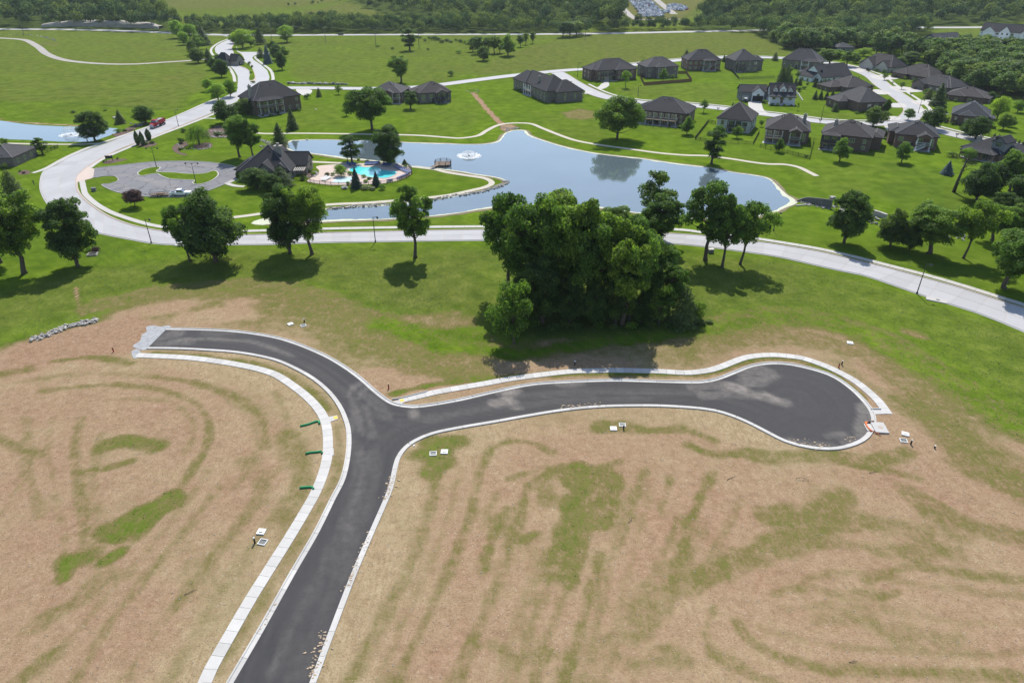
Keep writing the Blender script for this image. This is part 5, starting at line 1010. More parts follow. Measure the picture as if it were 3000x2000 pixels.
def hip_roof(x0, x1, y0, y1, z, tan, over=.5, kind='hip'):
    """returns roof verts, faces, hip/ridge lines, gable infill faces (wall)"""
    X0, X1, Y0, Y1 = x0 - over, x1 + over, y0 - over, y1 + over; ze = z - over * tan * .35
    w, d = X1 - X0, Y1 - Y0; v = [(X0, Y0, ze), (X1, Y0, ze), (X1, Y1, ze), (X0, Y1, ze)]
    gab = None
    if kind == 'hip':
        h = min(w, d) / 2
        if w >= d: r0, r1 = (X0 + h, (Y0 + Y1) / 2, ze + h * tan), (X1 - h, (Y0 + Y1) / 2, ze + h * tan)
        else: r0, r1 = ((X0 + X1) / 2, Y0 + h, ze + h * tan), ((X0 + X1) / 2, Y1 - h, ze + h * tan)
        v += [r0, r1]
        if w >= d: f = [(0, 1, 5, 4), (1, 2, 5), (2, 3, 4, 5), (3, 0, 4)]; ln = [(0, 4), (3, 4), (1, 5), (2, 5), (4, 5)]
        else: f = [(0, 1, 4), (1, 2, 5, 4), (2, 3, 5), (3, 0, 4, 5)]; ln = [(0, 4), (1, 4), (2, 5), (3, 5), (4, 5)]
    elif kind == 'gx':
        h = d / 2; v += [(X0, (Y0 + Y1) / 2, ze + h * tan), (X1, (Y0 + Y1) / 2, ze + h * tan)]; f = [(0, 1, 5, 4), (2, 3, 4, 5)]; ln = [(4, 5)]
        gab = [[(x, y0, z - .3), (x, y1, z - .3), (x, (y0 + y1) / 2, z + (y1 - y0) / 2 * tan - .02)] for x in (x0, x1)]
    else:
        h = w / 2; v += [((X0 + X1) / 2, Y0, ze + h * tan), ((X0 + X1) / 2, Y1, ze + h * tan)]; f = [(1, 2, 5, 4), (3, 0, 4, 5)]; ln = [(4, 5)]
        gab = [[(x0, y, z - .3), (x1, y, z - .3), ((x0 + x1) / 2, y, z + (x1 - x0) / 2 * tan - .02)] for y in (y0, y1)]
    n = len(v); T = .24                                  # thickness: same shape lowered
    v2 = v + [(a, b, c - T) for a, b, c in v]; f2 = list(f) + [tuple(n + i for i in q[::-1]) for q in f]
    if kind == 'hip': ed = [(0, 1), (1, 2), (2, 3), (3, 0)]
    elif kind == 'gx': ed = [(0, 1), (1, 5), (5, 2), (2, 3), (3, 4), (4, 0)]
    else: ed = [(0, 4), (4, 1), (1, 2), (2, 5), (5, 3), (3, 0)]
    f2 += [(a, n + a, n + b, b) for a, b in ed]
    return v2, f2, [(v[a], v[b]) for a, b in ln], gab
HOUSES = []
def add_block(root, x0, x1, y0, y1, z0, h, kind, tan, wall, roof, over=.5, capr=.13, posts=False, base=-1.5):
    r = hip_roof(x0, x1, y0, y1, h, tan, over, kind)
    ro = obj('roof', mesh('roof', r[0], r[1], RF[roof]), root)
    cp = MB()
    for a, b in r[2]:
        if (Vector(a) - Vector(b)).length > .3: cp.tube([a, b], capr, 4)
    cp.build('ridge_cap', CAP[roof], ro)
    if not posts:
        mb = MB(); mb.box(x0, x1, y0, y1, base if z0 == 0 else z0, h)
        for g in r[3] or []: mb.add([g[0], g[1], g[2]], [(0, 1, 2)])
        mb.build('wall', WL[wall] if isinstance(wall, str) else wall, root)
    elif r[3]:
        mb = MB()
        for g in r[3]: mb.add(g, [(0, 1, 2)])
        mb.build('gable', WL[wall], root)
    return ro
def porch(root, x0, x1, dep, hw, floor, wall, mat_post, rail=True, top=None, stairs=0, pmatl=None):
    pm = mat_post; t = top or hw - .15; n = max(2, int(round((x1 - x0) / 3.4)) + 1)
    for i in range(n):
        x = x0 + .15 + (x1 - x0 - .3) * i / (n - 1)
        MB().box(x - .16, x + .16, -dep + .05, -dep + .37, -1.0, t).build('post', pm, root)
    d = MB().box(x0, x1, -dep, .0 - .01, floor - .3, floor).build('deck', M['deckwood'] if floor > 1 else M['concrete'], root)
    if rail and floor > 1:
        mb = MB(); mb.box(x0, x1, -dep, -dep + .06, floor + .95, floor + 1.05); mb.box(x0, x1, -dep, -dep + .05, floor + .12, floor + .18)
        for x in np.arange(x0 + .2, x1, .35): mb.box(x, x + .05, -dep + .01, -dep + .05, floor + .18, floor + .95)
        for xs in (x0, x1 - .06):
            mb.box(xs, xs + .06, -dep + .06, 0, floor + .95, floor + 1.05)
            for y in np.arange(-dep + .3, -.1, .4): mb.box(xs + .005, xs + .05, y, y + .05, floor, floor + .95)
        mb.build('railing', pm, d)
        MB().box(x0 - .5, x1 + .5, -dep - .6, -.02, -.5, .09).build('patio', M['concrete'], root)
    if stairs:
        xs = x0 + (x1 - x0) * .62 if stairs > 0 else x0 + (x1 - x0) * .2; st = MB(); k = 12
        for i in range(k):
            zz = floor * (1 - i / k); xx = xs + (-1 if stairs > 0 else 1) * 3.3 * i / k
            st.box(xx - .18, xx + .18, -dep - 1.15, -dep - .05, zz - .06, zz)
        e = xs + (-1 if stairs > 0 else 1) * 3.3
        for yy in (-dep - 1.15, -dep - .05): st.bar((xs, yy, floor + .85), (e, yy, .9), .1); st.bar((xs, yy, floor - .1), (e, yy, .0), .22)
        st.build('stairs', pm, root)
def auto_windows(root, W, D, hw, seed, fr, skip=(), sides='sew', big=False):
    r = random.Random(seed); rows = [(hw - 1.75, 1.5)] + ([(1.55, 1.4)] if hw > 4.6 else [])
    for z, h in rows:
        if 's' in sides:
            n = max(3, int(W / 3.3))
            for i in range(n):
                u = (i + .5) / n
                if any(a <= u <= b for a, b in skip) or r.random() < .14: continue
                window(root, (u - .5) * W, -.02, z, r.choice([1.1, 1.3, 1.8]) if not big else 2.0, h, 0, fr)
        for sd, xx, rz in (('e', W / 2 + .02, math.pi / 2), ('w', -W / 2 - .02, math.pi / 2)):
            if sd in sides:
                for i in range(3):
                    if r.random() < .3: continue
                    window(root, xx, D * (i + .7) / 3.6, z, 1.0, h, rz, fr)
def house(name, label, A, B, D, yeave, yridge, wall='brown', roof='charcoal', kind='hip', extra=(), porches=(), chim=(), fr='tan', skip=None, sides='sew', garage=(), group=None, hclip=(2.7, 7.6), tclip=(.42, 1.0), vents=3, door=.42, cat='house'):
    a, b = P(*A), P(*B); W_ = float(np.linalg.norm((b - a)[:2])); c = (a + b) / 2; rz = math.atan2(b[1] - a[1], b[0] - a[0])
    hw = min(max(top_h(c, yeave), hclip[0]), hclip[1])
    nb = c + np.array([-math.sin(rz), math.cos(rz), 0]) * D / 2
    tan = (top_h(nb, yridge) - hw) / (min(D, W_ if kind == 'hip' else D) / 2 + .5); tan = min(max(tan, tclip[0]), tclip[1])
    root = thing(name, label, cat, (c[0], c[1], min(G(c[0], c[1]), G(nb[0], nb[1]))), rz, group)
    ro = add_block(root, -W_ / 2, W_ / 2, 0, D, 0, hw, kind, tan, wall, roof)
    for e in extra:
        fx0, fx1, y0, y1, hf, kd, ts = e[:7]; wl = e[7] if len(e) > 7 else wall
        add_block(root, (fx0 - .5) * W_, (fx1 - .5) * W_, y0, y1, 0, hw * hf, kd, tan * ts, wl, roof, capr=.10)
        rows = [hw * hf - 1.75] + ([1.55] if hw * hf > 4.6 else [])
        for z in rows:
            if y0 < .5 and hf > .5 and not any(g[0] > fx0 and g[0] < fx1 for g in garage):
                n = max(1, int((fx1 - fx0) * W_ / 3.4))
                for i in range(n): window(root, ((fx0 + (fx1 - fx0) * (i + .5) / n) - .5) * W_, y0 - .02, z, 1.3, 1.45, 0, fr)
            for fx, sg in ((fx1, 1), (fx0, -1)):
                if (fx > 1.0 and sg > 0) or (fx < 0.0 and sg < 0):
                    for q in (.3, .7): window(root, (fx - .5) * W_ + sg * .02, y0 + (y1 - y0) * q, z, 1.1, 1.45, math.pi / 2, fr)
    sk = list(skip or [])
    for fx0, fx1, dep, kd, pm, st in porches:
        x0, x1 = (fx0 - .5) * W_, (fx1 - .5) * W_; fl = hw - 2.9 if hw > 4.8 else .2; sk.append((fx0 + .02, fx1 - .02))
        porch(root, x0, x1, dep, hw, fl, wall, M[pm], True, hw - .12, st)
        if kd: add_block(root, x0, x1, -dep, 1.5 if kd != 'gy' else D * .4, 0, hw - .05, kd, tan * (.9 if kd == 'gy' else .55), wall, roof, .35, .09, posts=True)
        for k in range(max(1, int((x1 - x0) / 2.6))):
            window(root, x0 + 1.3 + k * 2.6, -.02, hw - 1.75, 1.9, 1.9, 0, fr)
            if hw > 4.8: window(root, x0 + 1.3 + k * 2.6, -.02, 1.35, 1.9, 2.0, 0, fr)
    auto_windows(root, W_, D, hw, hash(label) % 9999 if False else len(label) * 7 + int(A[0]), fr, sk, sides)
    zr = hw + tan * (min(D, W_) / 2)
    for fx, y in chim:
        x = (fx - .5) * W_; mb = MB(); zb = hw + .5; mb.box(x - .6, x + .6, y - .45, y + .45, zb, zr - .2); mb.box(x - .72, x + .72, y - .57, y + .57, zr - .2, zr); mb.box(x - .2, x + .2, y - .2, y + .2, zr, zr + .5)
        mb.build('chimney', WL['stone'], ro)
    r = random.Random(int(A[0]))
    for i in range(vents):
        x = r.uniform(-.22, .22) * W_; y = D * .5 - r.uniform(1.0, 2.2); z = hw + tan * y
        MB().box(x - .18, x + .18, y - .18, y + .18, z - .3, z + .42).build('vent', M['black'], ro)
    if door is not None and 's' in sides: obj('door', DOORM['dark'], root, ((door - .5) * W_, -.04, .02), None, (1.0, 1, 2.1))
    for fx, w in garage: garage_door(root, (fx - .5) * W_, -.05, 0, w, 2.3, 0, M['frame'])
    return root
house('brick_house', 'dark brick house with tall back deck posts at the boulevard corner', (752,340),(884,319),15,286,237,'brown','charcoal',porches=[(.04,.56,3.0,'hip','frame',0)],chim=[(.03,4)],extra=[(.55,.95,4,19,.9,'hip',.9)])
house('brick_house', 'grey-roofed brick house half hidden behind the spreading oak', (1086,299),(1176,303),15,270,238,'brown','grey',extra=[(.45,.78,-1.6,10,1.0,'gy',.9)],porches=[(.76,1.0,2.4,None,'frame',0)])
house('brick_house', 'brown-roofed brick house with gabled back porch and stairs by the meadow street', (1230,303),(1322,298),14,270,238,'grey','brown',porches=[(.52,.86,2.8,'gy','dark_metal',1)],extra=[(-.16,.2,4,12,1,'hip',.8)])
house('brick_house', 'long two-wing brick house above the drainage gully', (1516,261),(1603,298),12,247,214,'grey','charcoal',extra=[(-.08,.34,-1.0,10,1.02,'hip',1.0),(.62,1.06,-1.6,13.5,1.0,'hip',1.0),(.8,1.14,3,17,.92,'hip',.9)],porches=[(.36,.6,2.6,None,'white',0)],chim=[(.66,1.5)],sides='sew')
house('brick_house', 'walkout brick house with basement garage at the street fork', (1747,239),(1863,231),15,203,171,'brown','charcoal',extra=[(-.08,.22,3,14,1,'hip',.8),(.45,.95,-1.2,12,.98,'hip',.8)],porches=[(.12,.44,2.2,None,'dark_metal',0)],garage=[(.27,3.4)])
house('brick_house', 'grey brick house inside the wooden fence', (1892,229),(1984,226),14,195,166,'grey','grey',extra=[(.28,.6,-1.4,9,1,'hip',.9)],porches=[(.34,.56,2.0,None,'frame',0)])
house('brick_house', 'red-brown brick house with outdoor stairs above the mown hollow', (2013,207),(2108,207),15,176,144,'red','charcoal',porches=[(.45,.82,3.0,'hip','frame',1)],extra=[(.72,1.06,4,13,.95,'hip',.85)])
house('brick_house', 'brick house with side wing above the hedge fence', (2150,211),(2218,210),15,177,142,'grey','grey',porches=[(.02,.36,2.4,None,'dark_metal',-1)],extra=[(.95,1.35,5,14,.9,'hip',.95)])
house('brick_house', 'grey hip-roofed house with small white deck at the meadow end', (2289,198),(2392,207),14,177,142,'grey','grey',porches=[(.56,.78,2.4,None,'white',0)],extra=[(.6,1.05,-1,9,.96,'hip',.7)])
house('brick_house', 'long dark house with white-post terrace beside the round oak', (1866,357),(2004,371),16,326,283,'brown','charcoal',porches=[(.06,.86,3.4,None,'frame',0)],extra=[(.62,1.03,2.5,15,.95,'hip',.9),(-.1,.3,3,12,.95,'hip',.9)])
house('painted_house', 'pale painted brick house with tall steep roof', (2097,382),(2194,392),15,349,298,'pale','brown',porches=[(.34,.74,1.8,None,'dark_metal',0)],fr='black',vents=2)
house('brick_house', 'brown-roofed house with wide back windows inside the black fence', (2238,414),(2364,424),16,380,331,'brown','brown',porches=[(.56,.82,3.2,'gy','frame',0),(.0,.4,3.0,None,'frame',0)],chim=[(.86,9)],vents=4)
house('brick_house', 'brown-roofed house with pergola patio and side wing', (2402,432),(2543,448),16,396,350,'brown','brown',porches=[(.02,.36,3.0,'hip','dark_metal',0)],extra=[(.9,1.2,6,18,.85,'hip',.9),(-.04,.2,5,16,.9,'hip',.8)],chim=[(.2,6)],vents=4)
house('brick_house', 'red-brown brick house with white stairs and deck', (2617,430),(2738,441),15,396,352,'red','charcoal',porches=[(.5,.84,3.2,'gy','white',1)],extra=[(-.14,.2,5,17,.95,'hip',.9)],fr='tan')
hd = house('dormer_house', 'low dark-roofed house with a gabled dormer behind the dead tree', (2812,453),(2922,477),17,442,399,'brown','charcoal',porches=[(.1,.95,3.4,'hip','wood',0)],extra=[(.7,1.3,3,16,.95,'hip',.9)],chim=[(.2,5)],hclip=(3.0,4.4))
W0 = 9.0
add_block(hd, 2.0, 6.2, 1.8, 8, 2.5, 6.4, 'gy', .75, 'greysiding', 'charcoal', .4, .1); window(hd, 4.1, 1.78, 5.6, 1.6, 1.3, 0, 'black')
house('brick_house', 'brick house with bluish roof across the street bend', (2782,362),(2890,373),16,338,296,'brown','slate',extra=[(.2,.6,-1.5,10,1,'hip',.8),(.92,1.12,0,6,.9,'hip',.6)],sides='se')
house('brick_house', 'grey-brown house at the inside of the street bend', (2511,329),(2594,326),19,298,254,'brown','grey',extra=[(-.35,.2,8,18,.8,'hip',.7)],sides='sw',vents=2)
house('brick_house', 'grey-brown house with covered rear terrace, middle of the street row', (2478,272),(2556,268),17,255,220,'brown','brown',extra=[(-.4,.3,5,15,.85,'hip',.8)],sides='sw')
house('white_house', 'white-sided house with dark roof by the cone hedge', (2405,243),(2492,236),15,227,186,'white','charcoal',kind='gx',extra=[(-.15,.35,4,14,.95,'gy',.9)],fr='black')
house('stucco_house', 'cream gabled house with dark garage door at the street end', (2516,197),(2606,214),13,189,158,'stucco','brown',extra=[(.1,.5,-1.5,9,1,'gy',.9),(.62,.95,-1.2,8,1,'gy',.9)],garage=[(.3,4.6)],sides='s')
house('brick_house', 'dark brick house with stepped hips, first below the arched front', (2618,225),(2720,241),16,218,187,'brown','brown',extra=[(.0,.4,-2,9,1,'hip',.9),(.5,1.0,-1,12,.95,'hip',1)],sides='s',garage=[(.2,4.6)])
house('brick_house', 'grey gabled house behind the dark evergreen', (2674,257),(2780,276),16,248,220,'grey','charcoal',extra=[(.02,.36,-2,9,1,'gy',.9),(.45,.95,-1,12,1,'hip',1)],sides='s',garage=[(.2,4.4)])
house('brick_house', 'brown-roofed house at the wood edge beside the tall conical tree', (2768,292),(2880,304),15,284,255,'brown','brown',extra=[(.1,.5,-1.5,9,1,'hip',.9),(.92,1.1,1,8,.9,'hip',.7)],sides='s')
house('grey_house', 'tall grey gabled house with rear balcony in the woods', (2738,152),(2812,148),13,118,96,'greysiding','slate',kind='gx',porches=[(.0,.28,3,None,'frame',0)],extra=[(.62,.98,4,15,1,'hip',.9)])
house('grey_house', 'dark roof with toothed ridge among the trees', (2800,150),(2862,152),12,137,118,'greysiding','slate',vents=6)
house('grey_house', 'small roof peeping between trees above the street end', (2452,151),(2500,151),12,140,127,'greysiding','slate')
house('grey_house', 'brown roof just showing above the wood by the long drive', (2916,160),(2966,162),12,147,137,'greysiding','brown')
house('white_house', 'large white gabled house at the top of the long drive', (2866,113),(3012,123),13,94,70,'white','charcoal',kind='gx',extra=[(.06,.3,-1.5,8,1,'gy',.9,'white'),(.42,.62,-3,9,1.05,'gy',1.3,'white'),(.82,1.0,-2,8,1.0,'gy',1.2,'white')],fr='black',garage=[(.18,5.0)],sides='sw')
house('grey_house', 'grey-roofed house beside the fenced yard and round shrubs', (-60,490),(44,489),14,461,425,'grey','grey',sides='se')
# white farmhouse with dormers and porch, and its garage
fh = house('farmhouse', 'white farmhouse with three dormers and a full front porch', (2252,305),(2324,307),10,276,245,'white','charcoal',kind='gx',fr='black',vents=0,hclip=(3.6,4.6),tclip=(.8,1.15),door=None)
wf = float(np.linalg.norm((P(2324,307) - P(2252,305))[:2]))
hf = [c for c in fh.children if c.name.startswith('wall')][0].data.vertices[4].co.z
for fx, w in ((.2, 2.0), (.5, 3.0), (.8, 2.0)):
    x = (fx - .5) * wf; add_block(fh, x - w / 2, x + w / 2, .9, 4.6, hf - .2, hf + (2.3 if w > 2.5 else 1.9), 'gy', 1.1, 'white', 'charcoal', .25, .07); window(fh, x, .87, hf + 1.2, w * .45, 1.4, 0, 'black')
add_block(fh, -wf / 2 - .3, wf / 2 + .3, -2.6, .6, 0, hf - .7, 'hip', .45, 'white', 'slate', .3, .05, posts=True)
for i in range(4): MB().box((-.5 + (i * .97 + .015) / 3) * wf - .18, (-.5 + (i * .97 + .015) / 3) * wf + .18, -2.5, -2.14, -.5, hf - .75).build('post', M['white'], fh)
pd = MB().box(-wf / 2 - .2, wf / 2 + .2, -2.6, -.02, -.6, .55).build('porch_floor', M['white'], fh)
mb = MB()
for s in (-1, 1):
    mb.box(min(s * 1.3, s * wf / 2), max(s * 1.3, s * wf / 2), -2.52, -2.46, 1.35, 1.45)
    for x in np.arange(1.4, wf / 2, .22): mb.box(s * x - .03, s * x + .03, -2.51, -2.47, .55, 1.35)
mb.build('railing', M['white'], pd)
obj('door', DOORM['wood'], fh, (0, -.04, .55), None, (1.1, 1, 2.2)); MB().box(-1.2, 1.2, -4.0, -2.62, -.5, .2).build('step', M['concrete'], fh)
house('garage', 'white-gabled garage with dark roof joined to the farmhouse drive', (2168,295),(2244,296),9,266,250,'greysiding','charcoal',kind='gx',extra=[(.42,.86,-1.4,6,1.06,'gy',1.25,'white')],fr='black',vents=0,garage=[(.18,3.0)],door=None,skip=[(0, 1)],sides='w',hclip=(3.2,4.2),tclip=(.55,.9),cat='garage')
gw = [o for o in bpy.data.objects if o.name == 'garage'][0]
garage_door(gw, (.64 - .5) * float(np.linalg.norm((P(2244,296) - P(2168,295))[:2])), -1.5, 0, 5.0, 2.6, 0, M['black'])
# gatehouse on the median
gh = house('gatehouse', 'stone gatehouse with steep dark roof on the boulevard median', (693,194),(717,190),6,178,160,'stone','charcoal',kind='gy',extra=[(-.35,.3,5,13,1.3,'hip',1.5)],fr='black',vents=0,hclip=(3,4.4),tclip=(.9,1.4),sides='se',cat='gatehouse')
# clubhouse
ch = house('clubhouse', 'stone clubhouse with steep dark roofs and big chimney by the pool', (706,529),(852,529),16,512,440,'stone','charcoal',fr='black',vents=3,hclip=(3.2,4.0),tclip=(.75,1.05),
    extra=[(.35,.74,-1.5,19.5,1.0,'gy',1.1),(-.14,.3,3,14,.9,'hip',.8),(.72,1.22,6.8,14.8,1.05,'gx',1.0),(.66,.98,.6,6.6,1.0,'gy',.95)],cat='clubhouse')
mb = MB(); mb.box(2.2, 4.4, 6.2, 7.9, 2, 9.0); mb.box(2.0, 4.6, 6.0, 8.1, 9.0, 9.4); mb.box(2.9, 3.7, 6.7, 7.5, 9.4, 10.2)
mb.build('chimney', WL['stone'], [c for c in ch.children if c.name.startswith('roof')][0])
pg = thing('pergola', 'white slatted pergola on the clubhouse terrace', 'pergola', tuple(P(872, 522)), .1)
for i in range(9): MB().box(-2.6 + i * .62, -2.35 + i * .62, -1.6, 2.4, 2.75, 2.9).build('slat', M['frame'], pg)
for x in (-2.3, 2.3):
    MB().box(x - .1, x + .1, -1.7, 2.5, 2.6, 2.74).build('beam', M['wood'], pg)
    for y in (-1.3, 2.1): MB().box(x - .12, x + .12, y - .12, y + .12, -.1, 2.6).build('post', M['wood'], pg)
# garden shed near the white house
sh = thing('garden_shed', 'white garden shed among the cone hedge', 'shed', tuple(P(2352, 222)), .2)
add_block(sh, -2, 2, 0, 3.5, 0, 2.2, 'hip', .5, 'white', 'grey', .3, .06); obj('door', DOORM['dark'], sh, (0, -.05, 0), None, (1, 1, 1.9))
# ------------------------------------------------------------------ stones
def stone_me(seed):
    r = np.random.default_rng(seed); bm = bmesh.new()
    for q in unit(r, 13) * r.uniform(.75, 1.1, (13, 1)): bm.verts.new((q[0] * .5, q[1] * .42, q[2] * .36))
    bmesh.ops.convex_hull(bm, input=bm.verts); m_ = bpy.data.meshes.new('stone'); bm.to_mesh(m_); bm.free(); return m_
STN = {}
for k in ('stone', 'pale_stone'):
    STN[k] = [stone_me(i + (50 if k == 'stone' else 0)) for i in range(7)]
    for m_ in STN[k]: m_.materials.append(M[k])
def rocks(name, label, cat, path_px, n, size, spread, mat='stone', rise=0.0, world=None):
    path = resample(crom(PA(path_px)[:, :2], 1.0), n=max(n, 2)); c = path.mean(0); root = thing(name, label, cat, (c[0], c[1], G(*c)))
    nn = normals2(path)
    for i in range(n):
        q = path[i] + nn[i] * random.uniform(-spread, spread); s = random.uniform(*size)
        obj('stone', random.choice(STN[mat]), root, (q[0] - c[0], q[1] - c[1], G(*q) - G(*c) + s * .14 + random.random() * rise), (random.uniform(-.3, .3), random.uniform(-.3, .3), random.random() * 6.28), (s * 1.15, s, s * random.uniform(.7, 1.1)))
    return root
rocks('rock_row', 'row of pale broken limestone boulders beside the red dirt', 'rock row', [(92,998),(130,985),(170,968),(215,953),(262,945),(284,938)], 120, (.4, 1.05), 1.0, 'pale_stone', .1)
rocks('riprap_bank', 'riprap stones lining the channel and peninsula tip', 'riprap', [(960,613),(1033,606),(1128,600),(1256,587),(1320,576),(1400,564),(1445,552),(1482,537),(1478,530)], 270, (.5, 1.1), .9, 'stone', .1)
rocks('creek_stones', 'boulders along the creek below the spillway', 'creek stones', [(2436,605),(2490,622),(2540,640),(2580,655),(2640,668),(2700,680),(2780,690),(2830,700)], 120, (.5, 1.3), 2.6, 'stone', .1)
rocks('spillway_rubble', 'rubble on the floor of the spillway', 'rubble', [(2332,590),(2365,597),(2430,612)], 60, (.3, .7), 1.2, 'stone')
rocks('inlet_stones', 'stones of the rocky inlet behind the clubhouse', 'inlet stones', [(738,404),(765,412),(790,420),(800,430),(768,428)], 75, (.5, 1.2), 1.6, 'stone', .1)
rocks('garden_rocks', 'rocks edging the garden stream above the willow', 'garden rocks', [(610,400),(640,404),(670,402),(690,398),(620,385)], 50, (.5, 1.2), 1.6, 'stone', .1)
rocks('willow_rocks', 'pale rocks ringing the willow bed', 'rocks', [(520,424),(530,432),(545,440),(560,436),(585,440),(610,432),(618,426)], 26, (.5, 1.0), .8, 'pale_stone')
rocks('boulder_ledge', 'dark boulder ledge above the meadow street', 'boulder ledge', [(845,246),(900,247),(960,248),(975,248),(1018,249)], 52, (1.2, 2.4), .7, 'stone', .3)
rocks('gully_rubble', 'rubble where the gully drains into the pond', 'rubble', [(1468,372),(1485,378),(1505,376),(1520,374),(1480,384)], 70, (.3, .8), 1.6, 'pale_stone')
rocks('terrace_rocks', 'rocks of the pool terrace planting', 'rocks', [(905,516),(920,518),(930,510),(925,505)], 20, (.5, 1.1), .6, 'stone')
rocks('track_rocks', 'low rock outcrop beside the gravel track', 'rock outcrop', [(0,104),(40,103),(80,103),(120,108),(165,120)], 40, (.6, 1.6), 1.4, 'stone')
rocks('bed_rocks', 'rocks in the bed by the inlet wall', 'rocks', [(385,362),(400,366),(415,362),(405,372)], 22, (.5, 1.2), 1.2, 'stone')
rocks('culvert_stones', 'stone ring around the manhole on the hill lawn', 'stone ring', [(1365,266),(1375,270),(1390,271),(1403,267),(1395,263),(1375,262)], 24, (.4, .7), .2, 'pale_stone')
for px, py, s, lb in ((1010,553,2.6,'dark rock mound on the pool lawn'),(338,347,2.4,'pale boulder beside the conical tree'),(216,330,1.8,'grey boulder in the low bush'),(860,412,1.2,'grey boulder on the pond shore'),(900,410,1.1,'second grey boulder on the pond shore'),(2437,583,2.6,'boulder capping the spillway wall end'),(2412,611,1.3,'pale boulder on the spillway lawn'),(925,322,1.3,'dark boulder on the slope lawn')):
    p = P(px, py); o = obj('boulder', random.choice(STN['stone' if 'dark' in lb or 'grey' in lb else 'pale_stone']), None, (p[0], p[1], p[2] + s * .16), random.random() * 6, (s, s, s * .75)); tag(o, lb, 'boulder')
# highway rock cut
cp_ = resample(PA([(92,84),(140,83),(200,83),(260,84),(330,86),(400,88),(445,91)])[:, :2] + np.array([0, 14]), 4.0); v = []; f = []; Nc = len(cp_)
for i, q in enumerate(cp_):
    hh = 5.0 * math.sin(math.pi * min(1, (i + 1) / (Nc + 1))) ** .4
    for z, dy in ((-.5, 0), (hh * .35, .6), (hh * .7, 1.0), (hh, 2.6), (hh + .3, 8), (-.5, 8.5)):
        v.append((q[0] + random.uniform(-1, 1), q[1] + dy + random.uniform(-.7, .7), z + G(*q) + random.uniform(-.4, .4)))
for i in range(Nc - 1):
    for j in range(5): f.append((i * 6 + j, (i + 1) * 6 + j, (i + 1) * 6 + j + 1, i * 6 + j + 1))
tag(obj('rock_cut', mesh('rock_cut', v, f, M['stone'])), 'grey rock cutting along the highway below the wood', 'rock cutting')
# spillway walls
M['shaded_wall'] = pmat('shaded_wall', (.14, .135, .125), .25, .8, .9)  # spillway concrete, with the shade on its face darkened into the colour
def wall_run(name, label, px, h0, h1, th, mat, cat):
    q = PA(px); c = q.mean(0); root = None; mb = MB(); n = len(q)
    for i in range(n - 1):
        a, b = q[i] - c, q[i + 1] - c; d = (b - a)[:2]; d /= np.linalg.norm(d); nn = np.array([-d[1], d[0]]) * th / 2
        ha, hb = h0 + (h1 - h0) * i / (n - 1), h0 + (h1 - h0) * (i + 1) / (n - 1)
        mb.add([(*(a[:2] - nn), -.5), (*(b[:2] - nn), -.5), (*(b[:2] + nn), -.5), (*(a[:2] + nn), -.5), (*(a[:2] - nn), ha), (*(b[:2] - nn), hb), (*(b[:2] + nn), hb), (*(a[:2] + nn), ha)], [(0, 3, 2, 1), (4, 5, 6, 7), (0, 1, 5, 4), (1, 2, 6, 5), (2, 3, 7, 6), (3, 0, 4, 7)])
    o = mb.build(name, mat, None, tuple(c)); return tag(o, label, cat)
wall_run('spillway_wall', 'concrete spillway wall falling away from the pond corner', [(2336,590),(2350,589),(2366,592),(2400,601),(2434,611)], .4, 2.6, .4, M['shaded_wall'], 'wall')
wall_run('spillway_kerb', 'low concrete sill facing the spillway wall', [(2332,604),(2362,601),(2372,604)], .3, .3, .35, M['concrete'], 'sill')
wall_run('creek_wall', 'stacked stone wall beside the creek', [(2556,630),(2575,634),(2596,640)], 1.5, 1.2, .8, M['stone'], 'wall')
wall_run('retaining_wall', 'low retaining wall beside the farmhouse drive', [(2327,268),(2340,280),(2352,296)], 1.0, .4, .3, M['concrete'], 'wall')

# ------------------------------------------------------------------ fences
def fence(label, px, h=1.3, mat='black', boards=False, name='fence', gap=2.4, rails=True):
    q = resample(PA(px)[:, :2], 1.2) if False else PA(px)[:, :2]; c = q.mean(0); zc = G(*c); root = thing(name, label, 'fence', (c[0], c[1], zc)); pan = MB(); rl = MB()
    post = MB().box(-.05, .05, -.05, .05, -.2, h + .08).me('post', M[mat])
    for a, b in zip(q[:-1], q[1:]):
        L = np.linalg.norm(b - a); n = max(1, int(round(L / gap))); d = (b - a) / L; an = math.atan2(d[1], d[0])
        for i in range(n + 1): s = a + d * L * i / n; obj('post', post, root, (s[0] - c[0], s[1] - c[1], G(*s) - zc), an)
        st = .15 if boards else .2; k = int(L / st)
        for i in range(k):
            s = a + d * (i + .5) * st - c; z = G(*(s + c)) - zc; w = .065 if boards else .018; nn = np.array([-d[1], d[0]]) * .012
            v = [(*(s - d * w - nn), z + .05), (*(s + d * w - nn), z + .05), (*(s + d * w + nn), z + .05), (*(s - d * w + nn), z + .05)]; v += [(x, y, z + h - (random.random() * .03 if boards else 0)) for x, y, _ in v]
            pan.add(v, [(4, 5, 6, 7), (0, 1, 5, 4), (1, 2, 6, 5), (2, 3, 7, 6), (3, 0, 4, 7)])
        for zz in (.25, h - .15): rl.bar((*(a - c), G(*a) - zc + zz), (*(b - c), G(*b) - zc + zz), .06)
    o = pan.build('board_run' if boards else 'picket_run', M[mat], root); o["kind"] = 'stuff'
    rl.build('rail', M[mat], root); return root
fence('black metal yard fence beside the grey-roofed house with shrubs', [(60,438),(172,434),(140,447),(86,468)])
fence('black metal fence of the pale painted house', [(2096,364),(2075,359),(2036,409),(2066,416),(2120,420),(2206,424),(2224,390)])
fence('black metal fence around the yard of the wide-window house', [(2226,433),(2290,446),(2371,467),(2384,414)])
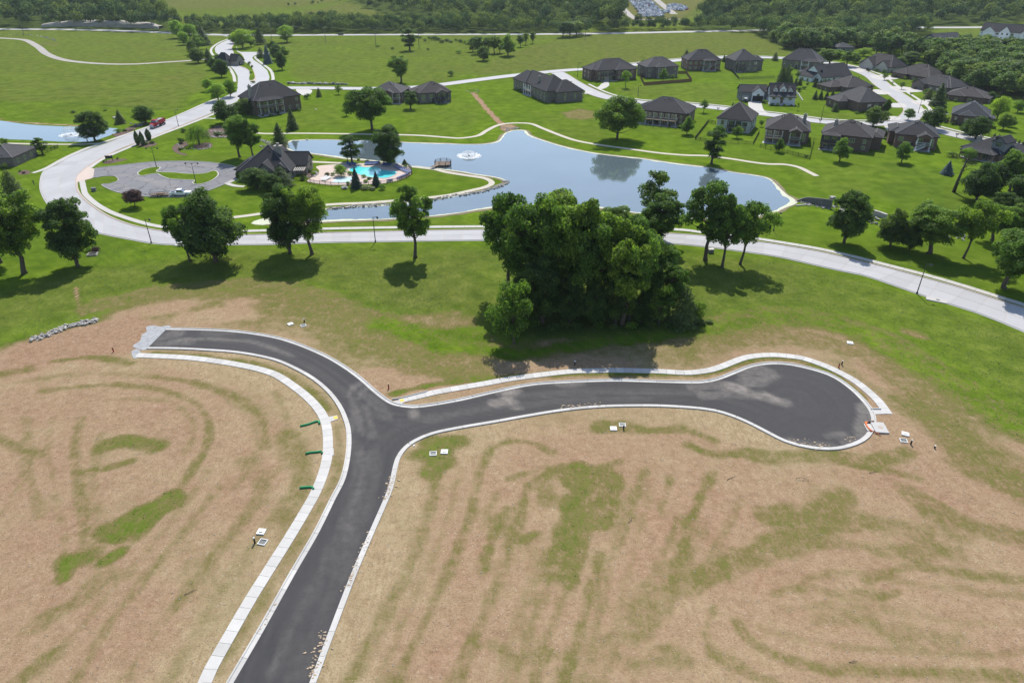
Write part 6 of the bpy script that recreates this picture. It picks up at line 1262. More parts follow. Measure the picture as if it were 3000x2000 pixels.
fence('brown wooden board fence around the grey brick house', [(1886,214),(1876,230),(1887,251),(1950,246),(2026,240),(2010,217),(1986,217)], 1.7, 'cedar_fence', True)
fence('black metal fence with vine below the side-wing house', [(2141,208),(2164,233),(2220,231),(2268,229)])
fence('dark metal fence around the pool terrace', [(898,533),(921,539),(970,545),(1040,546),(1100,543),(1134,539),(1165,532),(1190,523),(1207,511),(1206,498),(1196,489)])
fence('black fence behind the cone row on the side lawn', [(2880,396),(2940,412),(3010,432)])
# ------------------------------------------------------------------ lamps, poles, wires
def lamp(px, py, ytop, label, arms=1, rz=0.0, group=None):
    p = P(px, py); H = min(max(top_h(p, ytop), 5.0), 10.5); root = thing('street_lamp', label, 'street lamp', tuple(p), rz, group)
    MB().tube([(0, 0, -.3), (0, 0, .5), (0, 0, H * .6), (0, 0, H)], [.16, .12, .09, .06], 8).build('pole', M['dark_metal'], root)
    MB().tube([(0, 0, -.2), (0, 0, .35)], [.24, .2], 8).build('base', M['dark_metal'], root)
    for s in ((1,) if arms == 1 else (1, -1)):
        L = 1.1 if arms == 1 else 1.9
        MB().tube([(0, 0, H - .5), (s * L * .5, 0, H - .1), (s * L, 0, H - .05)], [.05, .045, .04], 6).build('arm', M['dark_metal'], root)
        hd = MB().tube([(s * L, 0, H - .02), (s * L, 0, H - .25), (s * L, 0, H - .55)], [.08, .30, .20], 8).build('lamp_head', M['dark_metal'], root)
        MB().tube([(s * L, 0, H - .552), (s * L, 0, H - .66)], [.18, .10], 8).build('bulb', M['frame'], hd)
    return root
lamp(444,712,640,'street lamp leaning over the concrete bend near the slender oak'); lamp(1100,709,634,'street lamp between the lone oak and the grey-green oak'); lamp(2686,860,772,'street lamp beside the drain inlet on the concrete road')
lamp(459,491,432,'twin-arm lamp on the bare end of the parking island',2); lamp(575,539,476,'twin-arm lamp on the wide end of the parking island',2); lamp(523,369,320,'street lamp passed by the red dump truck'); lamp(1869,280,249,'thin lamp on the mown lot behind the long dark house'); lamp(1692,226,184,'lamp at the street fork by the walkout house')
lamp(2406,348,306,'lamp at the paired mailboxes below the farmhouse'); lamp(2690,331,292,'lamp on the street bend'); lamp(12,497,470,'lamp at the grey-roofed house with round shrubs'); lamp(2266,676,640,'slim lamp at the creek footway'); lamp(2610,226,204,'lamp on the street row lawn')
POLES = [(70,101,43),(223,90,41),(450,96,43),(506,97,48),(796,116,68),(955,127,78),(1102,138,80),(1228,144,88),(1714,119,56),(2036,86,40),(2680,112,77)]
tops = []
for i, (px, py, yt) in enumerate(POLES):
    p = P(px, py); H = min(max(top_h(p, yt), 9), 19); lb = ['utility pole above the gravel track curve','utility pole on the meadow crest before the rock cutting','utility pole by the highway at the wood edge','short-set utility pole beside the boulevard trees','utility pole near the round bright highway tree','utility pole in the meadow with the open top field behind','utility pole ringed by weeds','utility pole next to the tall meadow tree','tall utility pole on the hill meadow','utility pole at the hill crest before the car yard','utility pole in the wood by the white van'][i]
    root = thing('utility_pole', lb, 'utility pole', tuple(p)); MB().tube([(0, 0, -.5), (0, 0, H)], [.22, .13], 8).build('pole', M['pole_wood'], root)
    MB().box(-1.25, 1.25, -.08, .08, H - .9, H - .72).build('crossarm', M['pole_wood'], root)
    for x in (-1.1, 0, 1.1): MB().tube([(x, 0, H - .72 if x else H), (x, 0, H - .4 if x else H + .25)], [.07, .05], 6).build('insulator', M['frame'], root)
    if i in (4, 8): MB().tube([(.4, 0, H - 3.0), (.4, 0, H - 1.9)], .3, 8).build('transformer', M['metal'], root)
    tops.append(np.array([p[0], p[1], p[2] + H]))
wl_ = ['upper', 'middle', 'lower']
for k, (dx, dz) in enumerate(((0, .25), (-1.1, -.4), (1.1, -.4))):
    mb = MB()
    for a, b in zip(tops[:-1], tops[1:]):
        a2, b2 = a + [dx, 0, dz], b + [dx, 0, dz]; t = np.linspace(0, 1, 9)[:, None]; mb.tube(a2 + (b2 - a2) * t - np.array([0, 0, 1]) * (np.sin(t * math.pi) * .022 * np.linalg.norm(b - a)), .035, 4, cap=False)
    tag(mb.build('power_line', M['metal']), ['power line strung along the pole tops', 'power line on the near crossarm ends', 'power line on the opposite crossarm ends'][k], 'power line', 'power lines along the highway')
# ------------------------------------------------------------------ vehicles
def wheel(par, x, y, r=.36, w=.26):
    n = 14; t = MB().tube([(x, y - w / 2, r), (x, y + w / 2, r)], r, n); o = t.build('wheel', M['rubber'], par)
    MB().tube([(x, y - w / 2 - .012, r), (x, y + w / 2 + .012, r)], r * .58, 10).build('rim', M['chrome'], o); return o
def loft(sections, name, mat, par=None):
    """sections: list of (x, half width, z0, z1, top half width)"""
    mb = MB(); v = []
    for x, hw, z0, z1, tw in sections: v += [(x, -hw, z0), (x, -hw, z0 + (z1 - z0) * .6), (x, -tw, z1), (x, tw, z1), (x, hw, z0 + (z1 - z0) * .6), (x, hw, z0)]
    n = len(sections); f = [(i * 6 + k, i * 6 + (k + 1) % 6, (i + 1) * 6 + (k + 1) % 6, (i + 1) * 6 + k) for i in range(n - 1) for k in range(6)]; f += [tuple(range(6))[::-1], tuple((n - 1) * 6 + k for k in range(6))]
    mb.add(v, [q[::-1] for q in f]); m_ = mb.me(name, mat); return obj(name, m_, par) if par is not False else m_
def car(label, px, py, rz, paint, kind='sedan', name='car'):
    p = P(px, py); root = thing(name, label, 'car' if kind != 'van' else 'van', tuple(p + [0, 0, .06]), rz)
    if kind == 'van':
        loft([(-2.8, 1.0, .35, 2.6, .95), (1.6, 1.0, .35, 2.6, .95)], 'body', paint, root); loft([(1.62, .98, .35, 2.1, .9), (2.3, .97, .35, 2.0, .85), (2.9, .93, .4, 1.2, .85)], 'cab', paint, root); loft([(1.9, .9, 1.3, 2.04, .84), (2.6, .88, 1.25, 1.7, .8)], 'windscreen', M['glass'], root)
    else:
        hh = 1.0 if kind == 'sedan' else 1.15; loft([(-2.25, .78, .3, .85, .7), (-2.1, .9, .25, hh, .8), (-.2, .92, .25, hh, .84), (1.3, .9, .25, hh - .08, .8), (2.1, .84, .28, hh - .22, .72), (2.28, .72, .35, .66, .62)], 'body', paint, root)
        loft([(-1.9 if kind != 'sedan' else -1.6, .74, hh - .12, hh + .02, .66), (-1.2, .74, hh - .1, hh + .45, .56), (.2, .74, hh - .1, hh + .48, .58), (1.05, .74, hh - .14, hh - .02, .68)], 'glasshouse', M['glass'], root)
        loft([(-1.25, .57, hh + .43, hh + .52, .5), (.2, .58, hh + .45, hh + .54, .5)], 'roof', paint, root)
    for x in (-1.4, 1.4):
        for y in (-.82, .82): wheel(root, x if kind != 'van' else x * 1.25, y)
    for y in (-.6, .6): MB().box(2.2 if kind != 'van' else 2.84, 2.3 if kind != 'van' else 2.93, y - .16, y + .16, .55, .7).build('headlight', M['white'], root)
    return root
M['paint_white'] = pmat('paint_white', (.75, .76, .77), .04, 1.5, .25); M['paint_black'] = pmat('paint_black', (.02, .02, .023), .1, 1.5, .25); M['paint_maroon'] = pmat('paint_maroon', (.07, .008, .014), .12, 1.5, .25)
car('maroon car parked on the driveway beside the two-wing house', 1692, 277, .1, M['paint_maroon'], 'suv'); car('black car driving along the highway', 999, 103.5, 3.14, M['paint_black'], 'suv'); car('white van parked at the wood behind the houses', 2630, 89, .05, M['paint_white'], 'van', 'van'); car('white car half seen on the side lawn drive', 2998, 494, .6, M['paint_white'], 'suv')
# pickup truck and trailer
p = P(531, 573); tk = thing('pickup_truck', 'white crew-cab pickup truck parked with a trailer in the lot', 'pickup truck', tuple(p + [0, 0, .06]), .10); Wp = M['paint_white']
loft([(.95, .98, .5, 1.15, .94), (2.3, .97, .5, 1.2, .88), (2.95, .92, .5, 1.08, .82)], 'hood', Wp, tk); loft([(-.95, .98, .5, 1.22, .95), (.98, .98, .5, 1.22, .95)], 'body', Wp, tk)
loft([(-.9, .9, 1.2, 1.9, .76), (-.7, .9, 1.2, 1.92, .76), (.5, .9, 1.2, 1.92, .76), (1.15, .9, 1.18, 1.25, .84)], 'glasshouse', M['glass'], tk); loft([(-.88, .78, 1.88, 1.97, .7), (.5, .78, 1.88, 1.97, .7)], 'roof', Wp, tk)
bed = MB(); bed.box(-2.95, -.98, -.98, .98, .5, .72); bed.box(-2.95, -.98, -.98, -.88, .72, 1.25); bed.box(-2.95, -.98, .88, .98, .72, 1.25); bed.box(-2.97, -2.88, -.87, .87, .72, 1.22); bed.build('bed', Wp, tk); MB().box(-2.85, -1.0, -.86, .86, .721, .76).build('bed_liner', M['black'], tk); MB().box(-1.5, -1.05, -.85, .85, .77, 1.2).build('tool_box', M['chrome'], tk)
for x in (-1.95, 1.95):
    for y in (-.86, .86): wheel(tk, x, y, .42, .28)
MB().box(2.93, 3.1, -.95, .95, .5, .68).build('bumper', M['chrome'], tk); MB().box(2.9, 2.99, -.5, .5, .72, 1.02).build('grille', M['black'], tk)
for y in (-.72, .72): MB().box(2.9, 2.98, y - .16, y + .16, .8, 1.0).build('headlight', M['white'], tk)
for s in (-1, 1): MB().box(.75, .95, s * 1.1 - .12, s * 1.1 + .12, 1.25, 1.45).build('mirror', M['black'], tk)
p = P(470, 575); tr = thing('utility_trailer', 'open flatbed trailer with rails hitched behind the pickup', 'trailer', tuple(p + [0, 0, .06]), .08)
for i in range(9): MB().box(-2.6 + i * .58, -2.06 + i * .58, -.95, .95, .58, .64).build('plank', M['deckwood'], tr)
mb = MB(); mb.box(-2.62, 2.62, -1.0, -.92, .5, .62); mb.box(-2.62, 2.62, .92, 1.0, .5, .62); mb.bar((2.6, -.8, .55), (3.6, 0, .5), .1); mb.bar((2.6, .8, .55), (3.6, 0, .5), .1); mb.build('frame', M['dark_metal'], tr)
mb = MB()
for s in (-.97, .97):
    for z in (.85, 1.1): mb.bar((-2.6, s, z), (2.6, s, z), .05)
    for x in np.linspace(-2.58, 2.58, 8): mb.bar((x, s, .6), (x, s, 1.12), .05)
for x in np.linspace(-.95, .95, 7): mb.bar((-2.62, x, .6), (-2.9, x, 1.5), .04)
mb.build('side_rail', M['dark_metal'], tr); MB().box(-.8, 1.2, -.5, .5, .645, .9).build('load', M['wood'], tr)
for x in (-.6, .25):
    for y in (-1.1, 1.1): wheel(tr, x, y, .34, .2)
# dump truck heading down the road
p = P(463, 371); d = P(443, 380)[:2] - P(500, 356)[:2]; dt = thing('dump_truck', 'red dump truck loaded with gravel rolling down the concrete road', 'dump truck', tuple(p + [0, 0, .06]), math.atan2(d[1], d[0]))
loft([(2.6, 1.0, .9, 2.0, .9), (4.2, .92, .9, 1.85, .75), (4.5, .85, .9, 1.75, .7)], 'hood', M['red'], dt); loft([(1.0, 1.2, .9, 2.1, 1.15), (2.65, 1.2, .9, 2.1, 1.15)], 'cab', M['red'], dt); loft([(1.05, 1.12, 2.08, 2.85, 1.0), (2.2, 1.12, 2.08, 2.85, 1.0), (2.62, 1.1, 2.08, 2.2, 1.05)], 'glasshouse', M['glass'], dt); loft([(1.0, 1.02, 2.82, 2.98, .9), (2.3, 1.02, 2.82, 2.96, .9)], 'roof', M['red'], dt)
MB().box(-4.3, 4.4, -.5, .5, .7, .95).build('chassis', M['dark_metal'], dt)
bx = MB(); bx.box(-4.4, .8, -1.22, 1.22, 1.2, 1.4); bx.box(-4.4, .8, -1.25, -1.13, 1.4, 2.75); bx.box(-4.4, .8, 1.13, 1.25, 1.4, 2.75); bx.box(.68, .82, -1.12, 1.12, 1.4, 3.05); bx.box(-4.45, -4.3, -1.12, 1.12, 1.4, 2.7); bx.build('dump_box', M['red'], dt)
rb = MB()
for s in (-1, 1):
    for x in np.linspace(-4.2, .6, 7): rb.box(x - .06, x + .06, s * 1.28 - .03, s * 1.28 + .03, 1.35, 2.7)
rb.build('rib', M['red'], dt); MB().add([(-4.2, -1.1, 2.5), (.6, -1.1, 2.5), (.6, 1.1, 2.5), (-4.2, 1.1, 2.5), (-2.8, 0, 2.95), (-.6, 0, 2.95)], [(0, 1, 5, 4), (1, 2, 5), (2, 3, 4, 5), (3, 0, 4)]).build('gravel_load', M['greygravel'], dt)
for x in (-3.7, -2.5, -1.3, 3.5):
    for y in (-1.02, 1.02): wheel(dt, x, y, .52, .36)
MB().box(4.45, 4.6, -.8, .8, .95, 1.7).build('grille', M['chrome'], dt); MB().box(4.5, 4.75, -1.15, 1.15, .55, .9).build('bumper', M['chrome'], dt)
for s in (-1, 1): MB().tube([(.9, s * 1.1, .9), (.9, s * 1.1, 3.5)], .09, 8).build('exhaust_stack', M['chrome'], dt); MB().tube([(1.2, s * 1.05, .75), (2.3, s * 1.05, .75)], .32, 10).build('fuel_tank', M['chrome'], dt)
# golf cart
p = P(2184, 300); gc = thing('utility_cart', 'white-roofed utility cart parked at the farmhouse garage', 'cart', tuple(p), -1.4)
loft([(-1.3, .65, .35, .95, .6), (.3, .65, .35, .8, .6), (1.3, .6, .35, .75, .5)], 'body', M['black'], gc); MB().box(-1.1, .6, -.7, .7, 1.8, 1.9).build('roof', M['paint_white'], gc); MB().box(-.5, .1, -.55, .55, .85, 1.15).build('seat', M['black'], gc)
for x in (-1.0, .55):
    for y in (-.62, .62): MB().bar((x, y, .8), (x, y, 1.82), .06).build('post', M['black'], gc)
for x in (-.85, .85):
    for y in (-.6, .6): wheel(gc, x, y, .28, .2)
# car yard
def yard_paint(src):
    t = NT('yard_paint_' + src); k = t.rnd() if src == 'obj' else t.attr('tone')
    c = t.ramp(k, [(0, (.75, .76, .78, 1)), (.34, (.36, .40, .44, 1)), (.5, (.04, .045, .06, 1)), (.60, (.08, .12, .22, 1)), (.74, (.22, .02, .02, 1)), (.82, (.55, .52, .45, 1)), (.9, (.10, .16, .13, 1))], 'CONSTANT'); return t.base(c, .22)
def yard_car_mb():
    b = loft([(-2.2, .8, .3, .95, .75), (-1.5, .9, .3, 1.05, .82), (1.2, .9, .3, 1.0, .82), (2.2, .8, .35, .75, .7)], 'yard_car', None, False); g = loft([(-1.7, .76, .95, 1.08, .7), (-1.1, .74, .95, 1.48, .58), (.25, .74, .95, 1.5, .58), (1.1, .76, .95, 1.05, .7)], 'g', None, False)
    mb = MB(); mb.add([v.co for v in b.vertices], [tuple(q.vertices) for q in b.polygons], 0); mb.add([v.co for v in g.vertices], [tuple(q.vertices) for q in g.polygons], 1); mb.box(-1.1, .25, -.56, .56, 1.49, 1.54, 0)
    for x in (-1.4, 1.4):
        for y in (-.88, .88): mb.tube([(x, y - .1, .32), (x, y + .1, .32)], .32, 8, 2)
    return mb
ymb = yard_car_mb(); yme = ymb.me('yard_car', [yard_paint('obj'), M['glass'], M['rubber']]); spots = []
for poly in ([(1828,-18),(1848,10),(1866,30),(1872,42),(1880,52),(1945,50),(1940,38),(1925,20),(1905,-2),(1890,-18)], [(1952,16),(1960,26),(1985,34),(2016,30),(2010,20),(1975,12)], [(1938,32),(1962,32),(1958,40),(1945,40)], [(1622,-8),(1655,12),(1716,14),(1712,-8)], [(1955,24),(1963,24),(1963,30),(1955,30)]):
    w = PA(poly)[:, :2]; lo, hi = w.min(0), w.max(0)
    for y in np.arange(lo[1], hi[1], 6.2):
        for x in np.arange(lo[0], hi[0], 2.7):
            q = np.array([x + random.uniform(-.3, .3), y + random.uniform(-.8, .8)])
            if inside(q[:1], q[1:], w)[0] and random.random() < .93: spots.append((q[0], q[1], random.choice([1.57, -1.57]) + random.uniform(-.25, .25) + (.35 if x > 0 else 0)))
spots.sort(key=lambda s: s[1]); print('yard cars', len(spots))
for x, y, a in spots[:300]: tag(obj('yard_car', yme, None, (x, y, G(x, y)), a, (1, 1, random.uniform(.9, 1.25))), 'parked car in the crowded car yard beyond the highway trees', 'car', 'cars packed in the far yard')
if len(spots) > 300:
    V0 = np.array(ymb.v); vs, fs, ms, tn = [], [], [], []
    for i, (x, y, a) in enumerate(spots[300:]):
        c, s = math.cos(a), math.sin(a); vv = np.c_[V0[:, 0] * c - V0[:, 1] * s + x, V0[:, 0] * s + V0[:, 1] * c + y, V0[:, 2] + G(x, y)]; o0 = i * len(V0); vs.append(vv); fs += [tuple(k + o0 for k in q) for q in ymb.f]; ms += ymb.m; tn += [random.random()] * len(ymb.f)
    ym = mesh('yard_cars', np.concatenate(vs), fs, [yard_paint('attr'), M['glass'], M['rubber']], False, ms); ym.attributes.new('tone', 'FLOAT', 'FACE').data.foreach_set('value', np.array(tn, np.float32))
    tag(obj('yard_cars', ym), 'farther rows of cars filling the car yard', 'cars', kind='stuff')
ribbon('dirt_track', [(1795,-15),(1830,30),(1855,52),(1885,58),(1990,57)], 7, M['gravel'], .05, 4.0); ribbon('dirt_track', [(1905,-15),(1935,10),(1960,30),(1975,42)], 8, M['gravel'], .055, 4.0)
# ------------------------------------------------------------------ foreground utilities
LID = MB(); LID.box(-.6, .6, -.55, .55, 0, .2)
lid_me = LID.me('cover', M['white']); slot_me = MB().box(-.28, .28, -.09, .09, .2, .206).me('slot', M['dark_metal'])
ring_mb = MB(); ring_mb.box(-.6, .6, -.55, -.45, -.1, .16); ring_mb.box(-.6, .6, .45, .55, -.1, .16); ring_mb.box(-.6, -.5, -.45, .45, -.1, .155); ring_mb.box(.5, .6, -.45, .45, -.1, .155); ring_me = ring_mb.me('frame', M['white']); hole_me = MB().box(-.5, .5, -.45, .45, -.05, .04).me('opening', M['metal'])
def lid(px, py, a, label):
    o = thing('concrete_lid', label, 'lid', tuple(P(px, py)), a); o.scale = (.86, .86, .86); obj('cover', lid_me, o); obj('slot', slot_me, o, (.0, -.2, 0)); return o
def vault(px, py, a, label):
    o = thing('utility_vault', label, 'vault', tuple(P(px, py)), a); o.scale = (.86, .86, .86); obj('frame', ring_me, o); obj('opening', hole_me, o); return o
def pedestal(px, py, h, label, mat='black', cap='white'):
    o = thing('utility_marker', label, 'marker post', tuple(P(px, py))); MB().tube([(0, 0, -.1), (0, 0, h * .8), (0, 0, h * .82)], [.12, .11, .09], 8).build('post', M[mat], o); MB().tube([(0, 0, h * .82), (0, 0, h * .95), (0, 0, h)], [.125, .125, .05], 8).build('cap', M[cap], o); return o
lid(851,950,.75,'white slotted lid lying on the dry grass above the road bend'); vault(889,954,.55,'open utility vault above the road bend'); pedestal(892,945,.95,'black marker post behind the vault above the road bend')
lid(766,1558,-.1,'white slotted lid beside the west sidewalk'); vault(770,1588,-.25,'open utility vault beside the west sidewalk'); pedestal(747,1590,1.0,'dark marker post next to the west sidewalk vault')
lid(1302,1324,-.02,'white slotted lid on the green patch at the corner'); vault(1269,1329,.1,'dark-screened vault on the green patch at the corner')
lid(1797,1256,-.03,'white slotted lid below the cul-de-sac stem'); vault(1823,1245,-.1,'dark-screened vault below the cul-de-sac stem'); pedestal(1827,1256,.9,'black marker post at the cul-de-sac stem vault')
lid(2652,1272,-.45,'white slotted lid past the cul-de-sac bulb'); vault(2647,1291,-.2,'dark-screened vault past the cul-de-sac bulb'); pedestal(2668,1301,.9,'black marker post past the cul-de-sac bulb')
lid(2490,1005,-.25,'white lid alone on the dry slope'); pedestal(1684,1070,1.0,'black marker post on bare soil above the cul-de-sac sidewalk'); pedestal(2466,1068,.9,'black marker post beside the red riser at the bulb'); pedestal(2738,1312,.5,'small dark stub on the dry slope')
for px, py, lb in ((333,1030,'red riser post on the red dirt by the road end'),(1139,1138,'red riser post at the road junction'),(2457,1076,'red riser post beside the bulb sidewalk')): pedestal(px, py, .85, lb, 'red', 'black')
bp = MB().box(-.12, .12, -.12, .12, -.1, .14).build('valve_box', M['white'], None, tuple(P(1213, 1306))); tag(bp, 'little white valve box on the corner kerb', 'valve box')
ub = thing('utility_box', 'small green utility box by the straight roadside oak', 'utility box', tuple(P(2082, 740)), .1); MB().box(-.6, .6, -.45, .45, 0, .9).build('cabinet', M['metal'], ub); MB().box(-.66, .66, -.5, .5, .9, 1.0).build('lid', M['frame'], ub)
ub = thing('utility_box', 'green utility cabinet on the parking verge', 'utility box', tuple(P(276, 560)), .3); MB().box(-.6, .6, -.45, .45, 0, 1.0).build('cabinet', M['metal'], ub); MB().box(-.64, .64, -.5, .5, 1.0, 1.08).build('lid', M['metal'], ub)
ub = thing('brick_vault', 'open brick-edged vault by the brown brush', 'vault', tuple(P(272, 747)), .2); MB().box(-1.1, 1.1, -.8, -.65, -.2, .45).build('edge', M['pale_stone'], ub); MB().box(-1.1, 1.1, .65, .8, -.2, .45).build('edge', M['pale_stone'], ub); MB().box(-1.1, -.95, -.65, .65, -.2, .44).build('edge', M['pale_stone'], ub); MB().box(.95, 1.1, -.65, .65, -.2, .44).build('edge', M['pale_stone'], ub); MB().box(-.95, .95, -.65, .65, -.1, .1).build('floor', M['mulch'], ub)
# storm inlet with orange guard
q = P(2574, 1254); ib = thing('storm_inlet', 'concrete storm inlet with round cover at the bulb kerb', 'storm inlet', tuple(q), -.12); MB().box(-.9, 1.1, -1.35, 1.35, -.2, .24).build('slab', M['concrete_new'], ib); MB().tube([(.25, 0, .24), (.25, 0, .262)], .38, 16).build('cover', M['kerb_old'], ib); MB().box(-2.0, -.92, -.9, .9, -.1, .1).build('apron', M['concrete_new'], ib)
og = thing('inlet_guard', 'orange fabric guard wrapped around the storm inlet mouth', 'inlet guard', tuple(P(2550, 1252)), -.12); MB().tube([(.9, 1.5, .22), (-.5, 1.0, .2), (-.55, -.1, .18), (-.3, -1.0, .17), (.8, -1.9, .2)], [.14, .17, .13, .15, .12], 8).build('sock', M['orange'], og, smooth=True); MB().box(.0, 1.0, 1.12, 1.3, .05, .32).build('weight', M['black'], og, None, .1)
for pts_, lb in (([(880,1249),(905,1243),(925,1236),(934,1235),(936,1243)], 'green fabric tube by the sidewalk ramp'), ([(895,1330),(912,1326),(930,1325),(941,1323),(944,1329)], 'green fabric tube by the sidewalk widening'), ([(878,1430),(900,1428),(916,1428),(918,1434)], 'green fabric tube at the lower sidewalk curve')):
    w = PA(pts_); c = w.mean(0); tag(MB().tube(crom(w - c, .3) + np.array([0, 0, .12]), .16, 8).build('silt_tube', M['green_sock'], None, tuple(c), smooth=True), lb, 'silt tube')
di = thing('drain_inlet', 'pale concrete drain inlet slab on the road verge', 'drain inlet', tuple(P(2744, 880)), -.55); MB().box(-2.0, 2.0, -.9, .9, -.1, .2).build('slab', M['drive'], di); MB().tube([(.2, 0, .2), (.2, 0, .222)], .4, 14).build('cover', M['metal'], di)
di = thing('drain_inlet', 'concrete drain inlet below the leaning-trunk oak', 'drain inlet', tuple(P(532, 718)), 0); MB().box(-1.5, 1.5, -.8, .8, -.1, .2).build('slab', M['drive'], di); MB().tube([(0, 0, .2), (0, 0, .222)], .38, 14).build('cover', M['metal'], di)
for px, py, s, a, lb in ((2143,1402,1.6,.4,'dry stick lying on the bare streak'),(1846,1523,1.3,1.0,'forked twig on the straw field'),(2560,1384,1.5,.2,'stick beside the eroded rut'),(2350,1406,1.8,-.3,'dead branch on the pale soil'),(2500,1938,1.0,.1,'pale stick near the swirl of grass'),(560,1735,1.4,.5,'dark twig on the west field')):
    r = np.random.default_rng(px); mb = MB(); limb(mb, (-s / 2, 0, .06), (s / 2, .1, .08), .04, .015, r); limb(mb, (0, 0, .08), (s * .3, .35, .12), .02, .01, r); tag(mb.build('stick', M['bark'], None, tuple(P(px, py)), a), lb, 'stick')
# ------------------------------------------------------------------ pool furniture, dock, fountains, sign, person
def lounger(kind):
    cl = M['blue_cloth'] if kind == 'blue' else M['white']; fr = M['chrome'] if kind == 'blue' else M['white']
    return (MB().box(-.33, .33, -.95, .35, .34, .42).me('seat', cl), MB().add([(-.33, .33, .36), (.33, .33, .36), (.33, 1.0, .86), (-.33, 1.0, .86), (-.33, .37, .30), (.33, .37, .30), (.33, 1.04, .80), (-.33, 1.04, .80)], [(0, 1, 2, 3), (7, 6, 5, 4), (0, 4, 5, 1), (1, 5, 6, 2), (2, 6, 7, 3), (3, 7, 4, 0)]).me('backrest', cl), MB().box(-.03, .03, -.03, .03, 0, .34).me('leg', fr), MB().box(-.36, -.33, -.97, .4, .32, .44).box(.33, .36, -.97, .4, .32, .44).me('frame', fr))
LG = {k: lounger(k) for k in ('blue', 'white')}
def put_lounger(px, py, a, kind='blue'):
    lb, gp = ('blue pool lounger set out on the pink terrace around the pool', 'blue pool loungers') if kind == 'blue' else ('white plastic lounger beside the wading pool', 'white loungers by the wading pool')
    o = thing('pool_lounger', lb, 'lounger', tuple(P(px, py) + [0, 0, .06]), a, gp); s, b, l, f = LG[kind]; obj('seat', s, o); obj('backrest', b, o); obj('frame', f, o)
    for x in (-.3, .3):
        for y in (-.85, .25): obj('leg', l, o, (x, y, 0))
for i in range(4): put_lounger(1019 + i * 7, 483 + (i % 2) * 3, .2)
for i in range(4): put_lounger(1072 + i * 6, 482.5, -.15)
for i in range(4): put_lounger(1091 + i * 5.5, 482, -.2)
for i in range(5): put_lounger(1122 + i * 5.5, 486, -.3)
for i in range(10): put_lounger(1158 + i * 4.6, 490 + i * 1.9, -.5 - i * .07)
for i in range(6): put_lounger(1196 - i * 5.5, 513 + i * 2.4, -2.2)
for i in range(2): put_lounger(1139 + i * 7.5, 531 - i * .6, 2.9)
for i in range(4): put_lounger(948 + i * 5, 530 - i * 2.6, 1.35, 'white')
# dock
q = P(1298, 484); dk = thing('pond_dock', 'octagonal wooden dock with black railing on the pond', 'dock', (q[0], q[1], 0)); Rd = 2.9; ang = [math.pi / 8 + k * math.pi / 4 for k in range(8)]; co = [(Rd * math.cos(a), Rd * math.sin(a)) for a in ang]
for i in range(14):
    x0 = -Rd * .95 + i * .4; hw_ = min(Rd * .92, math.sqrt(max(.1, (Rd * 1.0) ** 2 - (x0 + .2) ** 2))); MB().box(x0, x0 + .36, -hw_, hw_, .62, .7).build('plank', M['deckwood'], dk)
wq = P(1268, 494)[:2] - q[:2]; an = math.atan2(wq[1], wq[0]); L = float(np.linalg.norm(wq))
for i in range(8):
    t = (Rd * .8 + (L - Rd * .8 + .6) * (i + .5) / 8); o = MB().box(-.18, .18, -.75, .75, .60, .68).build('plank', M['deckwood'], dk, (math.cos(an) * t, math.sin(an) * t, 0), an)
rl = MB()
for k in range(8):
    a, b = co[k], co[(k + 1) % 8]; mid_ = math.atan2((a[1] + b[1]) / 2, (a[0] + b[0]) / 2)
    if abs((mid_ - an + math.pi) % (2 * math.pi) - math.pi) < .45: continue
    for z in (1.0, 1.35, 1.72): rl.bar((*a, z), (*b, z), .06)
    for t in np.linspace(.12, .88, 6): rl.bar((a[0] + (b[0] - a[0]) * t, a[1] + (b[1] - a[1]) * t, .72), (a[0] + (b[0] - a[0]) * t, a[1] + (b[1] - a[1]) * t, 1.7), .03)
rl.build('railing', M['black'], dk)
for a in co: MB().box(a[0] - .09, a[0] + .09, a[1] - .09, a[1] + .09, -.3, 1.75).build('post', M['black'], dk)
def fountain(px, py, Rf, Hf, label, ring=False):
    q = P(px, py); o = thing('fountain', label, 'fountain', (q[0], q[1], .06)); r = np.random.default_rng(int(px)); n = 5200
    th = r.random(n) * 6.283; t = r.random(n) ** .8; k = r.uniform(.75, 1.0, n); rad = Rf * k * t; z = Hf * k * 4 * (t * .5 + .0) * (1 - t * .5) * (1 - t ** 6) + r.normal(size=n) * .06; z = Hf * k * (1 - (2 * t - .62) ** 2 / 1.92) ; z = np.maximum(z, 0) + r.random(n) * .08
    pos = np.stack([np.cos(th) * rad, np.sin(th) * rad, z], 1); o1 = obj('spray', quads_mesh('spray', leaf_quads(pos, unit(r, n), .10 * r.uniform(.5, 1.5, n), r, .8), M['foam']), o); o1["kind"] = 'stuff'
    m_ = 3000; th = r.random(m_) * 6.283; rad = Rf * np.where(r.random(m_) < .6, r.normal(.92, .10, m_), r.uniform(.1, 1.35, m_)); pos = np.stack([np.cos(th) * rad, np.sin(th) * rad, np.full(m_, .03) + r.random(m_) * .05], 1)
    nr = np.tile([0, 0, 1.], (m_, 1)) + r.normal(size=(m_, 3)) * .15; o2 = obj('foam_ring', quads_mesh('foam_ring', leaf_quads(pos, nr / np.linalg.norm(nr, axis=1, keepdims=True), .26 * r.uniform(.4, 1.4, m_), r, .8), M['foam']), o); o2["kind"] = 'stuff'
    MB().tube([(0, 0, -.2), (0, 0, .25)], [.6, .35], 12).build('float', M['black'], o); return o
fountain(1374, 457, 3.4, 1.6, 'bubbling fountain with white foam ring in the main pond'); fountain(208, 396, 3.3, 3.2, 'umbrella fountain jet in the roadside pond')
sg = thing('entrance_sign', 'dark entrance sign board on two posts in its mulch bed', 'sign', tuple(P(322, 473)), .15); MB().box(-1.0, 1.0, -.06, .06, 1.0, 2.0).build('board', M['black'], sg)
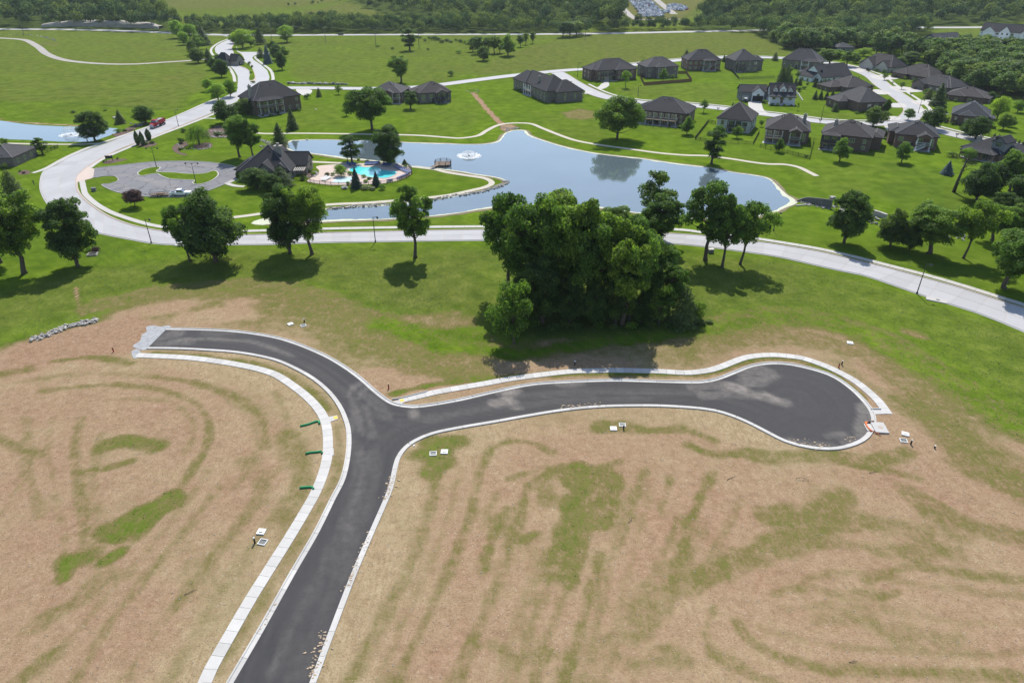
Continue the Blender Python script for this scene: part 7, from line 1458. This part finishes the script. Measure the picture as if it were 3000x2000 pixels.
for x in (-1.1, 1.1): MB().box(x - .08, x + .08, -.08, .08, -.1, 2.2).build('post', M['dark_metal'], sg)
def mailbox(px, py, label, two=True):
    o = thing('mailbox', label, 'mailbox', tuple(P(px, py))); MB().box(-.08, .08, -.08, .08, -.1, 1.1).build('post', M['black'], o); MB().box(-.55 if two else -.2, .55 if two else .2, -.06, .06, .95, 1.05).build('arm', M['black'], o)
    for x in ((-.38, .38) if two else (0,)): MB().prism([(-.3, 1.06), (.3, 1.06), (.3, 1.3), (.15, 1.42), (-.15, 1.42), (-.3, 1.3)], x - .16, x + .16).build('box', M['black'], o)
for px, py, lb in ((2103,325,'paired black mailboxes before the pale painted house'),(2402,360,'paired black mailboxes by the lamp below the farmhouse'),(2802,402,'paired black mailboxes at the dormer house street'),(1673,246,'paired mailboxes at the two-wing house'),(2543,214,'paired mailboxes at the street end'),(2614,248,'paired mailboxes on the street row verge'),(2668,282,'paired mailboxes beside the gabled house drive')): mailbox(px, py, lb)
# person walking at the corner
def person(px, py, rz):
    root = thing('person', 'person in dark top and jeans walking on the corner footway', 'person', tuple(P(px, py) + [0, 0, .07]), rz)
    V = [(0,0,.95),(0,0,1.2),(0,.01,1.42),(0,.02,1.52),(0,.03,1.63),(0,.03,1.74), (-.1,0,.9),(-.11,.12,.5),(-.11,.02,.08),(-.11,.16,.03), (.1,0,.9),(.11,.02,.5),(.11,-.22,.12),(.11,-.12,.03), (-.2,0,1.4),(-.25,-.12,1.13),(-.24,.02,.9),(-.24,.06,.82), (.2,0,1.4),(.25,.12,1.15),(.24,.26,.98),(.24,.32,.92)]
    E = [(0,1),(1,2),(2,3),(3,4),(4,5),(0,6),(6,7),(7,8),(8,9),(0,10),(10,11),(11,12),(12,13),(2,14),(14,15),(15,16),(16,17),(2,18),(18,19),(19,20),(20,21)]
    Rr = [.15,.13,.15,.06,.09,.07,.09,.065,.045,.04,.09,.065,.045,.04,.065,.05,.04,.03,.065,.05,.04,.03]
    m_ = bpy.data.meshes.new('body'); m_.from_pydata(V, E, []); o = obj('body', m_, root); md = o.modifiers.new('skin', 'SKIN')
    for i, sv in enumerate(m_.skin_vertices[0].data): sv.radius = (Rr[i], Rr[i] * .8); sv.use_root = i == 0
    o.modifiers.new('sub', 'SUBSURF').levels = 1
    t = NT('clothes'); z = t.n("ShaderNodeSeparateXYZ"); tc = t.n("ShaderNodeTexCoord"); t.l(tc.outputs["Object"], z.inputs[0]); m_.materials.append(t.base(t.ramp(t.math('MULTIPLY', z.outputs[2], .5), [(0, (.05, .05, .05, 1)), (.05, (.05, .07, .13, 1)), (.475, (.02, .025, .04, 1)), (.75, (.40, .24, .17, 1)), (.84, (.03, .02, .015, 1))], 'CONSTANT'), .8))
person(101, 543, 2.4)
# ------------------------------------------------------------------ scattered small stuff on the ground
def ground_scatter(n, xr, yr, test):
    x = rng.uniform(*xr, n); y = rng.uniform(*yr, n); ix = np.clip(np.searchsorted(gx, x), 0, nx - 1); iy = np.clip(np.searchsorted(gy, y), 0, ny - 1); i = iy * nx + ix
    rdist = inside(x, y, loop)
    wl2 = [gpath(WALK_L, 2.0), gpath(WALK_R, 2.0), resample(mid, 3.0)]; dd = np.minimum(seg_dist(x, y, wl2[0]), seg_dist(x, y, wl2[1])); d3 = seg_dist(x, y, wl2[2])
    k = test(F.a['veg'][i], F.a['olive'][i], F.a['dark'][i]) & ~rdist & (dd > .9) & (d3 > 7) & (seg_dist(x, y, np.concatenate([loop, loop[:1]])) > .4); return x[k], y[k]
def tufts(name, label, x, y, size, h, mat, per=5):
    r = np.random.default_rng(5); k = np.repeat(np.arange(len(x)), per); n = len(k); pos = np.stack([x[k], y[k], hgt(x[k], y[k])], 1) + np.c_[r.normal(size=(n, 2)) * size, r.random(n) * h]
    nr = r.normal(size=(n, 3)) * .45; nr[:, 2] = 1.0; nr /= np.linalg.norm(nr, axis=1, keepdims=True)
    tag(obj(name, quads_mesh(name, leaf_quads(pos, nr, size * r.uniform(.7, 1.5, n), r, .5), mat, {'clump': r.random(n)})), label, 'grass', kind='stuff')
x, y = ground_scatter(90000, (-105, 105), (40, 160), lambda v, o, d: (v > .5) & (rng.random(v.shape) < (v - .3) * .7))
tufts('grass_tufts', 'scattered grass tufts on the meadow and green streaks', x[:22000], y[:22000], .15, .10, L_['grass'], 4)
M['straw'] = leaf_mat('straw_bits', (.22, .16, .09), (.36, .28, .17), (.52, .44, .30), .1, .05)
x, y = ground_scatter(70000, (-105, 105), (40, 150), lambda v, o, d: v < .35); tufts('straw_litter', 'straw litter strewn over the graded ground', x[:16000], y[:16000], .11, .04, M['straw'], 3)
x, y = ground_scatter(9000, (-105, 105), (40, 140), lambda v, o, d: v < .5); vs, fs = [], []
for i, (a, b) in enumerate(zip(x[:1300], y[:1300])):
    s = random.uniform(.07, .2); m_ = STN['pale_stone'][i % 7]; o0 = len(vs); vs += [(a + v.co.x * s, b + v.co.y * s, G(a, b) + v.co.z * s + .03) for v in m_.vertices]; fs += [tuple(k + o0 for k in q.vertices) for q in m_.polygons]
tag(obj('field_stones', mesh('field_stones', vs, fs, M['pale_stone'])), 'small pale stones scattered over the bare fields', 'stones', kind='stuff')
vs, fs = [], []
M['clod'] = pmat('clod', (.38, .29, .20), .2, 2, .95)
for px, n, wd in (([(1150,1395),(1140,1430),(1128,1462)], 46, .9), ([(1085,1560),(1050,1650),(1010,1740)], 30, .5), ([(960,1850),(930,1925),(905,1985)], 46, 1.0), ([(760,1850),(800,1770)], 12, .5), ([(1640,1196),(1700,1188),(1760,1184)], 30, .9), ([(2310,1292),(2360,1302),(2430,1306)], 40, 1.0), ([(2480,1290),(2500,1280)], 8, .8)):
    pth = resample(gpath(px, .5), n=n); nn = normals2(pth)
    for q, m2 in zip(pth, nn):
        q = q + m2 * random.gauss(0, wd * .5); s = random.uniform(.14, .42); m_ = random.choice(STN['pale_stone']); o0 = len(vs); vs += [(q[0] + v.co.x * s * 1.3, q[1] + v.co.y * s, G(*q) + .07 + v.co.z * s * .5) for v in m_.vertices]; fs += [tuple(k + o0 for k in w.vertices) for w in m_.polygons]
tag(obj('dirt_clods', mesh('dirt_clods', vs, fs, M['clod'])), 'dried dirt clods fallen along the asphalt edge', 'dirt clods', kind='stuff')
# ------------------------------------------------------------------ air
hz = MB().box(-4200, 4200, -200, 7200, -4.0, 76).build('haze', None); tag(hz, kind='stuff')
t = bpy.data.materials.new('haze'); t.use_nodes = True; t.node_tree.nodes.remove(t.node_tree.nodes["Principled BSDF"]); pv = t.node_tree.nodes.new("ShaderNodeVolumePrincipled"); pv.inputs["Density"].default_value = .00005; pv.inputs["Color"].default_value = (.80, .88, 1.0, 1); pv.inputs["Anisotropy"].default_value = .3
t.node_tree.links.new(pv.outputs[0], t.node_tree.nodes["Material Output"].inputs["Volume"]); hz.data.materials.append(t)
